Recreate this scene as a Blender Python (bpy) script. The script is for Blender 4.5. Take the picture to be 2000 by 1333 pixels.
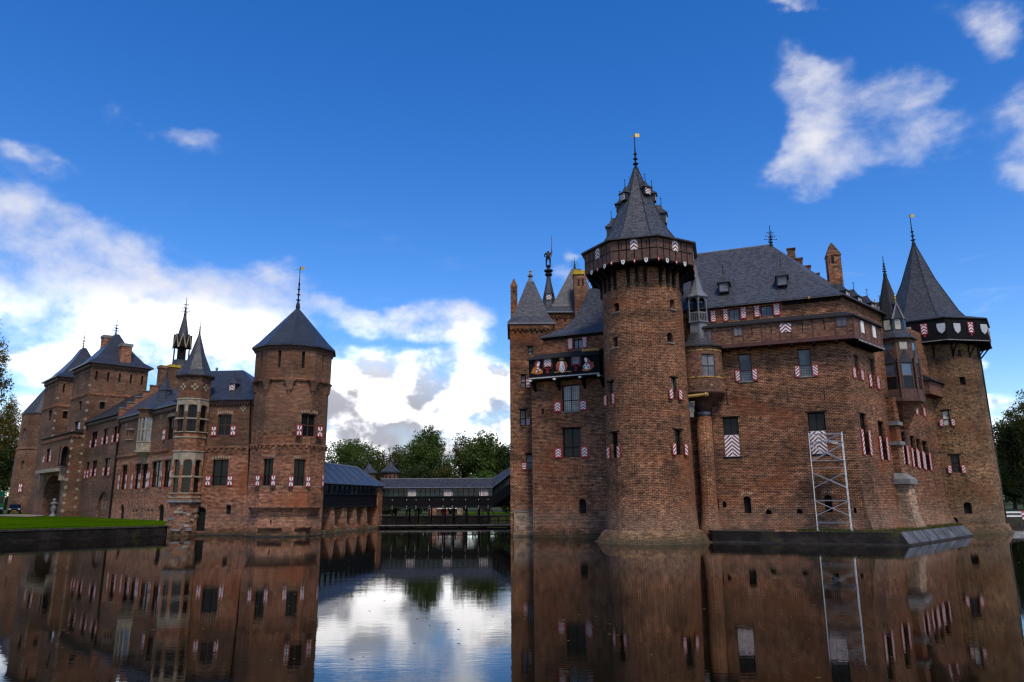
import bpy, math, random
import numpy as np
from mathutils import Vector, Matrix
for o in list(bpy.data.objects): bpy.data.objects.remove(o)
SC = bpy.context.scene
COL = SC.collection
R = math.radians
random.seed(7)
# ---------------------------------------------------------------- camera
FPX, TILT, ROLL, EYE = 1405.0, R(12.5), 0.005, 3.2
CAM = Vector((0, 0, EYE))
CR = Matrix.Rotation(math.pi/2 + TILT, 3, 'X') @ Matrix.Rotation(-ROLL, 3, 'Z')
cd = bpy.data.cameras.new('camera'); cam = bpy.data.objects.new('camera', cd); COL.objects.link(cam)
cam.matrix_world = Matrix.Translation(CAM) @ CR.to_4x4()
cd.sensor_width = 36; cd.sensor_fit = 'HORIZONTAL'; cd.lens = 36*FPX/2000; cd.clip_end = 6000; cd.clip_start = .1
SC.camera = cam
# ---------------------------------------------------------------- light
SUN_EL, SUN_AZ = R(54), R(163)          # azimuth clockwise from +Y: behind the viewer, to the right
SUN_STR, SKY_STR, EXPO = 2.85, 0.10, 0.0
sd = Vector((math.sin(SUN_AZ)*math.cos(SUN_EL), math.cos(SUN_AZ)*math.cos(SUN_EL), math.sin(SUN_EL)))
sl = bpy.data.lights.new('sun', 'SUN'); sl.energy = SUN_STR; sl.angle = R(14); sl.color = (1, .885, .75)
sun = bpy.data.objects.new('sun', sl); COL.objects.link(sun); sun.rotation_euler = sd.to_track_quat('Z', 'Y').to_euler()
sun.location = (0, -20, 60)
SC.view_settings.view_transform = 'Standard'; SC.view_settings.look = 'None'
SC.view_settings.exposure = EXPO; SC.view_settings.gamma = 1; SC.view_settings.use_curve_mapping = False
SC.cycles.use_denoising = True; SC.cycles.filter_width = 1.35
SC.cycles.max_bounces = 6; SC.cycles.diffuse_bounces = 2; SC.cycles.glossy_bounces = 4; SC.cycles.transmission_bounces = 4
SC.cycles.caustics_reflective = False; SC.cycles.caustics_refractive = False

def ray(u, v): return CR @ Vector(((u-1000)/FPX, (666.5-v)/FPX, -1))
def proj(p):
    q = CR.transposed() @ (Vector(p)-CAM); return 1000-FPX*q.x/q.z, 666.5+FPX*q.y/q.z
def gz(u, v, z=0):
    d = ray(u, v); return CAM + d*((z-EYE)/d.z)
def at(u, v, Y):
    d = ray(u, v); return CAM + d*(Y/d.y)
def xof(u, Y, z=3):
    a, b = proj((0, Y, z))[0], proj((1, Y, z))[0]
    lo, hi = -400, 400
    for _ in range(50):
        m = (lo+hi)/2
        if proj((m, Y, z))[0] < u: lo = m
        else: hi = m
    return m
def vz(v, x, y):
    lo, hi = -5, 80
    for _ in range(50):
        m = (lo+hi)/2
        if proj((x, y, m))[1] > v: lo = m
        else: hi = m
    return m

# ---------------------------------------------------------------- sky
W = bpy.data.worlds.new('World'); SC.world = W; W.use_nodes = True
def tree_tools(nt):
    def n(t, **kw):
        nd = nt.nodes.new(t)
        for k, val in kw.items():
            if k.startswith('_'): setattr(nd, k[1:], val)
            else:
                s = nd.inputs[int(k[1:])] if k[0] == 'i' and k[1:].isdigit() else nd.inputs[k.replace('__', ' ')]
                if hasattr(val, 'node'): nt.links.new(val, s)
                else: s.default_value = val
        return nd
    def m(op, a, b=None, c=None, clamp=False):
        nd = nt.nodes.new('ShaderNodeMath'); nd.operation = op; nd.use_clamp = clamp
        for i, x in enumerate((a, b, c)):
            if x is None: continue
            if hasattr(x, 'node'): nt.links.new(x, nd.inputs[i])
            else: nd.inputs[i].default_value = x
        return nd.outputs[0]
    def mix(f, a, b, blend='MIX'):
        nd = nt.nodes.new('ShaderNodeMix'); nd.data_type = 'RGBA'; nd.blend_type = blend
        for i, x in ((0, f), (6, a), (7, b)):
            if hasattr(x, 'node'): nt.links.new(x, nd.inputs[i])
            else: nd.inputs[i].default_value = x if i == 0 else (*x[:3], 1)
        return nd.outputs[2]
    def ramp(x, a, b, lo=0., hi=1., smooth=True):
        nd = n('ShaderNodeMapRange', _interpolation_type='SMOOTHSTEP' if smooth else 'LINEAR')
        nt.links.new(x, nd.inputs[0])
        for i, q in enumerate((a, b, lo, hi)): nd.inputs[i+1].default_value = q
        return nd.outputs[0]
    def noise(vec, scale, detail=3, rough=.5, dist=0., out=0):
        nd = n('ShaderNodeTexNoise'); nd.inputs['Scale'].default_value = scale; nd.inputs['Detail'].default_value = detail
        nd.inputs['Roughness'].default_value = rough; nd.inputs['Distortion'].default_value = dist
        if vec is not None: nt.links.new(vec, nd.inputs['Vector'])
        return nd.outputs[out]
    def vscale(vec, s):
        nd = n('ShaderNodeVectorMath', _operation='MULTIPLY'); nt.links.new(vec, nd.inputs[0]); nd.inputs[1].default_value = s
        return nd.outputs[0]
    return n, m, mix, ramp, noise, vscale
def build_sky():
    nt = W.node_tree; nt.nodes.clear()
    n, m, mix, ramp, noise, vscale = tree_tools(nt)
    tc = n('ShaderNodeTexCoord').outputs['Generated']
    nrm = n('ShaderNodeVectorMath', _operation='NORMALIZE'); nt.links.new(tc, nrm.inputs[0]); D = nrm.outputs[0]
    sep = n('ShaderNodeSeparateXYZ'); nt.links.new(D, sep.inputs[0])
    az = m('ARCTAN2', sep.outputs[0], sep.outputs[1]); el = m('ARCSINE', sep.outputs[2])
    pc = n('ShaderNodeCombineXYZ'); nt.links.new(az, pc.inputs[0]); nt.links.new(el, pc.inputs[1]); P = pc.outputs[0]
    sky = n('ShaderNodeTexSky', _sky_type='NISHITA', _sun_disc=False, _sun_elevation=SUN_EL, _sun_rotation=SUN_AZ,
            _altitude=0., _air_density=1.0, _dust_density=.2, _ozone_density=3.0)
    hs = n('ShaderNodeHueSaturation'); hs.inputs['Saturation'].default_value = 1.37; hs.inputs['Value'].default_value = SKYV
    hs.inputs['Hue'].default_value = .512
    nt.links.new(sky.outputs[0], hs.inputs['Color'])
    # ragged outlines: bend the bearings with noise before the banks are read
    w1 = noise(vscale(D, (1, 1, 1.5)), 4.0, 2, .55, 0, 1); w2 = noise(vscale(D, (1, 1, 1.5)), 15., 3, .6, 0, 1)
    def centred(c, k):
        a = n('ShaderNodeVectorMath', _operation='SUBTRACT'); nt.links.new(c, a.inputs[0]); a.inputs[1].default_value = (.5, .5, .5); return vscale(a.outputs[0], (k, k*.6, 0))
    ad = n('ShaderNodeVectorMath', _operation='ADD'); nt.links.new(P, ad.inputs[0]); nt.links.new(centred(w1, .26), ad.inputs[1])
    ad2 = n('ShaderNodeVectorMath', _operation='ADD'); nt.links.new(ad.outputs[0], ad2.inputs[0]); nt.links.new(centred(w2, .09), ad2.inputs[1]); P = ad2.outputs[0]
    # cloud banks: (u, v, half width, half height, weight) as seen from the viewpoint, turned into bearings
    acc = None
    for (u, v, ru, rv, w) in CLOUDS:
        d = ray(u, v).normalized(); a0, e0 = math.atan2(d.x, d.y), math.asin(d.z)
        d1 = ray(u+ru, v).normalized(); ra = abs(math.atan2(d1.x, d1.y)-a0)+1e-4
        d2 = ray(u, v-rv).normalized(); re = abs(math.asin(d2.z)-e0)+1e-4
        s = n('ShaderNodeVectorMath', _operation='SUBTRACT'); nt.links.new(P, s.inputs[0]); s.inputs[1].default_value = (a0, e0, 0)
        q = vscale(s.outputs[0], (1/ra, 1/re, 0))
        l = n('ShaderNodeVectorMath', _operation='LENGTH'); nt.links.new(q, l.inputs[0])
        b = ramp(l.outputs['Value'], 0, 1.75, w, 0)
        acc = b if acc is None else m('SUBTRACT', m('ADD', acc, b), m('MULTIPLY', acc, b))
    # the rest of the sky carries the same kind of broken cloud
    far = m('MULTIPLY', ramp(noise(D, 1.9, 2), .47, .68, 0, .85), ramp(m('ABSOLUTE', az), .70, .95))
    lowband = m('MULTIPLY', ramp(el, .02, .30, .62, 0), ramp(m('ABSOLUTE', az), .66, .85))
    acc = m('MAXIMUM', acc, m('MAXIMUM', far, lowband))
    st = vscale(D, (1, 1, 1.45))
    n1 = noise(st, 8., 9, .60, .12); n2 = noise(st, 3.2, 4, .5)
    dens = m('ADD', acc, m('MULTIPLY', m('SUBTRACT', n1, .5), 1.9))
    dens = m('ADD', dens, m('MULTIPLY', m('SUBTRACT', n2, .5), .5))
    cov = ramp(dens, .08, 1.05)
    cov = m('MULTIPLY', cov, ramp(acc, .02, .3))
    wisp = m('MULTIPLY', ramp(noise(vscale(D, (2.2, 2.2, 9)), 3.2, 5, .6, .6), .56, .8, 0, .30), ramp(el, .08, .45, 1, .0))
    cov = m('MAXIMUM', cov, wisp)
    # shade: thick, low parts of a cloud are grey, rims and tops white
    off = n('ShaderNodeVectorMath', _operation='ADD'); nt.links.new(st, off.inputs[0]); off.inputs[1].default_value = (-.02, 0, .05)
    n3 = noise(off.outputs[0], 8., 4, .6, .12)
    shade = ramp(m('ADD', m('SUBTRACT', n3, n1), m('MULTIPLY', m('SUBTRACT', acc, .62), .28)), -.03, .16)
    low = ramp(el, .12, .30, 1, .22)
    shade = m('MULTIPLY', shade, low)
    ccol = mix(shade, mix(ramp(el, .185, .275), (22., 21.6, 21.6), (8.6, 8.6, 9.2)), (4.6, 4.7, 5.4))
    col = mix(cov, hs.outputs[0], ccol)
    bg = n('ShaderNodeBackground'); nt.links.new(col, bg.inputs[0]); bg.inputs[1].default_value = SKY_STR
    out = n('ShaderNodeOutputWorld'); nt.links.new(bg.outputs[0], out.inputs[0])
SKYV = 1.88
CLOUDS = [(60, 450, 180, 62, .54), (230, 530, 210, 66, .54), (390, 600, 180, 74, .62), (60, 560, 190, 80, .30), (500, 650, 120, 50, .6), (130, 700, 260, 55, .7),
          (110, 350, 60, 26, .34), (255, 238, 80, 30, .36), (365, 275, 70, 30, .34), (560, 560, 90, 40, .45), (700, 610, 110, 22, .42), (810, 632, 60, 26, .55),
          (720, 735, 150, 50, .95), (860, 770, 190, 60, .95), (960, 740, 100, 60, .9), (680, 800, 140, 70, .95), (780, 870, 300, 50, 1.1), (930, 625, 80, 45, .75), (880, 690, 90, 24, .5), (1100, 530, 60, 26, .45),
          (1585, 165, 90, 62, .60), (1560, 285, 62, 62, .62), (1650, 230, 70, 50, .30), (1745, 205, 70, 46, .52), (1735, 292, 125, 36, .56), (1625, 350, 56, 32, .42), (1575, 105, 36, 30, .35),
          (1970, 50, 80, 65, .66), (1975, 275, 85, 50, .5), (1985, 350, 40, 40, .42), (1935, 720, 50, 12, .6), (1975, 795, 80, 34, .85), (1900, 860, 200, 50, .8), (1580, 10, 60, 10, .45), (1110, 478, 30, 16, .45),
          (300, 860, 400, 60, .9), (1300, 900, 400, 60, .9)]
build_sky(); W.cycles.sampling_method = 'MANUAL'; W.cycles.sample_map_resolution = 256

# ---------------------------------------------------------------- materials
MATS = {}
def new_mat(name):
    mt = bpy.data.materials.new(name); mt.use_nodes = True; nt = mt.node_tree
    for x in list(nt.nodes): nt.nodes.remove(x)
    n = tree_tools(nt)[0]
    b = n('ShaderNodeBsdfPrincipled'); o = n('ShaderNodeOutputMaterial'); nt.links.new(b.outputs[0], o.inputs[0])
    MATS[name] = mt
    return mt, nt, b
def plain(name, col, rough=.6, metal=0., var=.25, vs=3., bump=.0, spec=.3):
    mt, nt, b = new_mat(name); n, m, mix, ramp, noise, vscale = tree_tools(nt)
    oc = n('ShaderNodeTexCoord').outputs['Object']
    f = noise(oc, vs, 5, .6)
    c = mix(ramp(f, .3, .7), tuple(x*(1-var) for x in col), tuple(min(1, x*(1+var)) for x in col))
    nt.links.new(c, b.inputs['Base Color']); b.inputs['Roughness'].default_value = rough; b.inputs['Metallic'].default_value = metal
    b.inputs['Specular IOR Level'].default_value = spec
    if bump:
        bp = n('ShaderNodeBump'); bp.inputs['Strength'].default_value = bump; bp.inputs['Distance'].default_value = .02
        nt.links.new(noise(oc, vs*8, 4), bp.inputs['Height']); nt.links.new(bp.outputs[0], b.inputs['Normal'])
    return mt
def brick(name, c1, c2, mortar, dark, warm, bw=.31, bh=.125, ms=.025, algae=True, wamt=.6, damt=.6, calm=1.):
    mt, nt, b = new_mat(name); n, m, mix, ramp, noise, vscale = tree_tools(nt)
    tcn = n('ShaderNodeTexCoord'); uv = tcn.outputs['UV']; geo = n('ShaderNodeNewGeometry').outputs['Position']
    br = n('ShaderNodeTexBrick'); nt.links.new(uv, br.inputs['Vector'])
    br.inputs['Scale'].default_value = 1; br.inputs['Brick Width'].default_value = bw; br.inputs['Row Height'].default_value = bh
    br.inputs['Mortar Size'].default_value = ms; br.inputs['Mortar Smooth'].default_value = .2
    br.inputs['Color1'].default_value = (*c1, 1); br.inputs['Color2'].default_value = (*c2, 1); br.inputs['Mortar'].default_value = (*mortar, 1)
    col = br.outputs['Color']
    per = noise(vscale(uv, (1/bw, 1/bh, 1)), 1.1, 1, .5)                     # odd single bricks, burnt or pale
    col = mix(ramp(per, .58, .72, 0, .75), col, dark)
    col = mix(ramp(per, .30, .40, .55, 0), col, warm)
    cell = noise(vscale(uv, (1/bw, 1/bh, 1)), .55, 2, .6); mott = noise(vscale(geo, (1, 1, 1.5)), 2.3, 5, .68, .5); wide = noise(geo, .17, 4, .6, .5)
    def shade(c, x, a, b, lo, hi):
        g = ramp(x, a, b, lo, hi, False); cc = n('ShaderNodeCombineColor')
        for i in range(3): nt.links.new(g, cc.inputs[i])
        return mix(1., c, cc.outputs[0], 'MULTIPLY')
    col = shade(col, cell, .28, .72, 1-.70*calm, 1+.95*calm); col = shade(col, mott, .30, .70, 1-.5*calm, 1+.55*calm); col = shade(col, wide, .32, .68, .62, 1.36)
    band = noise(vscale(geo, (.07, .07, .8)), 1., 4, .65, .3); col = shade(col, band, .34, .66, .70, 1.30)
    col = mix(ramp(band, .52, .66, 0, .30), col, warm)
    big = noise(geo, .32, 5, .62, .4)
    col = mix(ramp(big, .50, .72, 0, damt), col, dark)
    big2 = noise(vscale(geo, (1, 1, 1.6)), .21, 4, .6, .3)
    col = mix(ramp(big2, .52, .70, 0, wamt), col, warm)
    streak = noise(vscale(geo, (1.6, 1.6, .10)), 1.2, 5, .65)                # rain streaks
    col = mix(ramp(streak, .56, .78, 0, .45), col, tuple(x*.45 for x in dark))
    pale = noise(geo, .9, 4, .7)
    col = mix(ramp(pale, .66, .80, 0, .35), col, tuple(min(1, x*1.25) for x in mortar))
    if algae:
        sp = n('ShaderNodeSeparateXYZ'); nt.links.new(geo, sp.inputs[0])
        lv = m('ADD', sp.outputs[2], m('MULTIPLY', m('SUBTRACT', noise(geo, 1.1, 4), .5), 1.6))
        col = mix(ramp(lv, .0, .9, .75, 0), col, (.035, .034, .016))
        col = mix(m('MULTIPLY', ramp(lv, .5, 1.2, 0, 1), ramp(lv, 1.3, 3.4, .17, 0)), col, (.30, .24, .18))
    nt.links.new(col, b.inputs['Base Color']); b.inputs['Roughness'].default_value = .85; b.inputs['Specular IOR Level'].default_value = .25
    bp = n('ShaderNodeBump'); bp.inputs['Strength'].default_value = .7; bp.inputs['Distance'].default_value = .02
    h = m('ADD', m('MULTIPLY', br.outputs['Fac'], -1.), m('MULTIPLY', noise(geo, 7, 4), .9))
    nt.links.new(h, bp.inputs['Height']); nt.links.new(bp.outputs[0], b.inputs['Normal'])
    return mt
def slate(name, c1, c2, bw=.27, bh=.17, rough=.46, ms=.022):
    mt, nt, b = new_mat(name); n, m, mix, ramp, noise, vscale = tree_tools(nt)
    tcn = n('ShaderNodeTexCoord'); uv = tcn.outputs['UV']; geo = n('ShaderNodeNewGeometry').outputs['Position']
    br = n('ShaderNodeTexBrick'); nt.links.new(uv, br.inputs['Vector'])
    br.inputs['Scale'].default_value = 1; br.inputs['Brick Width'].default_value = bw; br.inputs['Row Height'].default_value = bh
    br.inputs['Mortar Size'].default_value = ms; br.inputs['Mortar Smooth'].default_value = .6
    br.inputs['Color1'].default_value = (*c1, 1); br.inputs['Color2'].default_value = (*c2, 1); br.inputs['Mortar'].default_value = (*[x*.25 for x in c1], 1)
    col = br.outputs['Color']
    col = mix(ramp(noise(geo, .8, 5, .65), .5, .75, 0, .5), col, tuple(x*.55 for x in c1))
    col = mix(ramp(noise(vscale(geo, (1, 1, .2)), 1.4, 5, .7), .6, .8, 0, .35), col, (.10, .105, .09))
    nt.links.new(col, b.inputs['Base Color']); b.inputs['Specular IOR Level'].default_value = .32
    rg = m('ADD', rough, m('MULTIPLY', m('SUBTRACT', noise(geo, 2.5, 4), .5), .35)); nt.links.new(rg, b.inputs['Roughness'])
    bp = n('ShaderNodeBump'); bp.inputs['Strength'].default_value = .8; bp.inputs['Distance'].default_value = .03
    nt.links.new(m('ADD', m('MULTIPLY', br.outputs['Fac'], -1.), m('MULTIPLY', noise(geo, 5, 3), .6)), bp.inputs['Height'])
    nt.links.new(bp.outputs[0], b.inputs['Normal'])
    return mt
def glass(name, col, lead=None, rough=.06, spec=.5):
    mt, nt, b = new_mat(name); n, m, mix, ramp, noise, vscale = tree_tools(nt)
    uv = n('ShaderNodeTexCoord').outputs['UV']; geo = n('ShaderNodeNewGeometry').outputs['Position']
    c = mix(ramp(noise(geo, .7, 2), .35, .65), tuple(x*.6 for x in col), tuple(x*1.4 for x in col))
    if lead:
        br = n('ShaderNodeTexBrick'); br.offset = 0; nt.links.new(uv, br.inputs['Vector'])
        br.inputs['Scale'].default_value = 1; br.inputs['Brick Width'].default_value = lead; br.inputs['Row Height'].default_value = lead
        br.inputs['Mortar Size'].default_value = .013; br.inputs['Mortar Smooth'].default_value = 0
        c = mix(br.outputs['Fac'], c, (.012, .012, .012))
        nt.links.new(m('ADD', m('MULTIPLY', br.outputs['Fac'], .6), rough), b.inputs['Roughness'])
    else: b.inputs['Roughness'].default_value = rough
    nt.links.new(c, b.inputs['Base Color']); b.inputs['Specular IOR Level'].default_value = spec
    bp = n('ShaderNodeBump'); bp.inputs['Strength'].default_value = .12; bp.inputs['Distance'].default_value = .02
    nt.links.new(noise(geo, 1.3, 2), bp.inputs['Height']); nt.links.new(bp.outputs[0], b.inputs['Normal'])
    return mt
def leaf(name, a, bcol, c):
    mt, nt, b = new_mat(name); n, m, mix, ramp, noise, vscale = tree_tools(nt)
    gi = n('ShaderNodeNewGeometry'); oc = n('ShaderNodeTexCoord').outputs['Object']
    col = mix(ramp(noise(oc, .45, 3), .35, .65), a, bcol)
    col = mix(ramp(gi.outputs['Random Per Island'], .6, 1, 0, .8), col, c)
    nt.links.new(col, b.inputs['Base Color']); b.inputs['Roughness'].default_value = .55; b.inputs['Specular IOR Level'].default_value = .3
    tr = n('ShaderNodeBsdfTranslucent'); nt.links.new(col, tr.inputs[0])
    mx = n('ShaderNodeMixShader'); mx.inputs[0].default_value = .4
    nt.links.new(b.outputs[0], mx.inputs[1]); nt.links.new(tr.outputs[0], mx.inputs[2])
    nt.links.new(mx.outputs[0], [x for x in nt.nodes if x.type == 'OUTPUT_MATERIAL'][0].inputs[0])
    return mt
brick('brick_main', (0.098, 0.029, 0.011), (0.050, 0.016, 0.008), (0.260, 0.143, 0.079), (0.021, 0.011, 0.006), (0.174, 0.044, 0.010))
brick('brick_round', (0.104, 0.032, 0.011), (0.053, 0.017, 0.009), (0.270, 0.146, 0.077), (0.023, 0.011, 0.006), (0.192, 0.049, 0.011))
brick('brick_east', (0.091, 0.042, 0.016), (0.055, 0.025, 0.010), (0.252, 0.155, 0.079), (0.030, 0.016, 0.009), (0.131, 0.049, 0.016))
brick('brick_red', (0.188, 0.049, 0.020), (0.127, 0.037, 0.017), (0.301, 0.175, 0.104), (0.070, 0.027, 0.015), (0.263, 0.072, 0.023), damt=.35)
brick('brick_brown', (0.112, 0.049, 0.027), (0.082, 0.036, 0.021), (0.185, 0.111, 0.065), (0.050, 0.024, 0.014), (0.140, 0.050, 0.023), algae=False, calm=.6)
brick('brick_panel', (0.120, 0.052, 0.030), (0.085, 0.037, 0.022), (0.200, 0.121, 0.076), (0.055, 0.028, 0.018), (0.150, 0.060, 0.032), bw=.24, bh=.08, ms=.012, algae=False)
brick('brick_pale', (0.190, 0.116, 0.072), (0.130, 0.079, 0.050), (0.380, 0.279, 0.184), (0.075, 0.047, 0.030), (0.240, 0.112, 0.060))
slate('slate', (.040, .042, .048), (.098, .100, .108))
slate('slate_fine', (.032, .035, .041), (.076, .079, .087), bw=.24, bh=.15)
slate('slate_blue', (.027, .033, .045), (.052, .058, .074), bw=.28, bh=.18, rough=.34)
slate('slate_dark', (.016, .016, .018), (.024, .023, .025), bw=.26, bh=.16, rough=.7)
plain('lead', (.15, .155, .17), .42, .0, .2, 2.0, .2)
plain('lead_dark', (.028, .030, .036), .5, 0, .2, 2, .2)
plain('timber_dark', (.011, .009, .008), .85, 0, .35, 3, .3, .1)
plain('timber_brown', (.088, .044, .029), .7, 0, .3, 3, .3)
plain('timber_red', (.085, .030, .024), .6, 0, .25, 3, .2)
plain('boards_black', (.008, .008, .009), .85, 0, .3, 2.5, .3, .1)
plain('green_paint', (.013, .020, .018), .7, 0, .2, 2, 0, .15)
plain('white_paint', (.74, .71, .67), .55, 0, .10, 5, .1)
plain('grey_paint', (.42, .43, .43), .55, 0, .1, 5)
plain('red_paint', (.33, .020, .026), .5, 0, .15, 4)
plain('maroon', (.16, .016, .020), .5, 0, .2, 4)
plain('black_paint', (.02, .012, .013), .5, 0, .2, 4)
plain('orange_paint', (.42, .13, .02), .6, 0, .45, 6)
plain('gold', (.62, .40, .09), .35, .8, .2, 5)
plain('yellow_stone', (.36, .22, .06), .8, 0, .35, 2, .3)
plain('stone', (.27, .225, .16), .85, 0, .3, 2.5, .3)
plain('stone_grey', (.17, .165, .155), .85, 0, .3, 2.5, .3)
plain('stone_dark', (.030, .026, .022), .9, 0, .5, 1.4, .4)
plain('slab_stone', (.075, .078, .085), .75, 0, .45, 1.2, .4)
plain('lichen', (.40, .27, .02), .9, 0, .4, 5, .3)
plain('iron', (.018, .018, .02), .5, .6, .2, 5)
plain('verdigris', (.06, .085, .075), .6, .3, .3, 4)
plain('aluminium', (.62, .63, .64), .33, .9, .12, 4)
plain('plank_deck', (.20, .19, .18), .7, .2, .3, 4)
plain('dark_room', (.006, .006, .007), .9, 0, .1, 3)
plain('bark', (.05, .038, .028), .9, 0, .4, 3, .6)
plain('asphalt', (.06, .06, .062), .9, 0, .25, 3, .2)
plain('gravel', (.20, .17, .13), .95, 0, .35, 3, .4)
plain('green_body', (.012, .16, .045), .3, .1, .08, 2)
plain('car_body', (.020, .030, .045), .22, .3, .08, 2)
plain('rubber', (.018, .018, .018), .8, 0, .2, 6)
plain('chrome', (.6, .6, .62), .2, .9, .05, 5)
plain('plate_yellow', (.60, .42, .02), .5, 0, .05, 5)
plain('bank_soil', (.045, .038, .026), .95, 0, .5, 1.2, .6)
glass('glass', (.008, .008, .009), None, .1, .22); glass('glass_sky', (.045, .062, .09), None, .04, .9)
glass('glass_lead', (.16, .165, .16), .20, .12); glass('glass_lead_dark', (.007, .007, .007), .22, .15, .15)
glass('glass_grey_sheen', (.13, .135, .145), None, .35, .3)  # grey sky reflection of the upper windows put into the pane colour
glass('glass_cream', (.38, .36, .28), None, .3, .4); glass('glass_teal', (.016, .026, .030), None, .15, .3)
leaf('leaf_green', (.040, .082, .012), (.085, .140, .020), (.150, .185, .030))
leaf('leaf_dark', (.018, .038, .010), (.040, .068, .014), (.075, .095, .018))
leaf('leaf_autumn', (.085, .085, .012), (.17, .12, .012), (.25, .15, .016))
leaf('leaf_olive', (.045, .062, .010), (.085, .090, .014), (.14, .110, .016))
leaf('leaf_bright', (.05, .10, .012), (.08, .14, .018), (.12, .18, .03))
def lawn_mat():
    mt, nt, b = new_mat('lawn'); n, m, mix, ramp, noise, vscale = tree_tools(nt)
    g = n('ShaderNodeNewGeometry').outputs['Position']
    c = mix(ramp(noise(g, .18, 4), .35, .65), (.032, .075, .001), (.055, .105, .002)); c = mix(ramp(noise(g, 6, 4), .4, .7), c, (.022, .052, .001))
    nt.links.new(c, b.inputs['Base Color']); b.inputs['Roughness'].default_value = 1; b.inputs['Specular IOR Level'].default_value = 0
    bp = n('ShaderNodeBump'); bp.inputs['Strength'].default_value = .8; bp.inputs['Distance'].default_value = .05
    nt.links.new(noise(g, 14, 3), bp.inputs['Height']); nt.links.new(bp.outputs[0], b.inputs['Normal'])
lawn_mat()
def ground_mat():
    mt, nt, b = new_mat('ground'); n, m, mix, ramp, noise, vscale = tree_tools(nt)
    g = n('ShaderNodeNewGeometry').outputs['Position']
    c = mix(ramp(noise(g, .05, 5), .35, .65), (.030, .045, .012), (.055, .075, .018)); c = mix(ramp(noise(g, 2, 4), .45, .7), c, (.045, .036, .02))
    nt.links.new(c, b.inputs['Base Color']); b.inputs['Roughness'].default_value = .95; b.inputs['Specular IOR Level'].default_value = .1
ground_mat()
def quay_mat():
    mt, nt, b = new_mat('quay'); n, m, mix, ramp, noise, vscale = tree_tools(nt)
    g = n('ShaderNodeNewGeometry').outputs['Position']
    c = mix(ramp(noise(g, .9, 6, .7), .4, .7), (.009, .008, .0075), (.026, .021, .018))
    c = mix(ramp(noise(vscale(g, (1, 1, 2.2)), 1.3, 6, .72), .64, .74, 0, .40), c, (.22, .20, .17))
    c = mix(ramp(noise(g, .5, 4), .55, .72, 0, .6), c, (.040, .044, .012))
    nt.links.new(c, b.inputs['Base Color']); b.inputs['Roughness'].default_value = .9; b.inputs['Specular IOR Level'].default_value = .1
    bp = n('ShaderNodeBump'); bp.inputs['Strength'].default_value = .6; bp.inputs['Distance'].default_value = .04
    nt.links.new(noise(g, 5, 5), bp.inputs['Height']); nt.links.new(bp.outputs[0], b.inputs['Normal'])
quay_mat()
def water_mat():
    mt, nt, b = new_mat('water'); n, m, mix, ramp, noise, vscale = tree_tools(nt)
    g = n('ShaderNodeNewGeometry').outputs['Position']
    b.inputs['Base Color'].default_value = (.0045, .0038, .0016, 1); b.inputs['Roughness'].default_value = .015
    b.inputs['IOR'].default_value = 1.31; b.inputs['Specular IOR Level'].default_value = .5
    h = m('ADD', m('MULTIPLY', noise(vscale(g, (.35, .9, 1)), 1.0, 3, .5), .55), m('MULTIPLY', noise(vscale(g, (1.0, 3.0, 1)), 2.4, 3, .5), .20))
    calm = ramp(noise(vscale(g, (.05, .12, 1)), 1., 2), .35, .65, .35, 1)
    bp = n('ShaderNodeBump'); bp.inputs['Distance'].default_value = .030
    nt.links.new(calm, bp.inputs['Strength']); bp.inputs['Distance'].default_value = .0075; nt.links.new(h, bp.inputs['Height']); nt.links.new(bp.outputs[0], b.inputs['Normal'])
water_mat()

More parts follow.
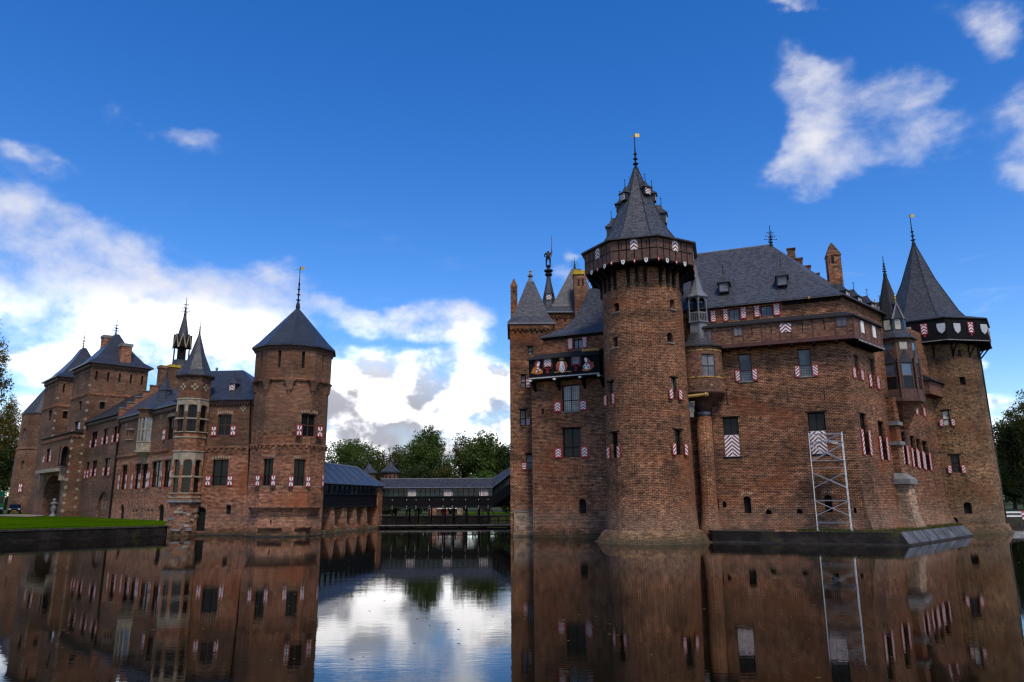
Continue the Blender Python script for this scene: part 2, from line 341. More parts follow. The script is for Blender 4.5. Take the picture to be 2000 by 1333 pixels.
# ---------------------------------------------------------------- mesh tools
LOC = {}
class MB:
    def __init__(s): s.v = []; s.f = []; s.m = []
    def face(s, pts, m=0):
        k = len(s.v); s.v += [tuple(p) for p in pts]; s.f.append(tuple(range(k, k+len(pts)))); s.m.append(m)
    def hexa(s, p, m=0):      # 8 points: bottom 0-3 counter-clockwise from above, top 4-7
        k = len(s.v); s.v += [tuple(q) for q in p]
        for f in ((3, 2, 1, 0), (4, 5, 6, 7), (0, 1, 5, 4), (1, 2, 6, 5), (2, 3, 7, 6), (3, 0, 4, 7)):
            s.f.append(tuple(k+i for i in f)); s.m.append(m)
    def fbox(s, fc, s0, s1, z0, z1, d0, d1, m=0):   # d0 inner, d1 outer
        s.hexa([fc.p(s0, z0, d1), fc.p(s1, z0, d1), fc.p(s1, z0, d0), fc.p(s0, z0, d0),
                fc.p(s0, z1, d1), fc.p(s1, z1, d1), fc.p(s1, z1, d0), fc.p(s0, z1, d0)], m)
    def box(s, c, size, rz=0, m=0):
        cs, sn = math.cos(rz), math.sin(rz); P = []
        for z in (0, size[2]):
            for x, y in ((-.5, -.5), (.5, -.5), (.5, .5), (-.5, .5)):
                a, b = x*size[0], y*size[1]; P.append((c[0]+a*cs-b*sn, c[1]+a*sn+b*cs, c[2]+z))
        s.hexa(P, m)
    def fprism(s, fc, poly, d0, d1, m=0):           # polygon in (s, z), counter-clockwise seen from outside
        k = len(s.v); n = len(poly)
        s.v += [tuple(fc.p(a, z, d1)) for a, z in poly] + [tuple(fc.p(a, z, d0)) for a, z in poly]
        s.f.append(tuple(range(k, k+n))); s.m.append(m); s.f.append(tuple(range(k+2*n-1, k+n-1, -1))); s.m.append(m)
        for i in range(n):
            j = (i+1) % n; s.f.append((k+i, k+n+i, k+n+j, k+j)); s.m.append(m)
    def rings(s, rings, cap0=True, cap1=True, m=0):  # rings of equal length, bottom to top, counter-clockwise from above
        k = len(s.v); n = len(rings[0])
        for r in rings: s.v += [tuple(p) for p in r]
        for a in range(len(rings)-1):
            for i in range(n):
                j = (i+1) % n; s.f.append((k+a*n+i, k+a*n+j, k+a*n+n+j, k+a*n+n+i)); s.m.append(m)
        if cap0: s.f.append(tuple(range(k+n-1, k-1, -1))); s.m.append(m)
        if cap1: s.f.append(tuple(range(k+(len(rings)-1)*n, k+len(rings)*n))); s.m.append(m)
    def tube(s, p0, p1, r0, r1=None, n=6, m=0):
        r1 = r0 if r1 is None else r1
        p0, p1 = Vector(p0), Vector(p1); d = (p1-p0).normalized()
        a = d.orthogonal().normalized(); b = d.cross(a)
        s.rings([[p+(a*math.cos(2*math.pi*i/n)+b*math.sin(2*math.pi*i/n))*r for i in range(n)] for p, r in ((p0, r0), (p1, r1))], m=m)
    def path(s, pts, r, n=6, m=0):
        for a, b in zip(pts, pts[1:]): s.tube(a, b, r, r, n, m)
    def lathe(s, c, prof, n=12, m=0):                # prof: (r, z) bottom to top
        s.rings([[(c[0]+r*math.cos(2*math.pi*i/n), c[1]+r*math.sin(2*math.pi*i/n), c[2]+z) for i in range(n)] for r, z in prof], m=m)
    def build(s, name, mats, par=None, smooth=False, kind=None, label=None):
        mats = [mats] if isinstance(mats, str) else mats
        base = LOC[par.name] if par is not None else Vector((0, 0, 0))
        V = np.array(s.v, dtype=float).reshape(-1, 3)
        me = bpy.data.meshes.new(name)
        me.from_pydata((V-np.array(base)).tolist(), [], s.f)
        for x in mats: me.materials.append(MATS[x])
        me.polygons.foreach_set('material_index', s.m)
        uv = me.uv_layers.new(name='uv').data
        buf = np.zeros((len(me.loops), 2)); k = 0
        for f in s.f:
            p = V[list(f)]
            nr = np.zeros(3)
            for i in range(len(f)):
                a, b = p[i], p[(i+1) % len(f)]
                nr += np.array(((a[1]-b[1])*(a[2]+b[2]), (a[2]-b[2])*(a[0]+b[0]), (a[0]-b[0])*(a[1]+b[1])))
            L = np.linalg.norm(nr); nr = nr/L if L > 1e-12 else np.array((0, 0, 1.))
            h = np.array((-nr[1], nr[0], 0)); hl = np.linalg.norm(h)
            h = h/hl if hl > .05 else np.array((1., 0, 0)); up = np.cross(nr, h)
            buf[k:k+len(f), 0] = p@h; buf[k:k+len(f), 1] = p@up; k += len(f)
        uv.foreach_set('uv', buf.ravel())
        if smooth: me.polygons.foreach_set('use_smooth', [True]*len(me.polygons))
        me.update()
        o = bpy.data.objects.new(name, me); COL.objects.link(o)
        if par is not None: o.parent = par
        LOC[o.name] = base
        if kind: o['kind'] = kind
        if label: o['label'] = label
        return o
def thing(name, loc, label, cat, group=None):
    o = bpy.data.objects.new(name, None); COL.objects.link(o); o.location = loc; o.empty_display_size = .5
    LOC[o.name] = Vector(loc); o['label'] = label; o['category'] = cat
    if group: o['group'] = group
    return o
def tag(o, label, cat, group=None):
    o['label'] = label; o['category'] = cat
    if group: o['group'] = group
    return o
class Fc:                       # a wall plane: s runs left to right as seen from outside, d outwards
    def __init__(s, p0, p1):
        s.o = Vector((p0[0], p0[1], 0)); d = Vector((p1[0]-p0[0], p1[1]-p0[1], 0)); s.L = d.length; s.t = d.normalized()
        s.n = Vector((s.t.y, -s.t.x, 0))
    def p(s, a, z, d=0): q = s.o+s.t*a+s.n*d; return (q.x, q.y, z)
    def xy(s, a, d=0): q = s.o+s.t*a+s.n*d; return (q.x, q.y)
    def sz(s, u, v, off=0):
        r = ray(u, v); t = (s.o+s.n*off-CAM).dot(s.n)/r.dot(s.n); q = CAM+r*t
        return (q-s.o).dot(s.t), q.z
    def rect(s, u0, v0, u1, v1, off=0):
        uc, vc = (u0+u1)/2, (v0+v1)/2
        return (s.sz(u0, vc, off)[0], s.sz(u1, vc, off)[0], s.sz(uc, v1, off)[1], s.sz(uc, v0, off)[1])
    def sub(s, a, d=0): return Fc(s.xy(a, d), s.xy(a+1, d))
class Tw:                       # a round or many-sided tower; a is the bearing from its centre, 0 towards the viewer, + to the right
    def __init__(s, x, y, n=0, rot=0.):
        s.c = Vector((x, y, 0)); s.n = n; s.rot = rot
        s.f = Vector((-x, -y, 0)).normalized(); s.r = Vector((-s.f.y, s.f.x, 0))
    def k(s, a):
        if not s.n: return 1.
        w = 2*math.pi/s.n; q = ((a-s.rot) % w)-w/2; return math.cos(w/2)/math.cos(q)
    def dir(s, a): return s.f*math.cos(a)+s.r*math.sin(a)
    def p(s, a, z, rr): q = s.c+s.dir(a)*(rr*s.k(a)); return (q.x, q.y, z)
    def ring(s, z, rr, n=None):
        n = n or s.n or 40
        return [s.p(s.rot+2*math.pi*i/n, z, rr) for i in range(n)]
    def hit(s, u, v, rr):
        r = ray(u, v); o = CAM-s.c; a = r.x**2+r.y**2; b = 2*(o.x*r.x+o.y*r.y); c = o.x**2+o.y**2-rr**2
        D = max(0, b*b-4*a*c); t = (-b-math.sqrt(D))/(2*a); q = CAM+r*t; w = q-s.c
        return math.atan2(w.x*s.r.x+w.y*s.r.y, w.x*s.f.x+w.y*s.f.y), q.z
    def z(s, v): return vz(v, s.c.x, s.c.y)
    def fc(s, a, rr):
        d = s.dir(a); t = Vector((-d.y, d.x, 0)); q = s.c+d*(rr*s.k(a))
        return Fc((q.x, q.y), (q.x+t.x, q.y+t.y))
    def rect(s, u0, v0, u1, v1, rr):
        a, z = s.hit((u0+u1)/2, (v0+v1)/2, rr); fc = s.fc(a, rr); return a, fc, fc.rect(u0, v0, u1, v1)
def cyl(uL, uR, v, Y, n=0, rot=0.):
    a, b = ray(uL, v), ray(uR, v); A, B = math.atan2(a.x, a.y), math.atan2(b.x, b.y); c, h = (A+B)/2, (B-A)/2
    D = Y/math.cos(c); return Tw(D*math.sin(c), Y, n, rot), D*math.sin(h)
def grid(mb, pf, ss, zs, holes, depth=.3, mf=lambda z: 0, seg=6):
    S = sorted(set(round(x, 5) for x in list(ss)+[q for h in holes for q in h[:2] if min(ss) < q < max(ss)]))
    Z = sorted(set(round(x, 5) for x in list(zs)+[q for h in holes for q in h[2:4] if min(zs) < q < max(zs)]))
    ids = {}
    def vid(a, z):
        if (a, z) not in ids: ids[a, z] = len(mb.v); mb.v.append(tuple(pf(a, z, 0)))
        return ids[a, z]
    for i in range(len(S)-1):
        for j in range(len(Z)-1):
            a, z = (S[i]+S[i+1])/2, (Z[j]+Z[j+1])/2
            if any(h[0] < a < h[1] and h[2] < z < h[3] for h in holes): continue
            mb.f.append((vid(S[i], Z[j]), vid(S[i+1], Z[j]), vid(S[i+1], Z[j+1]), vid(S[i], Z[j+1]))); mb.m.append(mf(z))
    for h in holes:
        a0, a1, z0, z1 = h[:4]; mm = mf((z0+z1)/2)
        if len(h) > 4 and h[4]:                      # round-headed: fill the two upper corners
            rise = h[4]; am = (a0+a1)/2; arc = []
            for k in range(seg+1):
                t = math.pi*k/seg; arc.append((am-(a1-a0)/2*math.cos(t), z1-rise+rise*math.sin(t)))
            for k in range(seg):
                (x0, y0), (x1, y1) = arc[k], arc[k+1]
                q = [(x0, y0), (x1, y1), (x1, z1+1e-4), (x0, z1+1e-4)]
                mb.face([pf(x, y, 0) for x, y in q], mm); mb.face([pf(x0, y0, 0), pf(x0, y0, -depth), pf(x1, y1, -depth), pf(x1, y1, 0)], mm)
        for (x0, y0, x1, y1) in ((a0, z0, a0, z1), (a1, z1, a1, z0), (a0, z1, a1, z1), (a1, z0, a0, z0)):
            mb.face([pf(x0, y0, 0), pf(x0, y0, -depth), pf(x1, y1, -depth), pf(x1, y1, 0)], mm)
def body(par, foot, z0, z1, holes, mats, name='wall', depth=.3, mf=lambda z: 0, zs=(), cap=True):
    mb = MB(); fcs = []
    for i in range(len(foot)):
        fc = Fc(foot[i], foot[(i+1) % len(foot)]); fcs.append(fc)
        grid(mb, fc.p, [0, fc.L], [z0, z1, *zs], [h if len(h) > 4 else (*h, 0) for h in holes.get(i, [])], depth, mf)
    if cap: mb.face([(x, y, z1) for x, y in foot])
    return mb.build(name, mats, par), fcs
def tbody(par, tw, prof, holes, mats, name='wall', depth=.3, mf=lambda z: 0, n=None, zs=()):
    # prof: (z, radius) bottom to top
    Zs = [p[0] for p in prof]; Rs = [p[1] for p in prof]
    def rad(z): return float(np.interp(z, Zs, Rs))
    n = n or tw.n or 48
    ss = [tw.rot-math.pi+2*math.pi*i/n for i in range(n+1)]
    lo = ss[0]
    hs = []
    for (a, fc, r, arch) in holes:
        rr = rad((r[2]+r[3])/2); a = (a-lo) % (2*math.pi)+lo
        hs.append((a+math.atan(r[0]/rr), a+math.atan(r[1]/rr), r[2], r[3], arch*1.))
    mb = MB(); grid(mb, lambda a, z, d: tw.p(a, z, rad(z)+d), ss, list(Zs)+list(zs), hs, depth, mf)
    mb.face(tw.ring(Zs[-1], Rs[-1], n))
    return mb.build(name, mats, par), rad
def clip(poly, s0, s1, z0, z1):
    for ax, lim, sg in ((0, s0, 1), (0, s1, -1), (1, z0, 1), (1, z1, -1)):
        out = []
        for i in range(len(poly)):
            a, b = poly[i], poly[(i+1) % len(poly)]; da, db = (a[ax]-lim)*sg, (b[ax]-lim)*sg
            if da >= 0: out.append(a)
            if da*db < 0:
                t = da/(da-db); out.append((a[0]+(b[0]-a[0])*t, a[1]+(b[1]-a[1])*t))
        poly = out
        if len(poly) < 3: return None
    return poly
def stripes(mb, fc, s0, s1, z0, z1, style, d, n=3, m=0):
    w, h = s1-s0, z1-z0
    if style == 'gyr':
        c = ((s0+s1)/2, (z0+z1)/2); q = .5
        for a, b in (((s0+w*.30, z1), (s1-w*.30, z1)), ((s1-w*.30, z0), (s0+w*.30, z0)), ((s0, z0+h*.30), (s0, z1-h*.30)), ((s1, z1-h*.30), (s1, z0+h*.30))):
            mb.fprism(fc, [c, b, a], d, d+.005, m)
        return
    p = h/n
    for half in ((0, 1),) if style in ('up', 'down') else ((0, .5), (.5, 1)):
        a, b = s0+w*half[0], s0+w*half[1]
        rise = (b-a)*.95 * (1 if style == 'up' else -1 if style == 'down' else (1 if half[0] == 0 else -1) * (-1 if style == 'vee' else 1))
        k = -3
        while k < n+4:
            y = z0+k*p + (0 if rise > 0 else -rise)
            q = clip([(a, y), (b, y+rise), (b, y+rise+p*.46), (a, y+p*.46)], a, b, z0, z1)
            if q: mb.fprism(fc, q, d, d+.005, m)
            k += 1
def shutter(par, fc, r, style='chev', out=.04, border=.16, n=3, th=.05, frame='red_paint', ink='maroon'):
    s0, s1, z0, z1 = r; mb = MB(); mb.fbox(fc, s0, s1, z0, z1, out, out+th)
    sh = mb.build('shutter', frame, par)
    b = min(border*(s1-s0), .12)
    fb = MB(); fb.fbox(fc, s0+b, s1-b, z0+b, z1-b, out+th-.01, out+th+.004); fb.build('painted_field', 'white_paint', sh)
    st = MB(); stripes(st, fc, s0+b+.01, s1-b-.01, z0+b+.01, z1-b-.01, style, out+th+.006, n); st.build('painted_stripes', ink, sh)
    return sh
def window(par, fc, r, cols=2, splits=(.5,), depth=.2, fw=.07, gl='glass', frame='timber_brown', sill=None, lintel=None, glow=None, arch=None, name='window'):
    s0, s1, z0, z1 = r; mb = MB(); d1, d0 = -depth, -depth-.08
    zs = [z0]+[z0+(z1-z0)*q for q in splits]+[z1]
    fr = MB(); sx = [s0+(s1-s0)*i/cols for i in range(cols+1)]
    for i, x in enumerate(sx):
        w = fw if i in (0, cols) else fw*.7; a = x if i == 0 else x-w if i == cols else x-w/2
        fr.fbox(fc, a, a+w, z0, z1, d0, d1)
    for j, z in enumerate(zs):
        w = fw if j in (0, len(zs)-1) else fw*1.1; a = z if j == 0 else z-w if j == len(zs)-1 else z-w/2
        fr.fbox(fc, s0+fw*.5, s1-fw*.5, a, a+w, d0+.004, d1-.004)
    wo = fr.build(name, frame, par)
    g = MB
    for j in range(len(zs)-1):
        for i in range(cols):
            q = MB(); q.fbox(fc, sx[i]+.01, sx[i+1]-.01, zs[j]+.01, zs[j+1]-.01, d0-.02, d0+.02)
            q.build('pane', (gl if isinstance(gl, str) else gl[j]), wo)
    if sill:
        q = MB(); q.fbox(fc, s0-.08, s1+.08, z0-.10, z0, -.25, .08); q.build('sill', sill, wo)
    if lintel:
        q = MB(); q.fbox(fc, s0-.16, s1+.16, z1, z1+.11, -.2, .03); q.build('lintel', lintel, wo)
    if arch:
        arch_band(wo, fc, s0-.06, s1+.06, z1+.02, arch)
    return wo
def arch_band(par, fc, s0, s1, z, h=.26, n=13, rise=.10, mats=('stone', 'brick_red')):
    mb = MB(); w = s1-s0
    for i in range(n):
        a, b = i/n, (i+1)/n
        ya, yb = z+rise*math.sin(math.pi*a), z+rise*math.sin(math.pi*b)
        mb.fprism(fc, [(s0+w*a, ya), (s0+w*b, yb), (s0+w*(.5+(b-.5)*1.06), yb+h), (s0+w*(.5+(a-.5)*1.06), ya+h)], -.02, .03, i % 2)
    return mb.build('arch_band', list(mats), par)
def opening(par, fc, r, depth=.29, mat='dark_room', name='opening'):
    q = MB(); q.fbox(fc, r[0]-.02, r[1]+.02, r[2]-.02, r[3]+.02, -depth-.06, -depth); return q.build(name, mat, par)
def finial(par, p, top, flag=None, r=.07, rings=3, mat='iron', name='finial', cross=False):
    x, y, z = p; h = top-z; mb = MB()
    prof = [(r*2.0, -.15), (r*1.6, h*.06)]
    zz = h*.10
    prof += [(r*.9, h*.12)]
    for k in range(rings):
        c = h*(.16+.13*k); q = r*(2.1-.35*k)
        prof += [(r*.7, c-.05), (q, c), (q, c+.05), (r*.6, c+.10)]
    prof += [(r*.42, h*.62), (r*.3, h*.97), (.008, h)]
    mb.lathe((x, y, z), prof, 8)
    if cross:
        for k in range(3):
            w = r*(5.5-1.3*k); c = z+h*(.30+.16*k)
            mb.box((x, y, c), (w*2, .03, .035)); mb.box((x, y, c+.002), (.03, w*2, .035))
            for sx in (-1, 1): mb.box((x+sx*w, y, c-.04), (.05, .05, .12)); mb.box((x, y+sx*w, c-.04), (.05, .05, .12))
    f = mb.build(name, mat, par)
    if flag:
        w = flag; q = MB(); q.box((x+w*.55+.02, y, top-w*1.0), (w, .02, w*.8)); q.build('weathervane_flag', 'gold', f)
        q = MB(); q.tube((x-w*1.4, y, top-w*.9), (x-.02, y, top-w*.9), .012, .02); q.build('weathervane_pointer', 'gold', f)
    return f
def pyramid(tw_ring_fn, prof, mat, par, name='roof', caps=True, smooth=False):
    mb = MB(); mb.rings([tw_ring_fn(z, r) for z, r in prof]); return mb.build(name, mat, par, smooth)
def hips(par, ring, apex, mat='lead', r=.05):
    pass
def rect_ring(fc, s0, s1, d0, d1, z):    # d0 inner (negative), d1 outer; counter-clockwise from above
    return [fc.p(s0, z, d1), fc.p(s1, z, d1), fc.p(s1, z, d0), fc.p(s0, z, d0)]
def offset_path(pts, d):
    fs = [Fc(a, b) for a, b in zip(pts, pts[1:])]; out = [fs[0].xy(0, d)]
    for f, g in zip(fs, fs[1:]):
        c = f.t.x*g.t.y-f.t.y*g.t.x; q = f.o+f.n*d; w = g.o+g.n*d-q
        t = (w.x*g.t.y-w.y*g.t.x)/c; e = q+f.t*t; out.append((e.x, e.y))
    out.append(fs[-1].xy(fs[-1].L, d)); return out
def strip(mb, pa, za, pb, zb, m=0):       # ribbon between two polylines
    k = len(mb.v); n = len(pa)
    mb.v += [(x, y, za) for x, y in pa]+[(x, y, zb) for x, y in pb]
    for i in range(n-1): mb.f.append((k+i, k+i+1, k+n+i+1, k+n+i)); mb.m.append(m)
def dormer(par, c, fdir, w, h, roof_h, over=.14, depth=1.2, mat='lead', face='shutter', finial_h=.5):
    # small roof house: c = bottom centre of its front, fdir = horizontal unit vector it faces
    t = Vector((-fdir.y, fdir.x, 0)); fc = Fc((c[0]-t.x*w/2, c[1]-t.y*w/2), (c[0]+t.x*w/2, c[1]+t.y*w/2)); z = c[2]
    mb = MB(); mb.fbox(fc, 0, w, z, z+h, -depth, 0); d = mb.build('dormer', mat, par)
    q = MB()
    q.rings([rect_ring(fc, -over, w+over, -depth, over, z+h-.03), rect_ring(fc, -over, w+over, -depth, over, z+h+.03),
             rect_ring(fc, w*.22, w*.78, -depth, -w*.25, z+h+roof_h*.45), rect_ring(fc, w*.47, w*.53, -depth, -w*.45, z+h+roof_h)])
    q.build('dormer_roof', 'slate_fine', d)
    b = .10*w
    if face == 'shutter':
        q = MB(); q.fbox(fc, b, w-b, z+.06, z+h-.08, .0, .03); q.build('dormer_shutter', 'white_paint', d)
        q = MB(); stripes(q, fc, b+.01, w-b-.01, z+.07, z+h-.09, 'chev', .031, 2); q.build('painted_stripes', 'maroon', d)
    else:
        q = MB(); q.fbox(fc, b, w-b, z+.08, z+h-.08, .0, .02); q.build('dormer_window', 'glass_grey_sheen', d)
    q = MB(); x, y, _ = fc.p(w/2, 0, -w*.45); q.tube((x, y, z+h+roof_h-.05), (x, y, z+h+roof_h+finial_h), .035, .02, 5)
    q.lathe((x, y, z+h+roof_h+finial_h), [(.02, -.02), (.06, .03), (.06, .06), (.01, .12)], 6); q.build('dormer_finial', 'iron', d)
    return d
def pipe(par, pts, r=.06, mat='iron'):
    mb = MB(); mb.path(pts, r, 6); return mb.build('rain_pipe', mat, par)
# ================================================================ the setting
def sheet(name, pts, mat, kind='structure', par=None):
    mb = MB(); mb.face(pts); o = mb.build(name, mat, par); o['kind'] = kind; return o
sheet('ground', [(-3000, -3000, -2), (3000, -3000, -2), (3000, 3000, -2), (-3000, 3000, -2)], 'ground')
sheet('water', [(-220, 2.5, 0), (220, 2.5, 0), (220, 150, 0), (-220, 150, 0)], 'water')
def slab(name, poly, z1, z0, mat):
    mb = MB(); mb.rings([[(x, y, z0) for x, y in poly], [(x, y, z1) for x, y in poly]]); o = mb.build(name, mat); o['kind'] = 'structure'; return o
slab('park_ground', [(-300, 108), (-100, 108), (-30, 107), (0, 105), (40, 108), (100, 104), (300, 108), (2500, 400), (2500, 2900), (-2500, 2900), (-2500, 400)], 1.15, -1.9, 'ground')
slab('near_bank', [(-300, -200), (300, -200), (300, 3.2), (-300, 3.2)], 1.5, -1.9, 'ground')
slab('far_lawn', [(-6.5, 109), (1, 109), (2, 122), (-9, 122)], 1.30, 1.0, 'lawn')
# left lawn: from the quay up to the foot of the wing
B0 = Vector((-34.5, 74)); BU = Vector((-.7, .714))
QA, QB = gz(0, 1060), gz(333, 1047); QD = (QB-QA).normalized()
QF = QA-QD*70
def wing_xy(sp, d=0): q = B0+BU*sp; nn = Vector((-.714, -.7)); return q.x+nn.x*d, q.y+nn.y*d
lw = MB()
front = [QF+(QB-QF)*(i/12) for i in range(13)]
backp = [wing_xy(95-95*i/12, -2) for i in range(13)]; backp[0] = (-190, 60)
rows = []
for i in range(13):
    a, bk = front[i], Vector((backp[i][0], backp[i][1], 0)); row = []
    for j in range(7):
        t = j/6; q = a+(bk-a)*t; row.append((q.x, q.y, 1.02+.50*min(1, t*1.4)-.18*(i/12)*t))
    rows.append(row)
k = len(lw.v)
for r_ in rows: lw.v += r_
for i in range(12):
    for j in range(6): lw.f.append((i*7+j, (i+1)*7+j, (i+1)*7+j+1, i*7+j+1)); lw.m.append(0)
lw.build('lawn', 'lawn')['kind'] = 'structure'
rd = MB(); strip(rd, [wing_xy(95, 20), wing_xy(70, 12), wing_xy(44, 7), wing_xy(33, 5.5)], 1.50, [wing_xy(95, 3), wing_xy(70, 3), wing_xy(44, 1), wing_xy(33, 4)], 1.53)
rd.build('road', 'gravel')['kind'] = 'structure'
# quay wall of the left lawn
qw = thing('quay_wall', (QB.x, QB.y, 0), 'dark stained quay wall holding the green lawn on the left', 'wall')
fq = Fc((QF.x, QF.y), (QB.x, QB.y))
mb = MB(); mb.fbox(fq, 0, fq.L, -1.9, .86, -.8, .03); mb.build('wall', 'quay', qw)
mb = MB(); mb.fbox(fq, 0, fq.L+.05, .86, 1.03, -.75, .10); mb.build('coping', 'stone_dark', qw)
mb = MB(); mb.fbox(fq, 0, fq.L, -1.0, .14, .03, .50); mb.build('ledge', 'quay', qw)
for q in (.46, .70, .86):
    mb = MB(); mb.fbox(fq, fq.L*q, fq.L*q+.1, -.5, .85, .03, .08); mb.build('timber_post', 'timber_dark', qw)
# grass along the quay edge
rng = np.random.default_rng(3)
def blades(name, base_pts, label, h=(.08, .2), mat='lawn'):
    V = []; F_ = []
    for (x, y, z) in base_pts:
        a = rng.uniform(0, 6.28); w = .02; hh = rng.uniform(*h); dx, dy = math.cos(a)*w, math.sin(a)*w; k = len(V)
        V += [(x-dx, y-dy, z-.02), (x+dx, y+dy, z-.02), (x+rng.normal(0, .05), y+rng.normal(0, .05), z+hh)]; F_.append((k, k+1, k+2))
    me = bpy.data.meshes.new(name); me.from_pydata(V, [], F_); me.materials.append(MATS[mat]); o = bpy.data.objects.new(name, me); COL.objects.link(o)
    o['kind'] = 'stuff'; o['label'] = label; o['category'] = 'grass'; return o
pts = []
for i in range(14000):
    t = rng.uniform(.35, 1); e = abs(rng.normal(0, .5)); q = QF+(QB-QF)*t; nn = Vector((-QD.y, QD.x, 0)); q = q+nn*(e+.75); pts.append((q.x, q.y, 1.02))
blades('grass', pts, 'grass blades fringing the lawn above the quay wall')

# ================================================================ left buildings
FAR = wing_xy(80)
def sp_at(u, proud, z=10):             # how far along the wing a corner standing proud of it shows at picture column u
    lo, hi = 0., 120.
    for _ in range(50):
        m_ = (lo+hi)/2
        if proj((*wing_xy(m_, proud), z))[0] > u: lo = m_
        else: hi = m_
    return m_
def wp(sp, d=0): return wing_xy(sp, d)
def corbels(par, fc, s0, s1, z, step=.45, proud=.12, mat='brick_red', h=.2, name='corbel_band', drop=.24):
    mb = MB(); mb.fbox(fc, s0, s1, z, z+h, -.05, proud); x = s0+step*.1
    while x+step*.5 < s1:
        mb.fprism(fc, [(x, z-drop*.4), (x+step*.25, z-drop), (x+step*.5, z-drop*.4), (x+step*.5, z), (x, z)], -.05, proud-.02); x += step
    return mb.build(name, mat, par)
def star(par, fc, s, z, r=.22):
    mb = MB()
    for dx, dz in ((0, 1), (0, -1), (1, 0), (-1, 0)): mb.fbox(fc, s+dx*r*.7-r*.32, s+dx*r*.7+r*.32, z+dz*r*.7-r*.32, z+dz*r*.7+r*.32, 0, .025)
    mb.build('stone_star', 'stone', par)
def side_shutters(par, fc, r, style, n=3, wfac=.42, low=.45, out=.04, ink='maroon'):
    w = (r[1]-r[0])*wfac; zt = r[2]+(r[3]-r[2])*low
    shutter(par, fc, (r[0]-w-.02, r[0]-.02, r[2]-.02, zt), style[0], out, n=n, ink=ink); shutter(par, fc, (r[1]+.02, r[1]+w+.02, r[2]-.02, zt), style[1], out, n=n, ink=ink)
BAND = 8.42
two = lambda z: 0 if z < BAND else 1
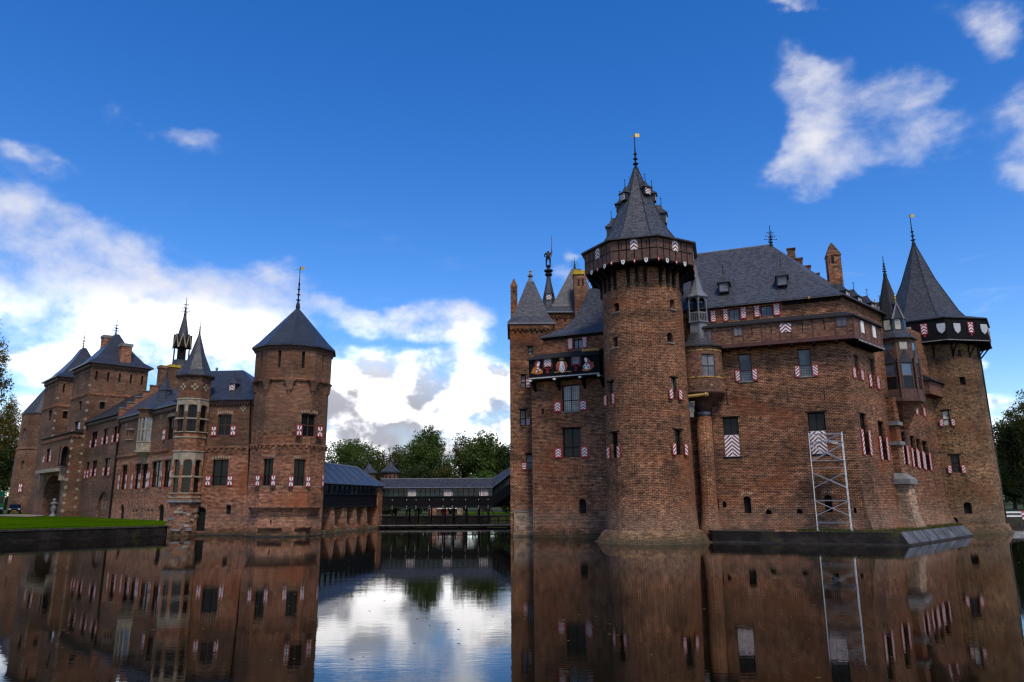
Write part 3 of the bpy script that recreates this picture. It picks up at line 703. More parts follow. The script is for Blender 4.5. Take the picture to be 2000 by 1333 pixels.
# ---- low wing D, receding to the left
def low_wing():
    foot = [wp(18.8), wp(-.6), wp(-.6, -9.5), wp(18.8, -9.5)]; fD = Fc(foot[0], foot[1]); zt = 13.05
    t = thing('castle_wing', (*wp(9), 1.2), 'red and brown brick wing with small bay window and stone stars beside the lawn', 'castle wing')
    low = [fD.rect(*q) for q in ((236, 909, 246.6, 957), (262, 907, 273, 956), (276, 906.5, 287, 954), (294.6, 901.5, 314, 952), (318, 899, 332.5, 952))]
    up = fD.rect(326, 815.6, 339.5, 858.5)
    tri = [fD.rect(246.5+i*5.2, 840, 250.5+i*5.2, 858) for i in range(3)]
    ar = [fD.rect(233.5, 985, 242, 1015), fD.rect(308, 984.5, 320, 1021)]
    sl = [fD.rect(*q) for q in ((258.5, 995, 262, 1013), (264, 995, 267.5, 1013), (288, 994, 291.5, 1015), (294, 994, 297.5, 1015))]
    holes = low+[up]+tri+[(*q, (q[1]-q[0])*.5) for q in ar]+[(*q, (q[1]-q[0])*.5) for q in sl]
    body(t, foot, .6, zt, {0: holes}, ['brick_red', 'brick_brown'], mf=two, zs=[BAND])
    for r in low:
        window(t, fD, r, 2, (.45,), gl='glass', frame='timber_dark', arch=.3)
        w = .5; zt2 = r[2]+(r[3]-r[2])*.62
        shutter(t, fD, (r[0]-.62, r[0]-.04, r[2], zt2), 'gyr', ink='black_paint'); shutter(t, fD, (r[1]+.04, r[1]+.62, r[2], zt2), 'gyr', ink='black_paint')
    window(t, fD, up, 2, (.5,), gl='glass', frame='timber_dark', arch=.3); shutter(t, fD, (up[0]-.95, up[0]-.05, up[2], (up[2]+up[3])/2), 'gyr', ink='black_paint')
    for r in tri: window(t, fD, r, 1, (), gl='glass', frame='stone', sill='stone', lintel='stone')
    for r in ar:
        q = MB(); q.fbox(fD, r[0], r[1], r[2], r[3], -.28, -.22); q.build('door', 'timber_dark', t)
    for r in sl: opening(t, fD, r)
    corbels(t, fD, 0, fD.L-2, BAND+.05); corbels(t, fD, 0, fD.L, zt-.35, .3, .18, 'timber_brown', .25, 'cornice')
    for u, v in ((247, 830), (273, 824), (315, 812)): s, z = fD.sz(u, v); star(t, fD, s, z, .3)
    # roof
    e0, e1, w0 = -.3, fD.L+.5, .35
    mb = MB(); zr = 17.6
    ring0 = [fD.p(e0, zt, w0), fD.p(e1, zt, w0), fD.p(e1, zt, -9.8), fD.p(e0, zt, -9.8)]
    ring1 = [(x, y, z+.12) for x, y, z in ring0]
    ring2 = [fD.p(e0, zt+1.8, -1.3), fD.p(e1-1.4, zt+1.8, -1.3), fD.p(e1-1.4, zt+1.8, -8.2), fD.p(e0, zt+1.8, -8.2)]
    ring3 = [fD.p(e0, zr, -4.7), fD.p(e1-4, zr, -4.7), fD.p(e1-4, zr, -4.8), fD.p(e0, zr, -4.8)]
    mb.rings([ring0, ring1, ring2, ring3]); mb.build('roof', 'slate_blue', t)
    # bay window
    c = fD.sz(289, 845); x, y, _ = fD.p(c[0], 0, -.25); tw = Tw(x, y, 8, R(22.5)); rr = 1.35
    zb, z1, z2, z3 = tw.z(905), tw.z(880), tw.z(866), tw.z(818)
    mb = MB(); mb.rings([tw.ring(z, q) for z, q in ((zb, .35), (zb+.5, .5), (z1-.3, 1.15), (z1-.28, rr+.12), (z1, rr+.12), (z1+.01, rr), (z2, rr), (z2+.01, rr+.06), (z2+.12, rr+.06))])
    bay = mb.build('bay_window', 'stone', t)
    mb = MB(); mb.rings([tw.ring(z, q) for z, q in ((z2+.12, rr-.12), (z3, rr-.12))]); mb.build('pane', 'glass_sky', bay)
    mb = MB()
    for i in range(8):
        a = tw.rot+i*math.pi/4
        for q in (0, math.pi/8): x, y, _ = tw.p(a+q, 0, rr-.06); mb.box((x, y, z2+.1), (.13, .13, z3-z2-.1), math.atan2(tw.dir(a+q).y, tw.dir(a+q).x))
    mb.rings([tw.ring(z, q) for z, q in (((z2+z3)/2, rr-.02), ((z2+z3)/2+.14, rr-.02))]); mb.build('mullions', 'stone', bay)
    mb = MB(); mb.rings([tw.ring(z, q) for z, q in ((z3, rr+.05), (z3+.5, rr+.05), (zt+.1, rr+.05), (zt+.15, rr+.3), (zt+.3, rr+.3))]); mb.build('bay_head', 'brick_brown', bay)
    # conical roof of the bay, with a little lantern
    s, _ = fD.sz(301, 797); x, y, _ = fD.p(s, 0, -1.0); tr = Tw(x, y, 10)
    za, zl = tr.z(735), tr.z(770)
    mb = MB(); mb.rings([tr.ring(z, q) for z, q in ((zt+.1, 1.75), (zt+.2, 1.75), (zt+.9, 1.15), (zt+2.2, .75), (zl-.2, .58))]); mb.build('turret_roof', 'slate_blue', t)
    mb = MB(); mb.rings([tr.ring(z, q) for z, q in ((zl-.25, .5), (zl+.35, .5))]); ln = mb.build('lantern', 'stone_grey', t)
    mb = MB(); mb.rings([tr.ring(z, q) for z, q in ((zl+.35, .78), (zl+.42, .78), (zl+1.0, .35), (za, .05))]); mb.build('lantern_roof', 'slate_blue', ln)
    finial(t, (x, y, za-.1), tr.z(712), r=.05)
    pipe(t, [fD.p(.35, zt, .12), fD.p(.35, .9, .12)], .12, 'timber_dark')
    # chimney behind the turret
    for (u0, u1, v0) in ((331, 349, 714),):
        p = at((u0+u1)/2, v0, 84); w = (u1-u0)/17.0; mb = MB(); mb.box((p.x, p.y, 14), (w, w*.8, p.z-14.3), R(45)); ch = mb.build('chimney', 'brick_brown', t)
        mb = MB(); mb.box((p.x, p.y, p.z-.3), (w*1.15, w*.95, .3), R(45)); mb.build('chimney_cap', 'lichen', ch)
low_wing()
# ---- stepped-gable wing E
def step_wing():
    foot = [wp(34), wp(18.8, .15), wp(18.8, -9.5), wp(34, -9.5)]; fE = Fc(wp(34, .15), foot[1]); zt = 13.6; foot[0] = wp(34, .15)
    t = thing('castle_wing', (*wp(26), 1.3), 'brown brick wing with stepped gable and dark roof next to the gate tower', 'castle wing')
    wins = [fE.rect(*q) for q in ((178, 844, 189, 874), (201, 838, 211, 868), (221, 833, 231.5, 863.5), (167, 903, 173, 934), (179, 900, 188, 931), (203, 895.6, 214, 929))]
    ba = fE.rect(190, 960, 211, 1010)
    body(t, foot, .6, zt, {0: wins+[(*ba, (ba[1]-ba[0])*.5)]}, 'brick_brown', depth=.25)
    for r in wins:
        window(t, fE, r, 2, (.5,), depth=.15, gl='glass', frame='timber_dark'); zm = r[2]+(r[3]-r[2])*.5
        shutter(t, fE, (r[0]-.1, r[0]+.55, r[2]-.05, zm), 'gyr'); shutter(t, fE, (r[1]-.35, r[1]+.4, r[2]-.05, zm), 'gyr')
    q = MB(); q.fbox(fE, ba[0]-.1, ba[1]+.1, ba[2], ba[3]+.1, -.3, -.22); bo = q.build('blocked_arch', 'brick_brown', t)
    for i in range(1, 3): q = MB(); q.fbox(fE, ba[0]+(ba[1]-ba[0])*i/3-.06, ba[0]+(ba[1]-ba[0])*i/3+.06, ba[2]+(ba[3]-ba[2])*.3, ba[2]+(ba[3]-ba[2])*.62, -.22, -.17); q.build('arch_mullion', 'stone_grey', bo)
    corbels(t, fE, 0, fE.L, zt-.3, .3, .18, 'timber_brown', .22, 'cornice')
    gp = Fc(wp(18.8, .2), wp(18.8, -9.5))           # gable plane, facing right
    tops = [gp.sz(*q) for q in ((243, 796), (256, 782), (268, 770), (280, 757), (293, 745))]
    zr = gp.sz(300, 742)[1]; half = 4.85
    mb = MB()
    mb.rings([[fE.p(-.1, zt, .4), fE.p(fE.L-.3, zt, .4), fE.p(fE.L-.3, zt, -10), fE.p(-.1, zt, -10)],
              [fE.p(-.1, zt+.12, .4), fE.p(fE.L-.3, zt+.12, .4), fE.p(fE.L-.3, zt+.12, -10), fE.p(-.1, zt+.12, -10)],
              [fE.p(-.1, zr-.6, -half), fE.p(fE.L-.3, zr-.6, -half), fE.p(fE.L-.3, zr-.6, -half-.05), fE.p(-.1, zr-.6, -half-.05)]]); mb.build('roof', 'slate_dark', t)
    n = 6; mb = MB(); capb = []
    for i in range(n):
        a0, a1 = half*i/n, half*(i+1)/n; z = zt+(zr-zt)*(i+1)/n
        for s0, s1 in ((a0, a1), (2*half-a1, 2*half-a0)):
            mb.fbox(gp, s0, s1, zt-.8, z, -.35, .12); capb.append((s0, s1, z))
    g = mb.build('stepped_gable', 'brick_red', t); 
    for s0, s1, z in capb: q = MB(); q.fbox(gp, s0-.05, s1+.03, z, z+.12, -.42, .2); q.build('gable_coping', 'stone_grey', g)
    p0 = gp.p(half, zr, -.1); zc = vz(716, p0[0], p0[1])
    mb = MB(); mb.fbox(gp, half-.75, half+.75, zr-1, zc-.35, -.7, .4); ch = mb.build('chimney', 'brick_brown', t)
    mb = MB(); mb.fbox(gp, half-.85, half+.85, zc-.35, zc, -.8, .5); mb.build('chimney_cap', 'brick_red', ch)
step_wing()
# ---- gate towers F and G
def gate_tower(sp0, sp1, proud, dep, zt, apex, ftop, label, wl, wr, string, chim=()):
    foot = [wp(sp1, proud), wp(sp0, proud), wp(sp0, proud-dep), wp(sp1, proud-dep)]; fl, fr = Fc(foot[0], foot[1]), Fc(foot[1], foot[2])
    t = thing('gate_tower', (*wp((sp0+sp1)/2, proud-dep/2), 1.2), label, 'castle tower', 'square gatehouse towers')
    L = [fl.rect(*q) for q in wl]; Rr = [fr.rect(*q) for q in wr]
    sl = [(fl.L*(i+.5)/7-.13, fl.L*(i+.5)/7+.13, zt-2.2, zt-1.0) for i in range(7)]
    sr = [(fr.L*(i+.5)/5-.14, fr.L*(i+.5)/5+.14, zt-2.3, zt-1.0) for i in range(5)]
    body(t, foot, .6, zt, {0: L+sl, 1: Rr+sr}, 'brick_brown')
    for r in L: window(t, fl, r, 1, (.5,), gl='glass_sky' if r[2] > 12 else 'glass', frame='timber_dark')
    for r in L:
        if r[2] < 14:
            shutter(t, fl, (r[0]-.8, r[0]-.05, r[2], (r[2]+r[3])/2), 'gyr'); shutter(t, fl, (r[1]+.05, r[1]+.8, r[2], (r[2]+r[3])/2), 'gyr')
    for r in Rr: window(t, fr, r, 2, (.5,), gl='glass', frame='timber_dark', lintel='stone')
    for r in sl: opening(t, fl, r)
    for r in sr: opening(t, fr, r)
    for fc in (fl, fr):
        corbels(t, fc, 0, fc.L, zt-.35, .42, .22, 'timber_brown', .3, 'cornice'); corbels(t, fc, -.08, fc.L+.08, string, .5, .12, 'brick_red', .22, 'string_course')
    k = 0
    for z in np.arange(2.5, zt-3, 1.15):             # pale corner stones
        k += 1; mb = MB(); w = .55 if k % 2 else .32
        mb.fbox(fl, fl.L-w, fl.L+.03, z, z+.32, -.2, .03); mb.build('corner_stone', 'stone', t)
    # roof: steep, with a flared foot
    rg = lambda ins, z: [fl.p(ins, z, -ins), fl.p(fl.L-ins, z, -ins), fl.p(fl.L-ins, z, -dep+ins), fl.p(ins, z, -dep+ins)]
    h = apex-zt; m = min(fl.L, dep)/2
    mb = MB(); mb.rings([rg(-.55, zt), rg(-.55, zt+.16), rg(.5, zt+h*.17), rg(m*.42, zt+h*.42), rg(m*.72, zt+h*.72), rg(m-.25, apex)]); rf = mb.build('roof', 'slate_blue', t)
    c = fl.p(fl.L/2, apex, -dep/2); finial(t, (c[0], c[1], apex-.1), ftop, r=.11, cross=True)
    for (u, v, ins, w) in chim:
        s_ = fr.sz(u, v, -ins)[0]; p = fr.p(s_, 0, -ins); z = vz(v, p[0], p[1]); mb = MB(); mb.box((p[0], p[1], zt), (w, w, z-zt-.4), R(45)); ch = mb.build('chimney', 'brick_red', t)
        mb = MB(); mb.box((p[0], p[1], z-.4), (w*1.15, w*1.15, .4), R(45)); mb.build('chimney_cap', 'stone_grey', ch)
    return t, fl, fr
_c = wp(39, -3); _z = lambda v, xy: vz(v, xy[0], xy[1])
gate_tower(sp_at(176.5, .6, 20), sp_at(143, .6, 20), .6, 7.3, 21.8, _z(661, _c), _z(630, _c), 'larger square gate tower with tall brick chimneys on its slate roof', [(144, 824, 155, 852), (153.5, 784, 159, 802)], [(195, 785, 205, 799)], 17.6,
           chim=((246, 673, .85, 1.35), (211, 657, 5.6, 1.35)))
_c = wp(57.5, -3)
gate_tower(sp_at(113.5, .6, 20), sp_at(86, .6, 20), .6, 7.3, 22.0, _z(689, _c), _z(655, _c), 'square gate tower without chimneys above the gateway arch', [(94, 802, 101, 822)], [(123, 803, 132, 818)], 17.6)
def gate_bay():
    pr = 1.8; s0_, s1_ = sp_at(137, pr), sp_at(79, pr); foot = [wp(s1_, pr), wp(s0_, pr), wp(s0_, -.4), wp(s1_, -.4)]; f0, f1 = Fc(foot[0], foot[1]), Fc(foot[1], foot[2])
    zt = f0.sz(130, 848)[1]
    t = thing('gatehouse', (*wp(55, 2), 1.3), 'lower gatehouse front with dark entrance arch and stone canopy below the gate tower', 'gatehouse')
    ar = f0.rect(84, 928, 118, 1005); ar = (ar[0], ar[1], 1.2, ar[3]); w1 = f0.rect(89, 877, 98, 903); n1 = f1.rect(120, 872, 134, 908)
    body(t, foot, .6, zt, {0: [(*ar, 2.4), w1], 1: [(n1[0], n1[1], n1[2], n1[3], .6)]}, 'brick_brown', depth=2.0)
    q = MB(); q.fbox(f0, ar[0]-.2, ar[1]+.2, ar[2]-.4, ar[3]+.3, -2.2, -2.02); q.build('gate_passage', 'timber_dark', t)
    window(t, f0, w1, 1, (.5,), gl='glass', frame='timber_dark'); shutter(t, f0, (w1[0]-1, w1[0], w1[2], (w1[2]+w1[3])/2), 'gyr'); shutter(t, f0, (w1[1], w1[1]+1, w1[2], (w1[2]+w1[3])/2), 'gyr')
    q = MB(); q.fbox(f1, n1[0]-.1, n1[1]+.1, n1[2]-.1, n1[3]+.1, -.9, -.8); q.build('niche_back', 'dark_room', t)
    q = MB(); q.fbox(f0, ar[0]-1.0, ar[1]+1.2, ar[3]+.25, ar[3]+.7, -.1, 1.1); q.build('stone_canopy', 'stone', t)
    for a in (ar[0]-.9, ar[1]+.4):
        q = MB(); q.fprism(f0, [(a, ar[3]-.9), (a+.6, ar[3]-.9), (a+.6, ar[3]+.25), (a, ar[3]+.25)], -.1, .6); q.build('canopy_bracket', 'stone', t)
    corbels(t, f0, 0, f0.L, zt-.5, .5, .15, 'brick_red', .25); corbels(t, f1, 0, f1.L, zt-.5, .5, .15, 'brick_red', .25)
    mb = MB(); mb.rings([rect_ring(f0, -.3, f0.L+.3, -2.8, .3, zt), rect_ring(f0, -.3, f0.L+.3, -2.8, .3, zt+.1), rect_ring(f0, -.1, f0.L+.1, -2.8, -2.4, zt+1.1)]); mb.build('roof', 'slate_dark', t)
    k = 0
    for z in np.arange(2, zt-1, 1.0):
        k += 1; q = MB(); w = .9 if k % 2 else .5; q.fbox(f0, f0.L-w, f0.L+.03, z, z+.35, -.2, .03); q.build('corner_stone', 'stone', t)
gate_bay()
def far_tower():
    tw, rr = cyl(37, 128, 850, 133, 10, R(10)); zt = tw.z(812)
    t = thing('round_tower', (tw.c.x, tw.c.y, 1.2), 'far many-sided brick tower with slate cone at the left end of the gatehouse', 'castle tower')
    wr = [tw.rect(44, 838, 50, 862, rr), tw.rect(42, 900, 48, 918, rr)]
    zm = tw.z(880)
    tbody(t, tw, [(.8, rr*1.1), (zm-.6, rr*1.05), (zm, rr), (zt, rr)], [(a, f, r, 0) for a, f, r in wr], 'brick_brown')
    for a, f, r in wr: window(t, f, r, 1, (.5,), gl='glass_sky', frame='stone')
    a, f, r = tw.rect(38, 945, 46, 962, rr*1.02); shutter(t, f, r, 'gyr', out=.3)
    mb = MB(); mb.rings([tw.ring(z, q) for z, q in ((zm-.1, rr*1.02), (zm, rr*1.06), (zm+.3, rr*1.06), (zm+.35, rr))]); mb.build('string_course', 'brick_red', t)
    za = tw.z(752); mb = MB(); mb.rings([tw.ring(z, q) for z, q in ((zt-.05, rr*1.04), (zt+.15, rr*1.04), (za, .15))]); mb.build('roof', 'slate_fine', t)
far_tower()
# ---- front bay B between oriel turret and corner tower
def front_bay():
    x0, y0 = xof(346, 73.4, 6), 73.4; x1, y1 = xof(505, 72.4, 6), 72.4
    foot = [(x0, y0), (x1, y1), (x1+.6, y1+9), (x0+.6, y0+9)]; f = Fc(foot[0], foot[1]); zt = f.sz(450, 783)[1]
    t = thing('castle_wing', ((x0+x1)/2, y0, 0), 'narrow brick bay with small slate dormer between slim turret and corner tower', 'castle wing')
    w1, w2 = f.rect(425, 810, 451, 851), f.rect(414, 898, 445, 949); dr = f.rect(383, 991, 401, 1038); sw = f.rect(441, 987, 451, 1005)
    body(t, foot, -1.8, zt, {0: [w1, w2, (*dr, .35), (*sw, .12)]}, ['brick_red', 'brick_brown'], mf=two, zs=[BAND])
    window(t, f, w1, 2, (.5,), gl='glass_lead_dark', arch=.3); side_shutters(t, f, w1, ('gyr', 'gyr'), ink='black_paint')
    window(t, f, w2, 2, (.35,), gl='glass_lead_dark', frame='timber_dark', arch=.3); side_shutters(t, f, w2, ('gyr', 'gyr'), low=.38, wfac=.36, ink='black_paint')
    opening(t, f, dr, name='doorway'); opening(t, f, sw); arch_band(t, f, dr[0]-.05, dr[1]+.05, dr[3], .22); arch_band(t, f, sw[0]-.05, sw[1]+.05, sw[3], .18, 7)
    corbels(t, f, 1.5, f.L-.6, BAND+.05, .62, .12, drop=.34); corbels(t, f, 0, f.L, zt-.3, .3, .22, 'timber_brown', .28, 'cornice')
    s, z = f.sz(475, 798); star(t, f, s, z, .28)
    q = MB(); q.fbox(f, 0, f.L, -.5, .10, -.1, .12); q.build('plinth', 'stone_dark', t)
    zr = f.sz(450, 724, -4.2)[1]; s0 = f.sz(408, 724, -4.2)[0]; s1 = f.sz(474, 724, -4.2)[0]
    mb = MB(); mb.rings([rect_ring(f, -1, f.L+.2, -9, .42, zt), rect_ring(f, -1, f.L+.2, -9, .42, zt+.12), rect_ring(f, -.2, f.L-.7, -8, -.9, zt+1.0), rect_ring(f, s0, s1, -4.6, -4.2, zr)]); mb.build('roof', 'slate_blue', t)
    s, z = f.sz(454, 764, -1.3); p = f.p(s, z, -1.15); dormer(t, p, f.n, .75, .75, .75, depth=1.6, face='shutter', mat='lead_dark', finial_h=.25)
    q = MB(); p = f.p(s0+.8, zr, -4.4); q.lathe(p, [(.1, -.1), (.1, .15), (.17, .25), (.12, .38), (.01, .42)], 8); q.build('ridge_knob', 'lead', t)
    pipe(t, [f.p(f.sz(491, 790)[0], zt, .2), f.p(f.sz(489, 880)[0], 8.4, .2), f.p(f.sz(483, 1040)[0]-.0, .3, .2)], .09, 'timber_dark')
front_bay()
# ---- slim oriel turret
def oriel_turret():
    tw, rr = cyl(343, 411, 790, 72.7, 8, R(22.5)); r2 = rr*.93
    t = thing('oriel_turret', (tw.c.x, tw.c.y, 0), 'slim eight-sided turret with two tiers of stone-framed windows and tall slate spire', 'turret')
    zt, zA, zB, zC, zD, zE, zF, zG = [tw.z(v) for v in (738, 785, 848, 856, 884, 974, 983, 1046)]
    up, lo = [], []
    for k in range(8):
        a = R(45*k); f = tw.fc(a, rr); up.append((a, f, (-.46, .46, zB+.15, zA-.45), .35))
        f2 = tw.fc(a, r2); lo.append((a, f2, (-.44, .44, zE+.55, zD-.75), .3))
    split = (zC+zD)/2
    tbody(t, tw, [(zB, rr), (zA+.0, rr), (zt, rr)], up, ['stone', 'brick_brown'], name='upper_wall', depth=.22, mf=lambda z: 0 if zA-1.15 < z < zA else 1, zs=[zA, zA-1.15])
    tbody(t, tw, [(zF+.1, r2), (zE, r2), (zD, r2), (zB, rr*.97)], lo, ['brick_red', 'stone'], name='lower_wall', depth=.22, mf=lambda z: 1 if zD-1.3 < z < zD else 0, zs=[zD-1.3])
    for (a, f, r, arch), rad in [(x, rr) for x in up if math.cos(x[0]) > -.2]+[(x, r2) for x in lo if math.cos(x[0]) > -.2]:
        window(t, f, r, 2 if rad == rr else 1, (.48,), depth=.12, gl='glass_lead_dark' if rad == rr else 'glass', frame='timber_dark' if rad == rr else 'timber_brown', sill='stone')
        q = MB(); zz = r[2]+(r[3]-r[2])*.48; q.fbox(f, r[0]-.05, r[1]+.05, zz-.08, zz+.08, -.2, .06); q.build('transom', 'stone', t)
    bands = [('stone_band', zA, .20, rr+.05, 'stone'), ('stone_band', zC-.1, .16, rr+.02, 'stone'), ('stone_band', zD-.05, .18, r2+.08, 'stone'), ('stone_band', zE, .16, r2+.05, 'stone'), ('corbel_band', zF, .3, r2+.14, 'stone_grey'), ('cornice', zt-.15, .25, rr+.22, 'timber_brown')]
    for nm, z, h, q, m_ in bands:
        mb = MB(); mb.rings([tw.ring(z, q-.06), tw.ring(z+h*.3, q), tw.ring(z+h, q)]); mb.build(nm, m_, t)
    for k in range(8):
        if math.cos(R(45*k)) > 0: star(t, tw.fc(R(45*k), rr), 0, (zA+zt)/2+.1, .33)
    mb = MB(); mb.rings([tw.ring(z, q) for z, q in ((-1.5, r2*.92), (zF+.1, r2*.92))]); mb.build('base_pier', 'brick_red', t)
    rs = random.Random(4)
    for k in range(26):                                # ragged stone blocks in the pier
        a = R(rs.uniform(-70, 70)); f = tw.fc(a, r2*.92); z = rs.uniform(.3, zF-.5); w = rs.uniform(.15, .4); q = MB(); q.fbox(f, -w, w, z, z+rs.uniform(.15, .3), -.3, rs.uniform(.03, .12)); q.build('stone_block', rs.choice(['stone', 'stone_grey', 'brick_red']), t)
    za = tw.z(652); mb = MB(); mb.rings([tw.ring(z, q) for z, q in ((zt, rr+.38), (zt+.12, rr+.38), (zt+.7, rr*.92), (zt+(za-zt)*.5, rr*.48), (za, .08))]); mb.build('roof', 'slate_fine', t)
    finial(t, (tw.c.x, tw.c.y, za-.1), tw.z(624), r=.07, cross=False, rings=3)
oriel_turret()
# ---- ten-sided corner tower
def corner_tower():
    tw, rr = cyl(495, 649, 740, 72.4, 10, R(-5)); rl = rr*.955
    t = thing('corner_tower', (tw.c.x, tw.c.y, 0), 'ten-sided brick corner tower with low slate cone and gilded flag, left of the covered gallery', 'castle tower')
    zt, zc0, zc1, zlow = [tw.z(v) for v in (690, 752, 772, 1046)]
    slits = []
    for k in range(10):
        a = R(-5+18+36*k); f = tw.fc(a, rr); slits.append((a, f, (-.16, .16, tw.z(730), tw.z(699)), 0))
    W = [tw.rect(589, 809, 617, 853, rl), tw.rect(512, 896, 533, 949, rl), tw.rect(573, 898, 596, 951, rl), tw.rect(625.5, 905, 631, 951, rl)]
    loop = [tw.rect(487+0, 1014, 491, 1026, rl), tw.rect(527, 1016, 530.5, 1026, rl)]
    def mf(z): return 0 if z < BAND else 2 if z < BAND+1.5 else 1
    tbody(t, tw, [(-1.8, rl*1.01), (zc0, rl)], [(a, f, r, 0) for a, f, r in W[:3]]+[(a, f, r, 0) for a, f, r in loop[1:]], ['brick_red', 'brick_brown', 'brick_main'], mf=mf, zs=[BAND, BAND+1.5])
    tbody(t, tw, [(zc0-.1, rr*1.0), (zt, rr)], slits, 'brick_brown', name='upper_wall')
    for a, f, r, _ in slits:
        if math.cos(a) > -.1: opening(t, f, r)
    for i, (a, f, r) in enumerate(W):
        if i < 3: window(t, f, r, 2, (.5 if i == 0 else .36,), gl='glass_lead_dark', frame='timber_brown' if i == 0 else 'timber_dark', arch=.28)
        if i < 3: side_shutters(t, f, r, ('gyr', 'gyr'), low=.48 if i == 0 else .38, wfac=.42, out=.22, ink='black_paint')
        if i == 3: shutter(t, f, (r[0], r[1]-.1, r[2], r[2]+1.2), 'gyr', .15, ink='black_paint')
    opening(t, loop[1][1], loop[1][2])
    for z, q, h, m_, nm in ((zc0-.05, rr+.06, .22, 'brick_red', 'string_course'), (tw.z(953), rl+.05, .12, 'brick_pale', 'string_course'), (zt-.3, rr+.14, .3, 'timber_brown', 'cornice')):
        mb = MB(); mb.rings([tw.ring(z, q-.05), tw.ring(z+h*.4, q), tw.ring(z+h, q)]); mb.build(nm, m_, t)
    for k in range(10):                                # pendant corbels under the overhang, at the corners
        a = R(-5+36*k)
        if math.cos(a) < -.1: continue
        f = tw.fc(a, rl); mb = MB()
        mb.rings([[f.p(s*w, z, d) for s, d in ((-1, dd), (1, dd), (1, -.2), (-1, -.2))] for z, w, dd in ((zc1-.5, .04, .03), (zc1-.1, .13, .08), (zc1, .24, .13), (zc0-.3, .36, .20), (zc0-.12, .55, .24), (zc0, .62, .26))]); mb.build('pendant_corbel', 'brick_brown', t)
    for k in range(10):
        a = R(-5+18+36*k)
        if math.cos(a) > -.3: f = tw.fc(a, rl); w = rl*math.sin(R(18)); corbels(t, f, -w, w, BAND+.05, .58, .14, drop=.34)
    # brick balcony mouldings low on the tower
    for (u0, u1) in ((489, 574), (574, 622)):
        a0, z1 = tw.hit(u0+2, 991, rl); a1, _ = tw.hit(u1-1, 991, rl); z0 = tw.z(1009); mb = MB(); n = 8; rgs = []
        for z, q in ((z0-.1, -.02), (z0+.05, .07), ((z0+z1)/2, .26), (z1-.05, .60), (z1+.06, .60)):
            A = [a0+(a1-a0)*i/n for i in range(n+1)]; rgs.append([tw.p(a, z, rl+q) for a in A]+[tw.p(a, z, rl-.2) for a in reversed(A)])
        mb.rings(rgs); mb.build('brick_moulding', 'brick_red', t)
    for (u0, u1) in ((506, 551), (576, 606)):
        a0, z1 = tw.hit(u0, 1030, rl); a1, _ = tw.hit(u1, 1030, rl); mb = MB(); rgs = []
        for z, q in ((z1-.4, .0), (z1-.1, .34), (z1, .38)):
            A = [a0+(a1-a0)*i/6 for i in range(7)]; rgs.append([tw.p(a, z, rl+q) for a in A]+[tw.p(a, z, rl-.2) for a in reversed(A)])
        mb.rings(rgs); mb.build('brick_ledge', 'brick_red', t)
    q = MB(); q.rings([tw.ring(z, r_) for z, r_ in ((-1, rl*1.035), (.08, rl*1.035), (.12, rl*1.0))]); q.build('plinth', 'stone_dark', t)
    za = tw.z(598); mb = MB(); mb.rings([tw.ring(z, q) for z, q in ((zt, rr+.42), (zt+.13, rr+.42), (zt+.8, rr*.93), (za-.3, .16), (za, .12))]); mb.build('roof', 'slate_blue', t)
    finial(t, (tw.c.x, tw.c.y, za-.1), tw.z(520), flag=.42, r=.12, rings=4)
corner_tower()
# ---- bell spire above the roofs
def bell_spire():
    tw, rr = cyl(335, 372, 700, 92, 8, R(22.5)); z = [tw.z(v) for v in (752, 710, 705, 680, 668, 622, 598, 580)]
    t = thing('bell_spire', (tw.c.x, tw.c.y, 14), 'slender slate bell spire with open lantern and little gables behind the slim turret', 'spire')
    mb = MB(); mb.rings([tw.ring(a, q) for a, q in ((13, rr*1.55), (z[0], rr*1.5), (z[1], rr*.95), (z[2], rr*.95))]); mb.build('spire_base', 'slate_fine', t)
    for k in range(8):
        a = tw.rot+k*math.pi/4; x, y, _ = tw.p(a, 0, rr*.85); mb = MB(); mb.tube((x, y, z[2]-.1), (x, y, z[4]), .09, .09, 6); mb.build('lantern_post', 'timber_dark', t)
    mb = MB(); mb.rings([tw.ring(a, q) for a, q in ((z[2], rr*.5), (z[4], rr*.5))]); mb.build('lantern_core', 'dark_room', t)
    for k in range(8):
        f = tw.fc(tw.rot+math.pi/8+k*math.pi/4, rr*.98); w = rr*.42; mb = MB(); mb.fprism(f, [(-w, z[3]), (w, z[3]), (0, z[4]+.9)], -.25, .05); g = mb.build('gable', 'timber_dark', t)
        mb = MB(); mb.fprism(f, [(-w-.05, z[3]-.1), (-w+.1, z[3]-.1), (0, z[4]+.75), (w-.1, z[3]-.1), (w+.05, z[3]-.1), (0, z[4]+1.05)], .05, .12); mb.build('gable_trim', 'stone', g)
    mb = MB(); mb.rings([tw.ring(a, q) for a, q in ((z[3], rr*.95), (z[4]+.2, rr*.74), (z[5], rr*.20), (z[6], .06))]); mb.build('spire_roof', 'slate_fine', t)
    finial(t, (tw.c.x, tw.c.y, z[5]), z[7], r=.10, cross=True)
bell_spire()
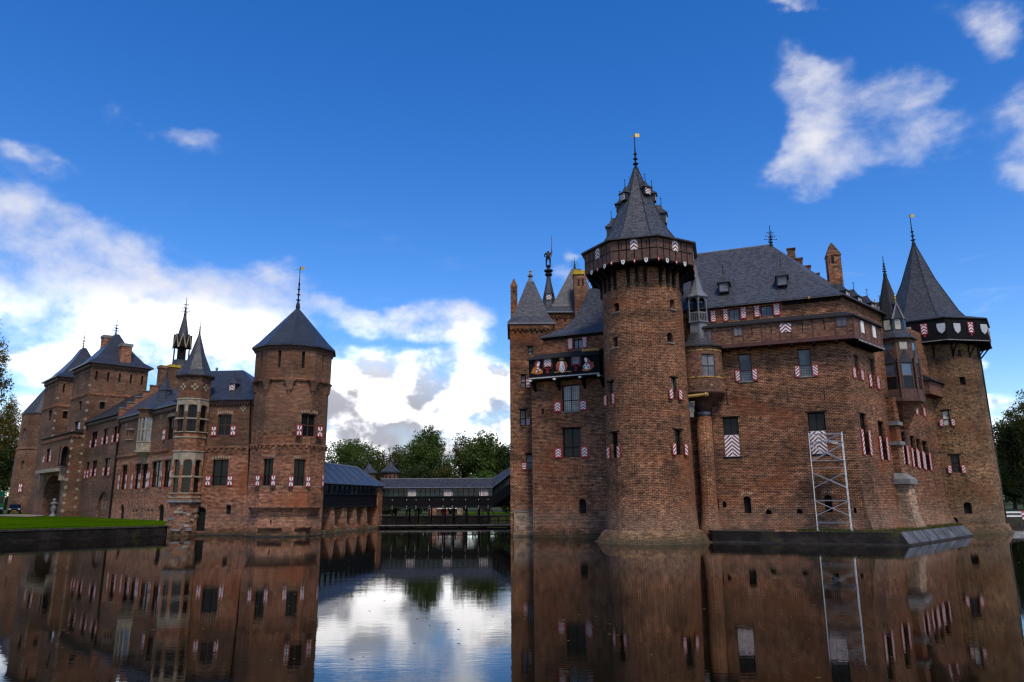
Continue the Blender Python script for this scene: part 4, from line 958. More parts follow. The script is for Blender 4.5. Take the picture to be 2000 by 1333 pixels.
# ================================================================ gallery and covered bridge
def gallery():
    a, b = (xof(630, 74), 74.0), (xof(744, 90), 90.0); f = Fc(a, b); L = f.L
    t = thing('covered_gallery', (*f.xy(L/2), 0), 'covered gallery with blue slate roof on brick buttresses beside the corner tower', 'gallery')
    ze, zs, zk = 4.95, 3.9, 2.7
    mb = MB(); mb.fbox(f, 0, L-.6, -1.8, zk, -3.6, -1.1); mb.build('back_wall', 'brick_red', t)
    mb = MB(); mb.fbox(f, 0, L-.4, -1.8, .35, -1.2, .1); mb.build('plinth', 'brick_pale', t)
    for x0, x1 in ((205, 235), (305, 340), (400, 430), (490, 515)):
        r = f.rect(600+x0/4.443, 992, 600+x1/4.443, 1032); s0, s1 = r[0], r[1]
        mb = MB(); mb.hexa([f.p(s0, -1.5, .3), f.p(s1, -1.5, .3), f.p(s1, -1.5, -1.2), f.p(s0, -1.5, -1.2), f.p(s0, zk, -.05), f.p(s1, zk, -.05), f.p(s1, zk, -1.2), f.p(s0, zk, -1.2)]); mb.build('buttress', 'brick_red', t)
        mb = MB(); mb.hexa([f.p(s1+.1, .3, -.1), f.p(s1+1.1, .3, -.1), f.p(s1+1.1, .3, -1.15), f.p(s1+.1, .3, -1.15), f.p(s1+.1, .5, -.1), f.p(s1+1.1, .5, -.1), f.p(s1+1.1, 1.5, -1.15), f.p(s1+.1, 1.5, -1.15)]); mb.build('sloping_sill', 'brick_red', t)
    mb = MB(); mb.fbox(f, L-1.5, L, -1.8, ze-.1, -1.8, .18); mb.build('end_pier', 'brick_red', t)
    mb = MB(); mb.fbox(f, 0, L-1.5, zk, zs, -3.6, .02); mb.build('timber_band', 'boards_black', t)
    mb = MB(); mb.fbox(f, 0, L-1.5, zk-.12, zk, -.5, .12); mb.fbox(f, 0, L-1.5, zs, zs+.08, -.2, .1); mb.build('rail', 'green_paint', t)
    mb = MB(); mb.fbox(f, 0, L-1.5, zs+.08, ze, -3.6, -.9); mb.build('inner_wall', 'timber_dark', t)
    n = 11
    for i in range(n):
        s0, s1 = .3+(L-2)*i/n, .3+(L-2)*(i+1)/n
        mb = MB(); mb.fbox(f, s0-.05, s0+.05, zs+.08, ze, -.15, .04); po = mb.build('mullion', 'green_paint', t)
        mb = MB(); mb.fbox(f, s0+.07, s1-.07, zs+.1, ze-.1, -.10, -.07); mb.build('pane', 'glass_teal', t)
    zr0, zr1 = f.sz(634, 904, -2.2)[1], f.sz(725, 917, -2.2)[1]
    mb = MB(); mb.rings([[f.p(-.5, ze, .4), f.p(L+.2, ze-.05, .4), f.p(L+.2, ze-.05, -4.6), f.p(-.5, ze, -4.6)], [f.p(-.5, ze+.1, .4), f.p(L+.2, ze+.05, .4), f.p(L+.2, ze+.05, -4.6), f.p(-.5, ze+.1, -4.6)],
              [f.p(-.5, zr0, -2.1), f.p(L-2.6, zr1, -2.1), f.p(L-2.6, zr1, -2.2), f.p(-.5, zr0, -2.2)]]); rf = mb.build('roof', 'slate_blue', t)
    mb = MB(); mb.tube(f.p(-.4, zr0+.03, -2.15), f.p(L-2.6, zr1+.03, -2.15), .09); mb.tube(f.p(L-2.6, zr1+.03, -2.15), f.p(L+.15, ze+.1, .35), .07); mb.build('ridge', 'lead', rf)
    for i in range(7):
        s = .6+i*2.0; mb = MB(); k = (i+.6)/7.6; mb.tube(f.p(s, ze+.2, .35), f.p(s, ze+(zr0-ze)*.93-.02*i, -1.92), .022, .022, 5); mb.build('roof_roll', 'slate_blue', t)
gallery()
def covered_bridge():
    Y = 90.0; f = Fc((xof(738, Y), Y), (xof(962, Y), Y)); L = f.L; zz = lambda v: f.sz(850, v)[1]
    t = thing('covered_bridge', (*f.xy(L/2), 0), 'dark timber covered bridge with glazed band and chevron panels across the moat', 'bridge')
    ze, zs, zk = zz(953), zz(970), zz(991)
    dep = 2.8; g = Fc(f.xy(L), (xof(1008, Y-1.2, 6), Y-1.2)); up = 2.0   # stair end rising to the castle
    mb = MB(); mb.fbox(f, 0, L, zk, zs, -dep, 0)
    mb.hexa([g.p(0, zk, 0), g.p(g.L, zk+up, 0), g.p(g.L, zk+up, -dep), g.p(0, zk, -dep), g.p(0, zs, 0), g.p(g.L, zs+up, 0), g.p(g.L, zs+up, -dep), g.p(0, zs, -dep)]); mb.build('timber_band', 'boards_black', t)
    mb = MB(); mb.fbox(f, 0, L, zs, ze, -dep+.1, -dep+.16); mb.build('back_screen', 'glass_teal', t)
    mb = MB(); mb.fbox(f, -.1, L, zs-.06, zs+.05, -.2, .06); mb.fbox(f, -.1, L, zk-.10, zk+.05, -dep, .10); mb.build('rail', 'green_paint', t)
    pan = [(600+a/4.443, 600+b/4.443) for a, b in ((875, 945), (1187, 1260), (1495, 1570))]
    S = [f.rect(a, 954, b, 969) for a, b in pan]; edges = [.1]
    for r in S:
        mb = MB(); mb.fbox(f, r[0], r[1], zs+.05, ze-.02, -.06, .03); p = mb.build('chevron_panel', 'white_paint', t)
        w = r[1]-r[0]; mb = MB(); stripes(mb, f, r[0]+w*.28, r[1]-w*.28, zs+.08, ze-.05, 'chev', .032, 4)
        for q in (.08, .82): mb.fbox(f, r[0]+w*q, r[0]+w*(q+.1), zs+.06, ze-.03, .028, .036)
        mb.build('painted_stripes', 'maroon', p); edges += [r[0], r[1]]
    edges += [L]
    for i in range(0, len(edges), 2):
        e0, e1 = edges[i], edges[i+1]; n = max(1, round((e1-e0)/.62))
        for k in range(n):
            s0, s1 = e0+(e1-e0)*k/n, e0+(e1-e0)*(k+1)/n
            mb = MB(); mb.fbox(f, s0+.05, s1-.03, zs+.07, ze-.05, -.08, -.05); mb.build('pane', 'glass_teal', t)
            mb = MB(); mb.fbox(f, s0-.03, s0+.05, zs, ze, -.12, 0); mb.build('mullion', 'green_paint', t)
    for k in range(7):
        s = g.L*k/7; z = zs+up*k/7; mb = MB(); w = g.L/7
        mb.hexa([g.p(s+.05, z, -.05), g.p(s+w-.05, z+up/7, -.05), g.p(s+w-.05, z+up/7, -.09), g.p(s+.05, z, -.09), g.p(s+.05, z+ze-zs, -.05), g.p(s+w-.05, z+up/7+ze-zs, -.05), g.p(s+w-.05, z+up/7+ze-zs, -.09), g.p(s+.05, z+ze-zs, -.09)]); mb.build('pane', 'glass_teal', t)
    zr = f.sz(850, 936, -dep/2)[1]
    def rr(s, fc, dz, d=0): return [fc.p(s, ze+dz, .35), fc.p(s, zr+dz, -dep/2), fc.p(s, ze+dz, -dep-.35), fc.p(s, ze+dz-.1, -dep-.35), fc.p(s, ze-.1+dz, .35)]
    mb = MB(); q0, q1, q2 = rr(0, f, 0), rr(L, f, 0), rr(g.L, g, up)
    k0 = len(mb.v); mb.v += q0+q1+q2
    for a in (0, 5):
        for i in range(5): j = (i+1) % 5; mb.f.append((a+i, a+j, a+5+j, a+5+i)[::-1] if False else (a+j, a+i, a+5+i, a+5+j)); mb.m.append(0)
    mb.f.append((0, 1, 2, 3, 4)); mb.m.append(0); mb.f.append((14, 13, 12, 11, 10)); mb.m.append(0)
    mb.build('roof', 'slate_fine', t)
    mb = MB(); mb.path([f.p(0, zr+.03, -dep/2), f.p(L, zr+.03, -dep/2), g.p(g.L, zr+up+.03, -dep/2)], .07); mb.path([f.p(0, ze, .36), f.p(L, ze, .36), g.p(g.L, ze+up, .36)], .05); mb.build('ridge', 'lead', t)
    zd = zz(1024)
    for i, x in enumerate((740, 865, 945, 1060, 1180, 1260, 1375, 1487, 1570)):
        u = 600+x/4.443; s = f.sz(u, 985)[0]; mb = MB(); mb.fbox(f, s-.07, s+.07, zk-.25, zs-.12, .02, .12); br = mb.build('bracket', 'boards_black', t)
        for q in (zk-.2, zk+.05, zs-.45):
            mb = MB(); mb.fbox(f, s-.04, s+.04, q, q+.12, .12, .15); mb.build('bracket_stud', 'grey_paint', br)
        for d in (-.1, -dep+.1):
            mb = MB(); mb.fbox(f, s-.09, s+.09, zd, zk, d-.09, d+.09); mb.build('post', 'timber_dark', t)
    for x in (905, 1210, 1520, 1570):
        s = f.sz(600+x/4.443, 1000)[0]; mb = MB()
        for sg in (-1, 1): mb.tube(f.p(s+sg*.1, zk-.05, -.1), f.p(s+sg*.75, zk-.85, -.1), .06, .06, 6)
        mb.build('brace', 'timber_dark', t)
    # lower footway
    t2 = thing('footbridge', (*f.xy(L/2, .3), 0), 'low dark timber footway with plain rails under the covered bridge', 'bridge')
    z0, z1, z2 = zz(1026), zz(1018), zz(1009)
    mb = MB(); mb.fbox(f, -.5, L+3.3, z0-.22, z0, -2.4, .9); mb.build('deck', 'timber_dark', t2)
    mb = MB(); mb.fbox(f, -.5, L+3.3, z0-.05, z0+.06, .9, .95); mb.build('deck_edge', 'stone_grey', t2)
    for z in (z1, z2):
        mb = MB(); mb.fbox(f, -.5, L+3.3, z-.05, z+.05, .72, .80); mb.build('rail', 'timber_dark', t2)
    for i in range(17):
        s = .3+(L+2.5)*i/16; mb = MB(); mb.fbox(f, s-.06, s+.06, z0, z2+.05, .70, .82); mb.build('rail_post', 'timber_dark', t2)
    for i in range(6):
        s = 1+(L+1)*i/5
        for d in (.5, -2):
            mb = MB(); x, y, _ = f.p(s, 0, d); mb.tube((x, y, -1.9), (x, y, z0-.2), .18, .16, 8); mb.build('pile', 'timber_dark', t2)
covered_bridge()
# ---- pepper-pot gate towers, outbuilding wall and railing beyond the moat
def pepper(uL, uR, v_eave, v_apex, v_base, Y, label):
    tw, rr = cyl(uL, uR, v_eave, Y); ze, za, zb = tw.z(v_eave), tw.z(v_apex), 1.0
    t = thing('pepper_pot_tower', (tw.c.x, tw.c.y, 1.1), label, 'small tower', 'pepper pot towers beyond the bridge')
    tbody(t, tw, [(zb, rr*.9), (ze, rr*.9)], [], 'brick_brown', n=20)
    for k in range(12):
        f = tw.fc(R(30*k), rr*.9); mb = MB(); mb.fbox(f, -.1, .1, ze-1.9, ze-.5, -.1, .02); mb.build('slit', 'dark_room', t)
        mb = MB(); mb.fbox(f, -.16, .16, ze-2.3, ze-1.95, -.1, .05); mb.build('slit_stone', 'stone', t)
    mb = MB(); mb.rings([tw.ring(z, q, 20) for z, q in ((ze-.2, rr), (ze, rr+.1), (ze+.12, rr+.1), (ze+(za-ze)*.45, rr*.52), (za, .1))]); mb.build('roof', 'slate_fine', t)
    finial(t, (tw.c.x, tw.c.y, za-.1), za+1.2, r=.1, rings=2)
pepper(745, 780, 923, 900, 960, 122, 'small round tower with pointed slate cap just left of the tall green tree')
pepper(706, 736, 925, 905, 960, 128, 'small pointed tower half hidden behind the gallery roof')
def far_rail():
    f = Fc((xof(846, 112), 112), (xof(900, 112), 112)); L = f.L
    t = thing('railing', (*f.xy(L/2), 1.15), 'white and red plank railing seen beneath the covered bridge', 'railing')
    for z in (2.0, 2.55):
        mb = MB(); mb.fbox(f, 0, L, z, z+.22, 0, .06); mb.build('plank', 'white_paint', t)
    for i in range(5):
        mb = MB(); mb.fbox(f, L*i/4-.08, L*i/4+.08, .6, 2.85, -.1, -.002); mb.build('rail_post', 'red_paint', t)
    f = Fc((xof(838, 109), 109), (xof(852, 109), 109)); mb = MB(); mb.fbox(f, 0, f.L, -1.5, 2.6, -1.2, 0); tag(mb.build('brick_pier', 'brick_red'), 'red brick pier at the end of the far white railing', 'pier')
    f = Fc((xof(893, 109), 109), (xof(903, 109), 109)); mb = MB(); mb.fbox(f, 0, f.L, -1.5, 2.3, -1.2, 0); tag(mb.build('brick_pier', 'brick_pale'), 'pale brick pier right of the far white railing', 'pier')
    f = Fc((xof(1955, 92), 92), (xof(2060, 92), 92)); L = f.L
    t = thing('railing', (*f.xy(L/2), 1.0), 'white rails with red-striped post at the right edge beside the east tower', 'railing')
    for v in (1001, 1008.5):
        z = f.sz(1980, v)[1]; mb = MB(); mb.fbox(f, 0, L, z-.1, z+.1, 0, .08); mb.build('plank', 'white_paint', t)
    for u in (1997, 2040):
        s = f.sz(u, 1005)[0]; zt = f.sz(u, 998)[1]
        for i in range(4):
            mb = MB(); mb.fbox(f, s-.14, s+.14, .6+(zt-.6)*i/4, .6+(zt-.6)*(i+1)/4, -.16, .12); mb.build('rail_post', 'red_paint' if i % 2 else 'white_paint', t)
    mb = MB(); mb.fbox(f, -3, L+30, -1.5, 1.0, -15, .0); mb.build('bank', 'bank_soil')['kind'] = 'structure'
far_rail()
def far_quay():
    f = Fc((-30, 106.2), (14, 104.6)); t = thing('quay_wall', (*f.xy(f.L/2), 0), 'far moat wall in shade behind the bridge posts', 'wall')
    mb = MB(); mb.fbox(f, 0, f.L, -1.8, 1.02, -2.5, 0); mb.build('wall', 'quay', t)  # dark quay colour stands in for tree shade on this wall
    mb = MB(); mb.fbox(f, 0, f.L, 1.02, 1.2, -2.5, .1); mb.build('coping', 'stone_dark', t)
far_quay()

# ================================================================ main castle
# ---- square tower N
def square_tower():
    Y = 68.0; f = Fc((xof(997, Y, 4), Y), (xof(1080, Y, 4), Y)); W_ = f.sz(1080, 660)[0]; foot = [f.xy(0), f.xy(W_), f.xy(W_, -6.5), f.xy(0, -6.5)]
    t = thing('square_tower', (*f.xy(W_/2, -3), 0), 'square brick tower with slate pyramid roof at the left edge of the main castle', 'castle tower')
    zt = f.sz(1036, 634)[1]
    wins = [f.rect(*q) for q in ((1031, 677, 1040, 694), (1017, 733, 1027, 758), (1016, 801, 1027, 832), (1028, 888, 1041, 918))]
    holes = [f.rect(1005+i*10.5, 648, 1008+i*10.5, 652) for i in range(7)]
    body(t, foot, -1.8, zt, {0: wins+holes}, 'brick_main')
    for r in wins: window(t, f, r, 1, (.45,), gl='glass_grey_sheen', frame='timber_dark', lintel='timber_dark')
    for r in holes: opening(t, f, r)
    for q in ((1027, 741, 1036, 758), (1027, 818, 1036, 831), (1019, 904, 1029, 918)):
        shutter(t, f, f.rect(*q), 'chev', n=2)
    corbels(t, f, 0, W_, zt-.45, .42, .16, 'brick_main', .3, 'cornice')
    zp = f.sz(1020, 1000)[1]; mb = MB(); r = f.rect(1004, 1000, 1043, 1050)
    mb.rings([rect_ring(f, r[0]-.1, r[1]+.1, -.3, .55, -1.8), rect_ring(f, r[0]-.1, r[1]+.1, -.3, .5, .2), rect_ring(f, r[0], r[1], -.3, .28, .5), rect_ring(f, r[0], r[1], -.3, .28, zp)]); bb = mb.build('low_buttress', 'brick_pale', t)
    mb = MB(); mb.fbox(f, r[0]-.06, r[1]+.06, zp, zp+.1, -.3, .34); mb.build('coping', 'stone_grey', bb)
    ap = at(1036, 551, Y+3.2); za = ap.z; sm = f.sz(1036, 551, -3.2)[0]
    q = lambda e, z: rect_ring(f, -e, W_+e, -6.5-e, e, z)
    mb = MB(); mb.rings([q(.16, zt+.02), q(.24, zt+.16), rect_ring(f, .35, W_-.35, -6.1, -.4, zt+1.0), rect_ring(f, sm-.35, sm+.35, -3.6, -3.0, za)]); mb.build('roof', 'slate', t)
    mb = MB(); mb.fbox(f, -.22, W_+.22, zt-.02, zt+.14, -6.7, .26); mb.build('gutter', 'lead', t)
    x, y, _ = f.p(sm, 0, -3.3); mb = MB(); zf = vz(526, x, y); h = zf-za
    mb.lathe((x, y, za-.1), [(.30, 0), (.22, h*.25), (.14, h*.45), (.30, h*.5), (.30, h*.56), (.10, h*.6)], 8); fi = mb.build('finial', 'lead', t)
    mb = MB(); mb.lathe((x, y, za+h*.5), [(.08, 0), (.16, h*.1), (.09, h*.25), (.17, h*.3), (.05, h*.42), (.01, h*.5)], 8); mb.build('finial_tip', 'gold', fi)
    # thin chimney behind its left edge
    p0 = at(1004, 612, 73); w = .72; zc = vz(560, p0.x, p0.y); zp_ = vz(545, p0.x, p0.y); mb = MB(); mb.box((p0.x, p0.y, zt-1), (w, w, zc-zt+1), 0); ch = mb.build('chimney', 'brick_main', t)
    mb = MB(); mb.rings([[(p0.x+a*w*.5*k, p0.y+b*w*.5*k, z) for a, b in ((-1, -1), (1, -1), (1, 1), (-1, 1))] for k, z in ((1.05, zc), (.12, zp_))]); mb.build('chimney_cap', 'brick_main', ch)
    mb = MB(); mb.box((p0.x, p0.y-w/2-.01, zc-.9), (.14, .04, .45)); mb.build('flue_slit', 'dark_room', ch)
square_tower()
# ---- front block O with painted hoarding
def front_block():
    O0, O1 = (xof(1041, 66, 2), 66.0), (xof(1200, 62.8, 2), 62.8); f = Fc(O0, O1); L = f.L
    t = thing('castle_block', (*f.xy(L/2), 0), 'brick block with black hoarding painted with coats of arms, left of the great tower', 'castle block')
    w1, w2 = f.rect(1098, 752, 1131, 804), f.rect(1099, 837, 1135, 894); ar = f.rect(1131, 975, 1145, 1003); sl = f.rect(1057, 799, 1062, 808)
    zl = f.sz(1100, 694)[1]
    body(t, [f.xy(0), f.xy(L), f.xy(L, -7), f.xy(0, -7)], -1.8, zl, {0: [w1, w2, (*ar, .25), sl]}, 'brick_main')
    window(t, f, w1, 2, (.42,), gl='glass_lead', frame='timber_dark', sill='stone_grey'); window(t, f, w2, 2, (.36,), gl='glass_lead_dark', frame='timber_dark', lintel='timber_dark')
    for q in ((1082, 785, 1097, 805), (1132, 782, 1147, 802), (1083.5, 875, 1098.5, 895), (1134.5, 872, 1150, 894)): shutter(t, f, f.rect(*q), 'chev', n=2.6)
    opening(t, f, ar); opening(t, f, sl); arch_band(t, f, ar[0]-.05, ar[1]+.05, ar[3]+.02, .22, 9, mats=('brick_main', 'brick_pale'))
    # upper storey, set back at the left
    s0 = f.sz(1061, 680)[0]; zt = f.sz(1120, 656)[1]
    g = f.sub(s0); wu = g.rect(1120, 663, 1138, 682)
    body(t, [g.xy(0), g.xy(L-s0), g.xy(L-s0, -7), g.xy(0, -7)], zl-.02, zt, {0: [wu]}, 'brick_main', name='upper_wall')
    window(t, g, wu, 2, (), depth=.1, gl='glass_lead', frame='timber_dark')
    shutter(t, g, g.rect(1109.5, 661, 1119, 683), 'up', n=4.4); shutter(t, g, g.rect(1137.5, 658, 1147, 680), 'down', n=4.4)
    corbels(t, g, 0, L-s0, zt-.2, .4, .12, 'timber_dark', .16, 'cornice', drop=.06)
    # hoarding
    od = .95; r = f.rect(1033, 700, 1170, 737, od); h0, h1 = r[0], f.sz(1171, 715, od)[0]; zb, ztp = f.sz(1100, 735.5, od)[1], f.sz(1100, 699, od)[1]
    mb = MB(); mb.fbox(f, h0, h1, zb, ztp, -.1, od); ho = mb.build('hoarding', 'boards_black', t)
    for i in range(int((h1-h0)/.28)):
        s = h0+.28*i; mb = MB(); mb.fbox(f, s, s+.02, zb+.1, ztp, od, od+.012); mb.build('cover_strip', 'boards_black', ho)
    mb = MB(); n = 62
    for i in range(n):
        s = h0+(h1-h0)*i/n; mb.fbox(f, s, s+(h1-h0)/n*.5, zb-.02, zb+.08, od-.05, od+.04)
    mb.build('dentil_trim', 'white_paint', ho)
    mb = MB(); mb.fbox(f, h0-.02, h1, zb-.14, zb-.02, -.05, od+.02); mb.build('bottom_beam', 'timber_dark', ho)
    for q in (.02, .37, .73, .985):
        s = h0+(h1-h0)*q; mb = MB(); mb.fbox(f, s-.12, s+.12, zb-.26, zb-.10, -.05, od+.10); mb.build('beam_end', 'white_paint', ho)
        mb = MB(); mb.fprism(Fc(f.xy(s+.1, 0), f.xy(s+.1, -1)), [(0, zb-1.1), (.02, zb-1.1), (.02, zb-.2), (-od, zb-.2), (-od*.85, zb-.4)][::-1], -.1, .1); mb.build('bracket', 'timber_dark', ho)
    zp = zl+.25; mb = MB(); mb.rings([rect_ring(f, h0-.15, h1, -.05, od+.2, ztp), rect_ring(f, h0-.15, h1, -.05, od+.2, ztp+.1), rect_ring(f, h0+.5, h1, -.05, .12, zp)]); mb.build('hoarding_roof', 'slate_dark', ho)
    # paintings on the hoarding: [1020,640]-scaled photo readings
    px = lambda x, y: f.sz(1020+x/11.106, 640+y/11.108, od)
    def poly(pts, mat, lift, nm='painted_shape', par=None):
        mb = MB(); P = [px(*q) for q in pts]
        ar_ = sum(P[i][0]*P[(i+1) % len(P)][1]-P[(i+1) % len(P)][0]*P[i][1] for i in range(len(P)))
        if ar_ < 0: P = P[::-1]
        mb.fprism(f, P, od+.012, od+.016+lift); return mb.build(nm, mat, par or ho)
    arms = poly([(190, 985), (235, 890), (275, 850), (270, 760), (320, 710), (355, 730), (350, 860), (440, 920), (445, 990), (360, 1020), (260, 1010)], 'orange_paint', .004, 'coat_of_arms')
    poly([(275, 770), (330, 705), (350, 725), (310, 800), (300, 870), (275, 880)], 'red_paint', .008)
    poly([(335, 745), (375, 735), (398, 765), (375, 780), (372, 840), (325, 838), (322, 790)], 'white_paint', .012)
    poly([(345, 860), (420, 905), (350, 990), (272, 985)], 'maroon', .012)
    for q in ([(340, 865), (370, 880), (345, 910), (318, 900)], [(375, 905), (402, 912), (380, 945), (355, 935)], [(310, 935), (345, 940), (318, 978), (288, 975)]): poly(q, 'white_paint', .02)
    poly([(745, 920), (740, 820), (775, 740), (830, 730), (900, 735), (955, 750), (980, 830), (960, 920), (900, 960), (800, 955)], 'orange_paint', .004, 'coat_of_arms')
    poly([(752, 930), (775, 800), (800, 780), (800, 950)], 'red_paint', .008); poly([(970, 900), (945, 790), (920, 780), (925, 940)], 'red_paint', .008)
    poly([(805, 640), (830, 660), (850, 640), (880, 660), (900, 640), (900, 710), (810, 712)], 'yellow_stone', .008)
    poly([(820, 800), (830, 745), (860, 730), (892, 745), (902, 830), (818, 832)], 'white_paint', .012)
    poly([(798, 832), (922, 830), (922, 910), (900, 960), (862, 982), (820, 950), (798, 900)], 'white_paint', .014)
    for a, b in ((820, 845), (880, 840), (808, 880), (850, 885), (895, 880), (830, 920), (875, 925), (855, 955)): poly([(a-10, b-12), (a+10, b-12), (a+10, b+12), (a-10, b+12)], 'maroon', .02)
    poly([(672, 950), (700, 985), (820, 968), (860, 985), (960, 962), (1040, 968), (1078, 945), (1040, 948), (950, 945), (860, 968), (790, 955), (700, 968)], 'yellow_stone', .01)
    poly([(1290, 930), (1320, 890), (1400, 800), (1440, 680), (1470, 720), (1480, 760), (1540, 750), (1560, 850), (1520, 890), (1450, 940), (1340, 950)], 'orange_paint', .004, 'coat_of_arms')
    poly([(1420, 700), (1450, 690), (1460, 760), (1540, 770), (1545, 850), (1470, 880)], 'red_paint', .008)
    poly([(1352, 665), (1395, 655), (1412, 690), (1410, 755), (1370, 757), (1350, 700)], 'white_paint', .012)
    poly([(1380, 768), (1465, 810), (1468, 890), (1380, 912), (1312, 850)], 'white_paint', .012)
    for a, b in ((1400, 805), (1350, 850), (1435, 860)): poly([(a-26, b-4), (a-4, b-26), (a+22, b+8), (a+2, b+28)], 'maroon', .02)
    # chevron panel, framed little window, wrought pendants
    sg = [px(452, 660), px(652, 850)]; r1 = (sg[0][0], sg[1][0], sg[1][1], sg[0][1]-.02)
    mb = MB(); mb.fbox(f, *r1, od, od+.03); sh = mb.build('shutter', 'maroon', ho); b = .06
    mb = MB(); mb.fbox(f, r1[0]+b*2, r1[1]-b*2, r1[2]+b, r1[3]-b, od+.03, od+.034); mb.build('painted_field', 'white_paint', sh)
    mb = MB(); stripes(mb, f, r1[0]+b*2, r1[1]-b*2, r1[2]+b, r1[3]-b, 'chev', od+.036, 3); mb.build('painted_stripes', 'maroon', sh)
    sg = [px(1060, 610), px(1270, 800)]; r2 = (sg[0][0], sg[1][0], sg[1][1], sg[0][1])
    mb = MB(); mb.fbox(f, *r2, od, od+.02); wf = mb.build('window_frame', 'maroon', ho); b = .16
    mb = MB(); mb.fbox(f, r2[0]+b, r2[1]-b, r2[2]+b*.5, r2[3]-.05, od+.02, od+.03); mb.build('pane', 'glass_lead', wf)
    for cx, cy in ((555, 860), (1168, 810)):
        mb = MB()
        for pts in ([(cx-100, cy+5), (cx-95, cy+25), (cx-60, cy+20), (cx-30, cy+45), (cx, cy+60)], [(cx+100, cy+5), (cx+95, cy+25), (cx+60, cy+20), (cx+30, cy+45), (cx, cy+60)], [(cx, cy+20), (cx, cy+130)], [(cx-32, cy+100), (cx, cy+140), (cx+32, cy+100), (cx, cy+85), (cx-32, cy+100)]):
            mb.path([f.p(*px(*q), od+.03) for q in pts], .028, 5)
        mb.build('painted_pendant', 'red_paint', ho)
    mb = MB(); a = f.sz(1141, 687, od-.1); b_ = f.sz(1172, 684, od-.1); mb.tube(f.p(a[0], a[1], od+.35), f.p(b_[0], a[1]+.02, od+.15), .13, .13, 8); mb.tube(f.p(a[0]-.02, a[1], od+.35), f.p(a[0]+.2, a[1], od+.35), .18, .16, 8); mb.build('water_spout', 'yellow_stone', t)
    # concave hipped roof
    h = at(1148, 566, 67).z-zt; e = -.25
    mb = MB(); q = lambda ins, z, k=1: rect_ring(g, e+ins, L-s0+.5-ins*.2, -8+ins*.8, .35-ins*.9, z)
    mb.rings([q(0, zt), q(0, zt+.12), q(1.0, zt+.65), q(1.9, zt+h*.22), q(2.7, zt+h*.45), q(3.3, zt+h*.70), q(3.75, zt+h)]); mb.build('roof', 'slate', t)
front_block()
# ---- roofs that show above the front block
def back_tower():
    Y = 76; f = Fc((xof(1071, Y, 20), Y), (xof(1178, Y, 20), Y)); L = f.sz(1178, 600)[0]; s_ = f.sz(1071, 612)[0]
    t = thing('stair_tower', (*f.xy(L/2, -3), 10), 'brick tower with steep slate hip behind the painted block, lichen-topped chimney at its side', 'castle tower')
    zt = f.sz(1100, 612)[1]; body(t, [f.xy(s_), f.xy(L), f.xy(L, -6), f.xy(s_, -6)], 12, zt, {}, 'brick_main')
    corbels(t, f, s_, L, zt-.4, .4, .15, 'brick_main', .3, 'cornice')
    for u in (1088, 1104): opening(t, f.sub(0, .32), f.rect(u-1.5, 622, u+1.5, 627))
    za = at(1124, 526, Y+3).z; sm = f.sz(1126, 560, -3)[0]
    mb = MB(); mb.rings([rect_ring(f, s_-.3, L+.3, -6.3, .3, zt), rect_ring(f, s_-.3, L+.3, -6.3, .3, zt+.14), rect_ring(f, s_+.4, L-.4, -5.6, -.4, zt+.9), rect_ring(f, sm-.5, sm+.5, -3.2, -2.8, za)]); mb.build('roof', 'slate', t)
    mb = MB(); mb.fbox(f, s_-.36, L+.3, zt-.02, zt+.13, -.3, .38); mb.build('gutter', 'lead', t)
    r = f.rect(1122, 533, 1146, 600, 1.0); mb = MB(); mb.fbox(f, r[0], r[1], zt-3, r[3]-.2, -.4, 1.0); ch = mb.build('chimney', 'brick_main', t)
    mb = MB(); mb.fbox(f, r[0]-.08, r[1]+.08, r[3]-.2, r[3]+.25, -.5, 1.1); mb.build('chimney_cap', 'lichen', ch)
    for q in (.35, .7):
        mb = MB(); s = r[0]+(r[1]-r[0])*q; mb.fbox(f, s-.09, s+.09, r[3]-1.5, r[3]-.7, 1.0, 1.012); mb.build('flue_slit', 'dark_room', ch)
    x, y, _ = f.p(sm-.15, 0, -3); finial(t, (x, y, za-.1), vz(503, x, y), r=.09, cross=True, mat='verdigris')
back_tower()
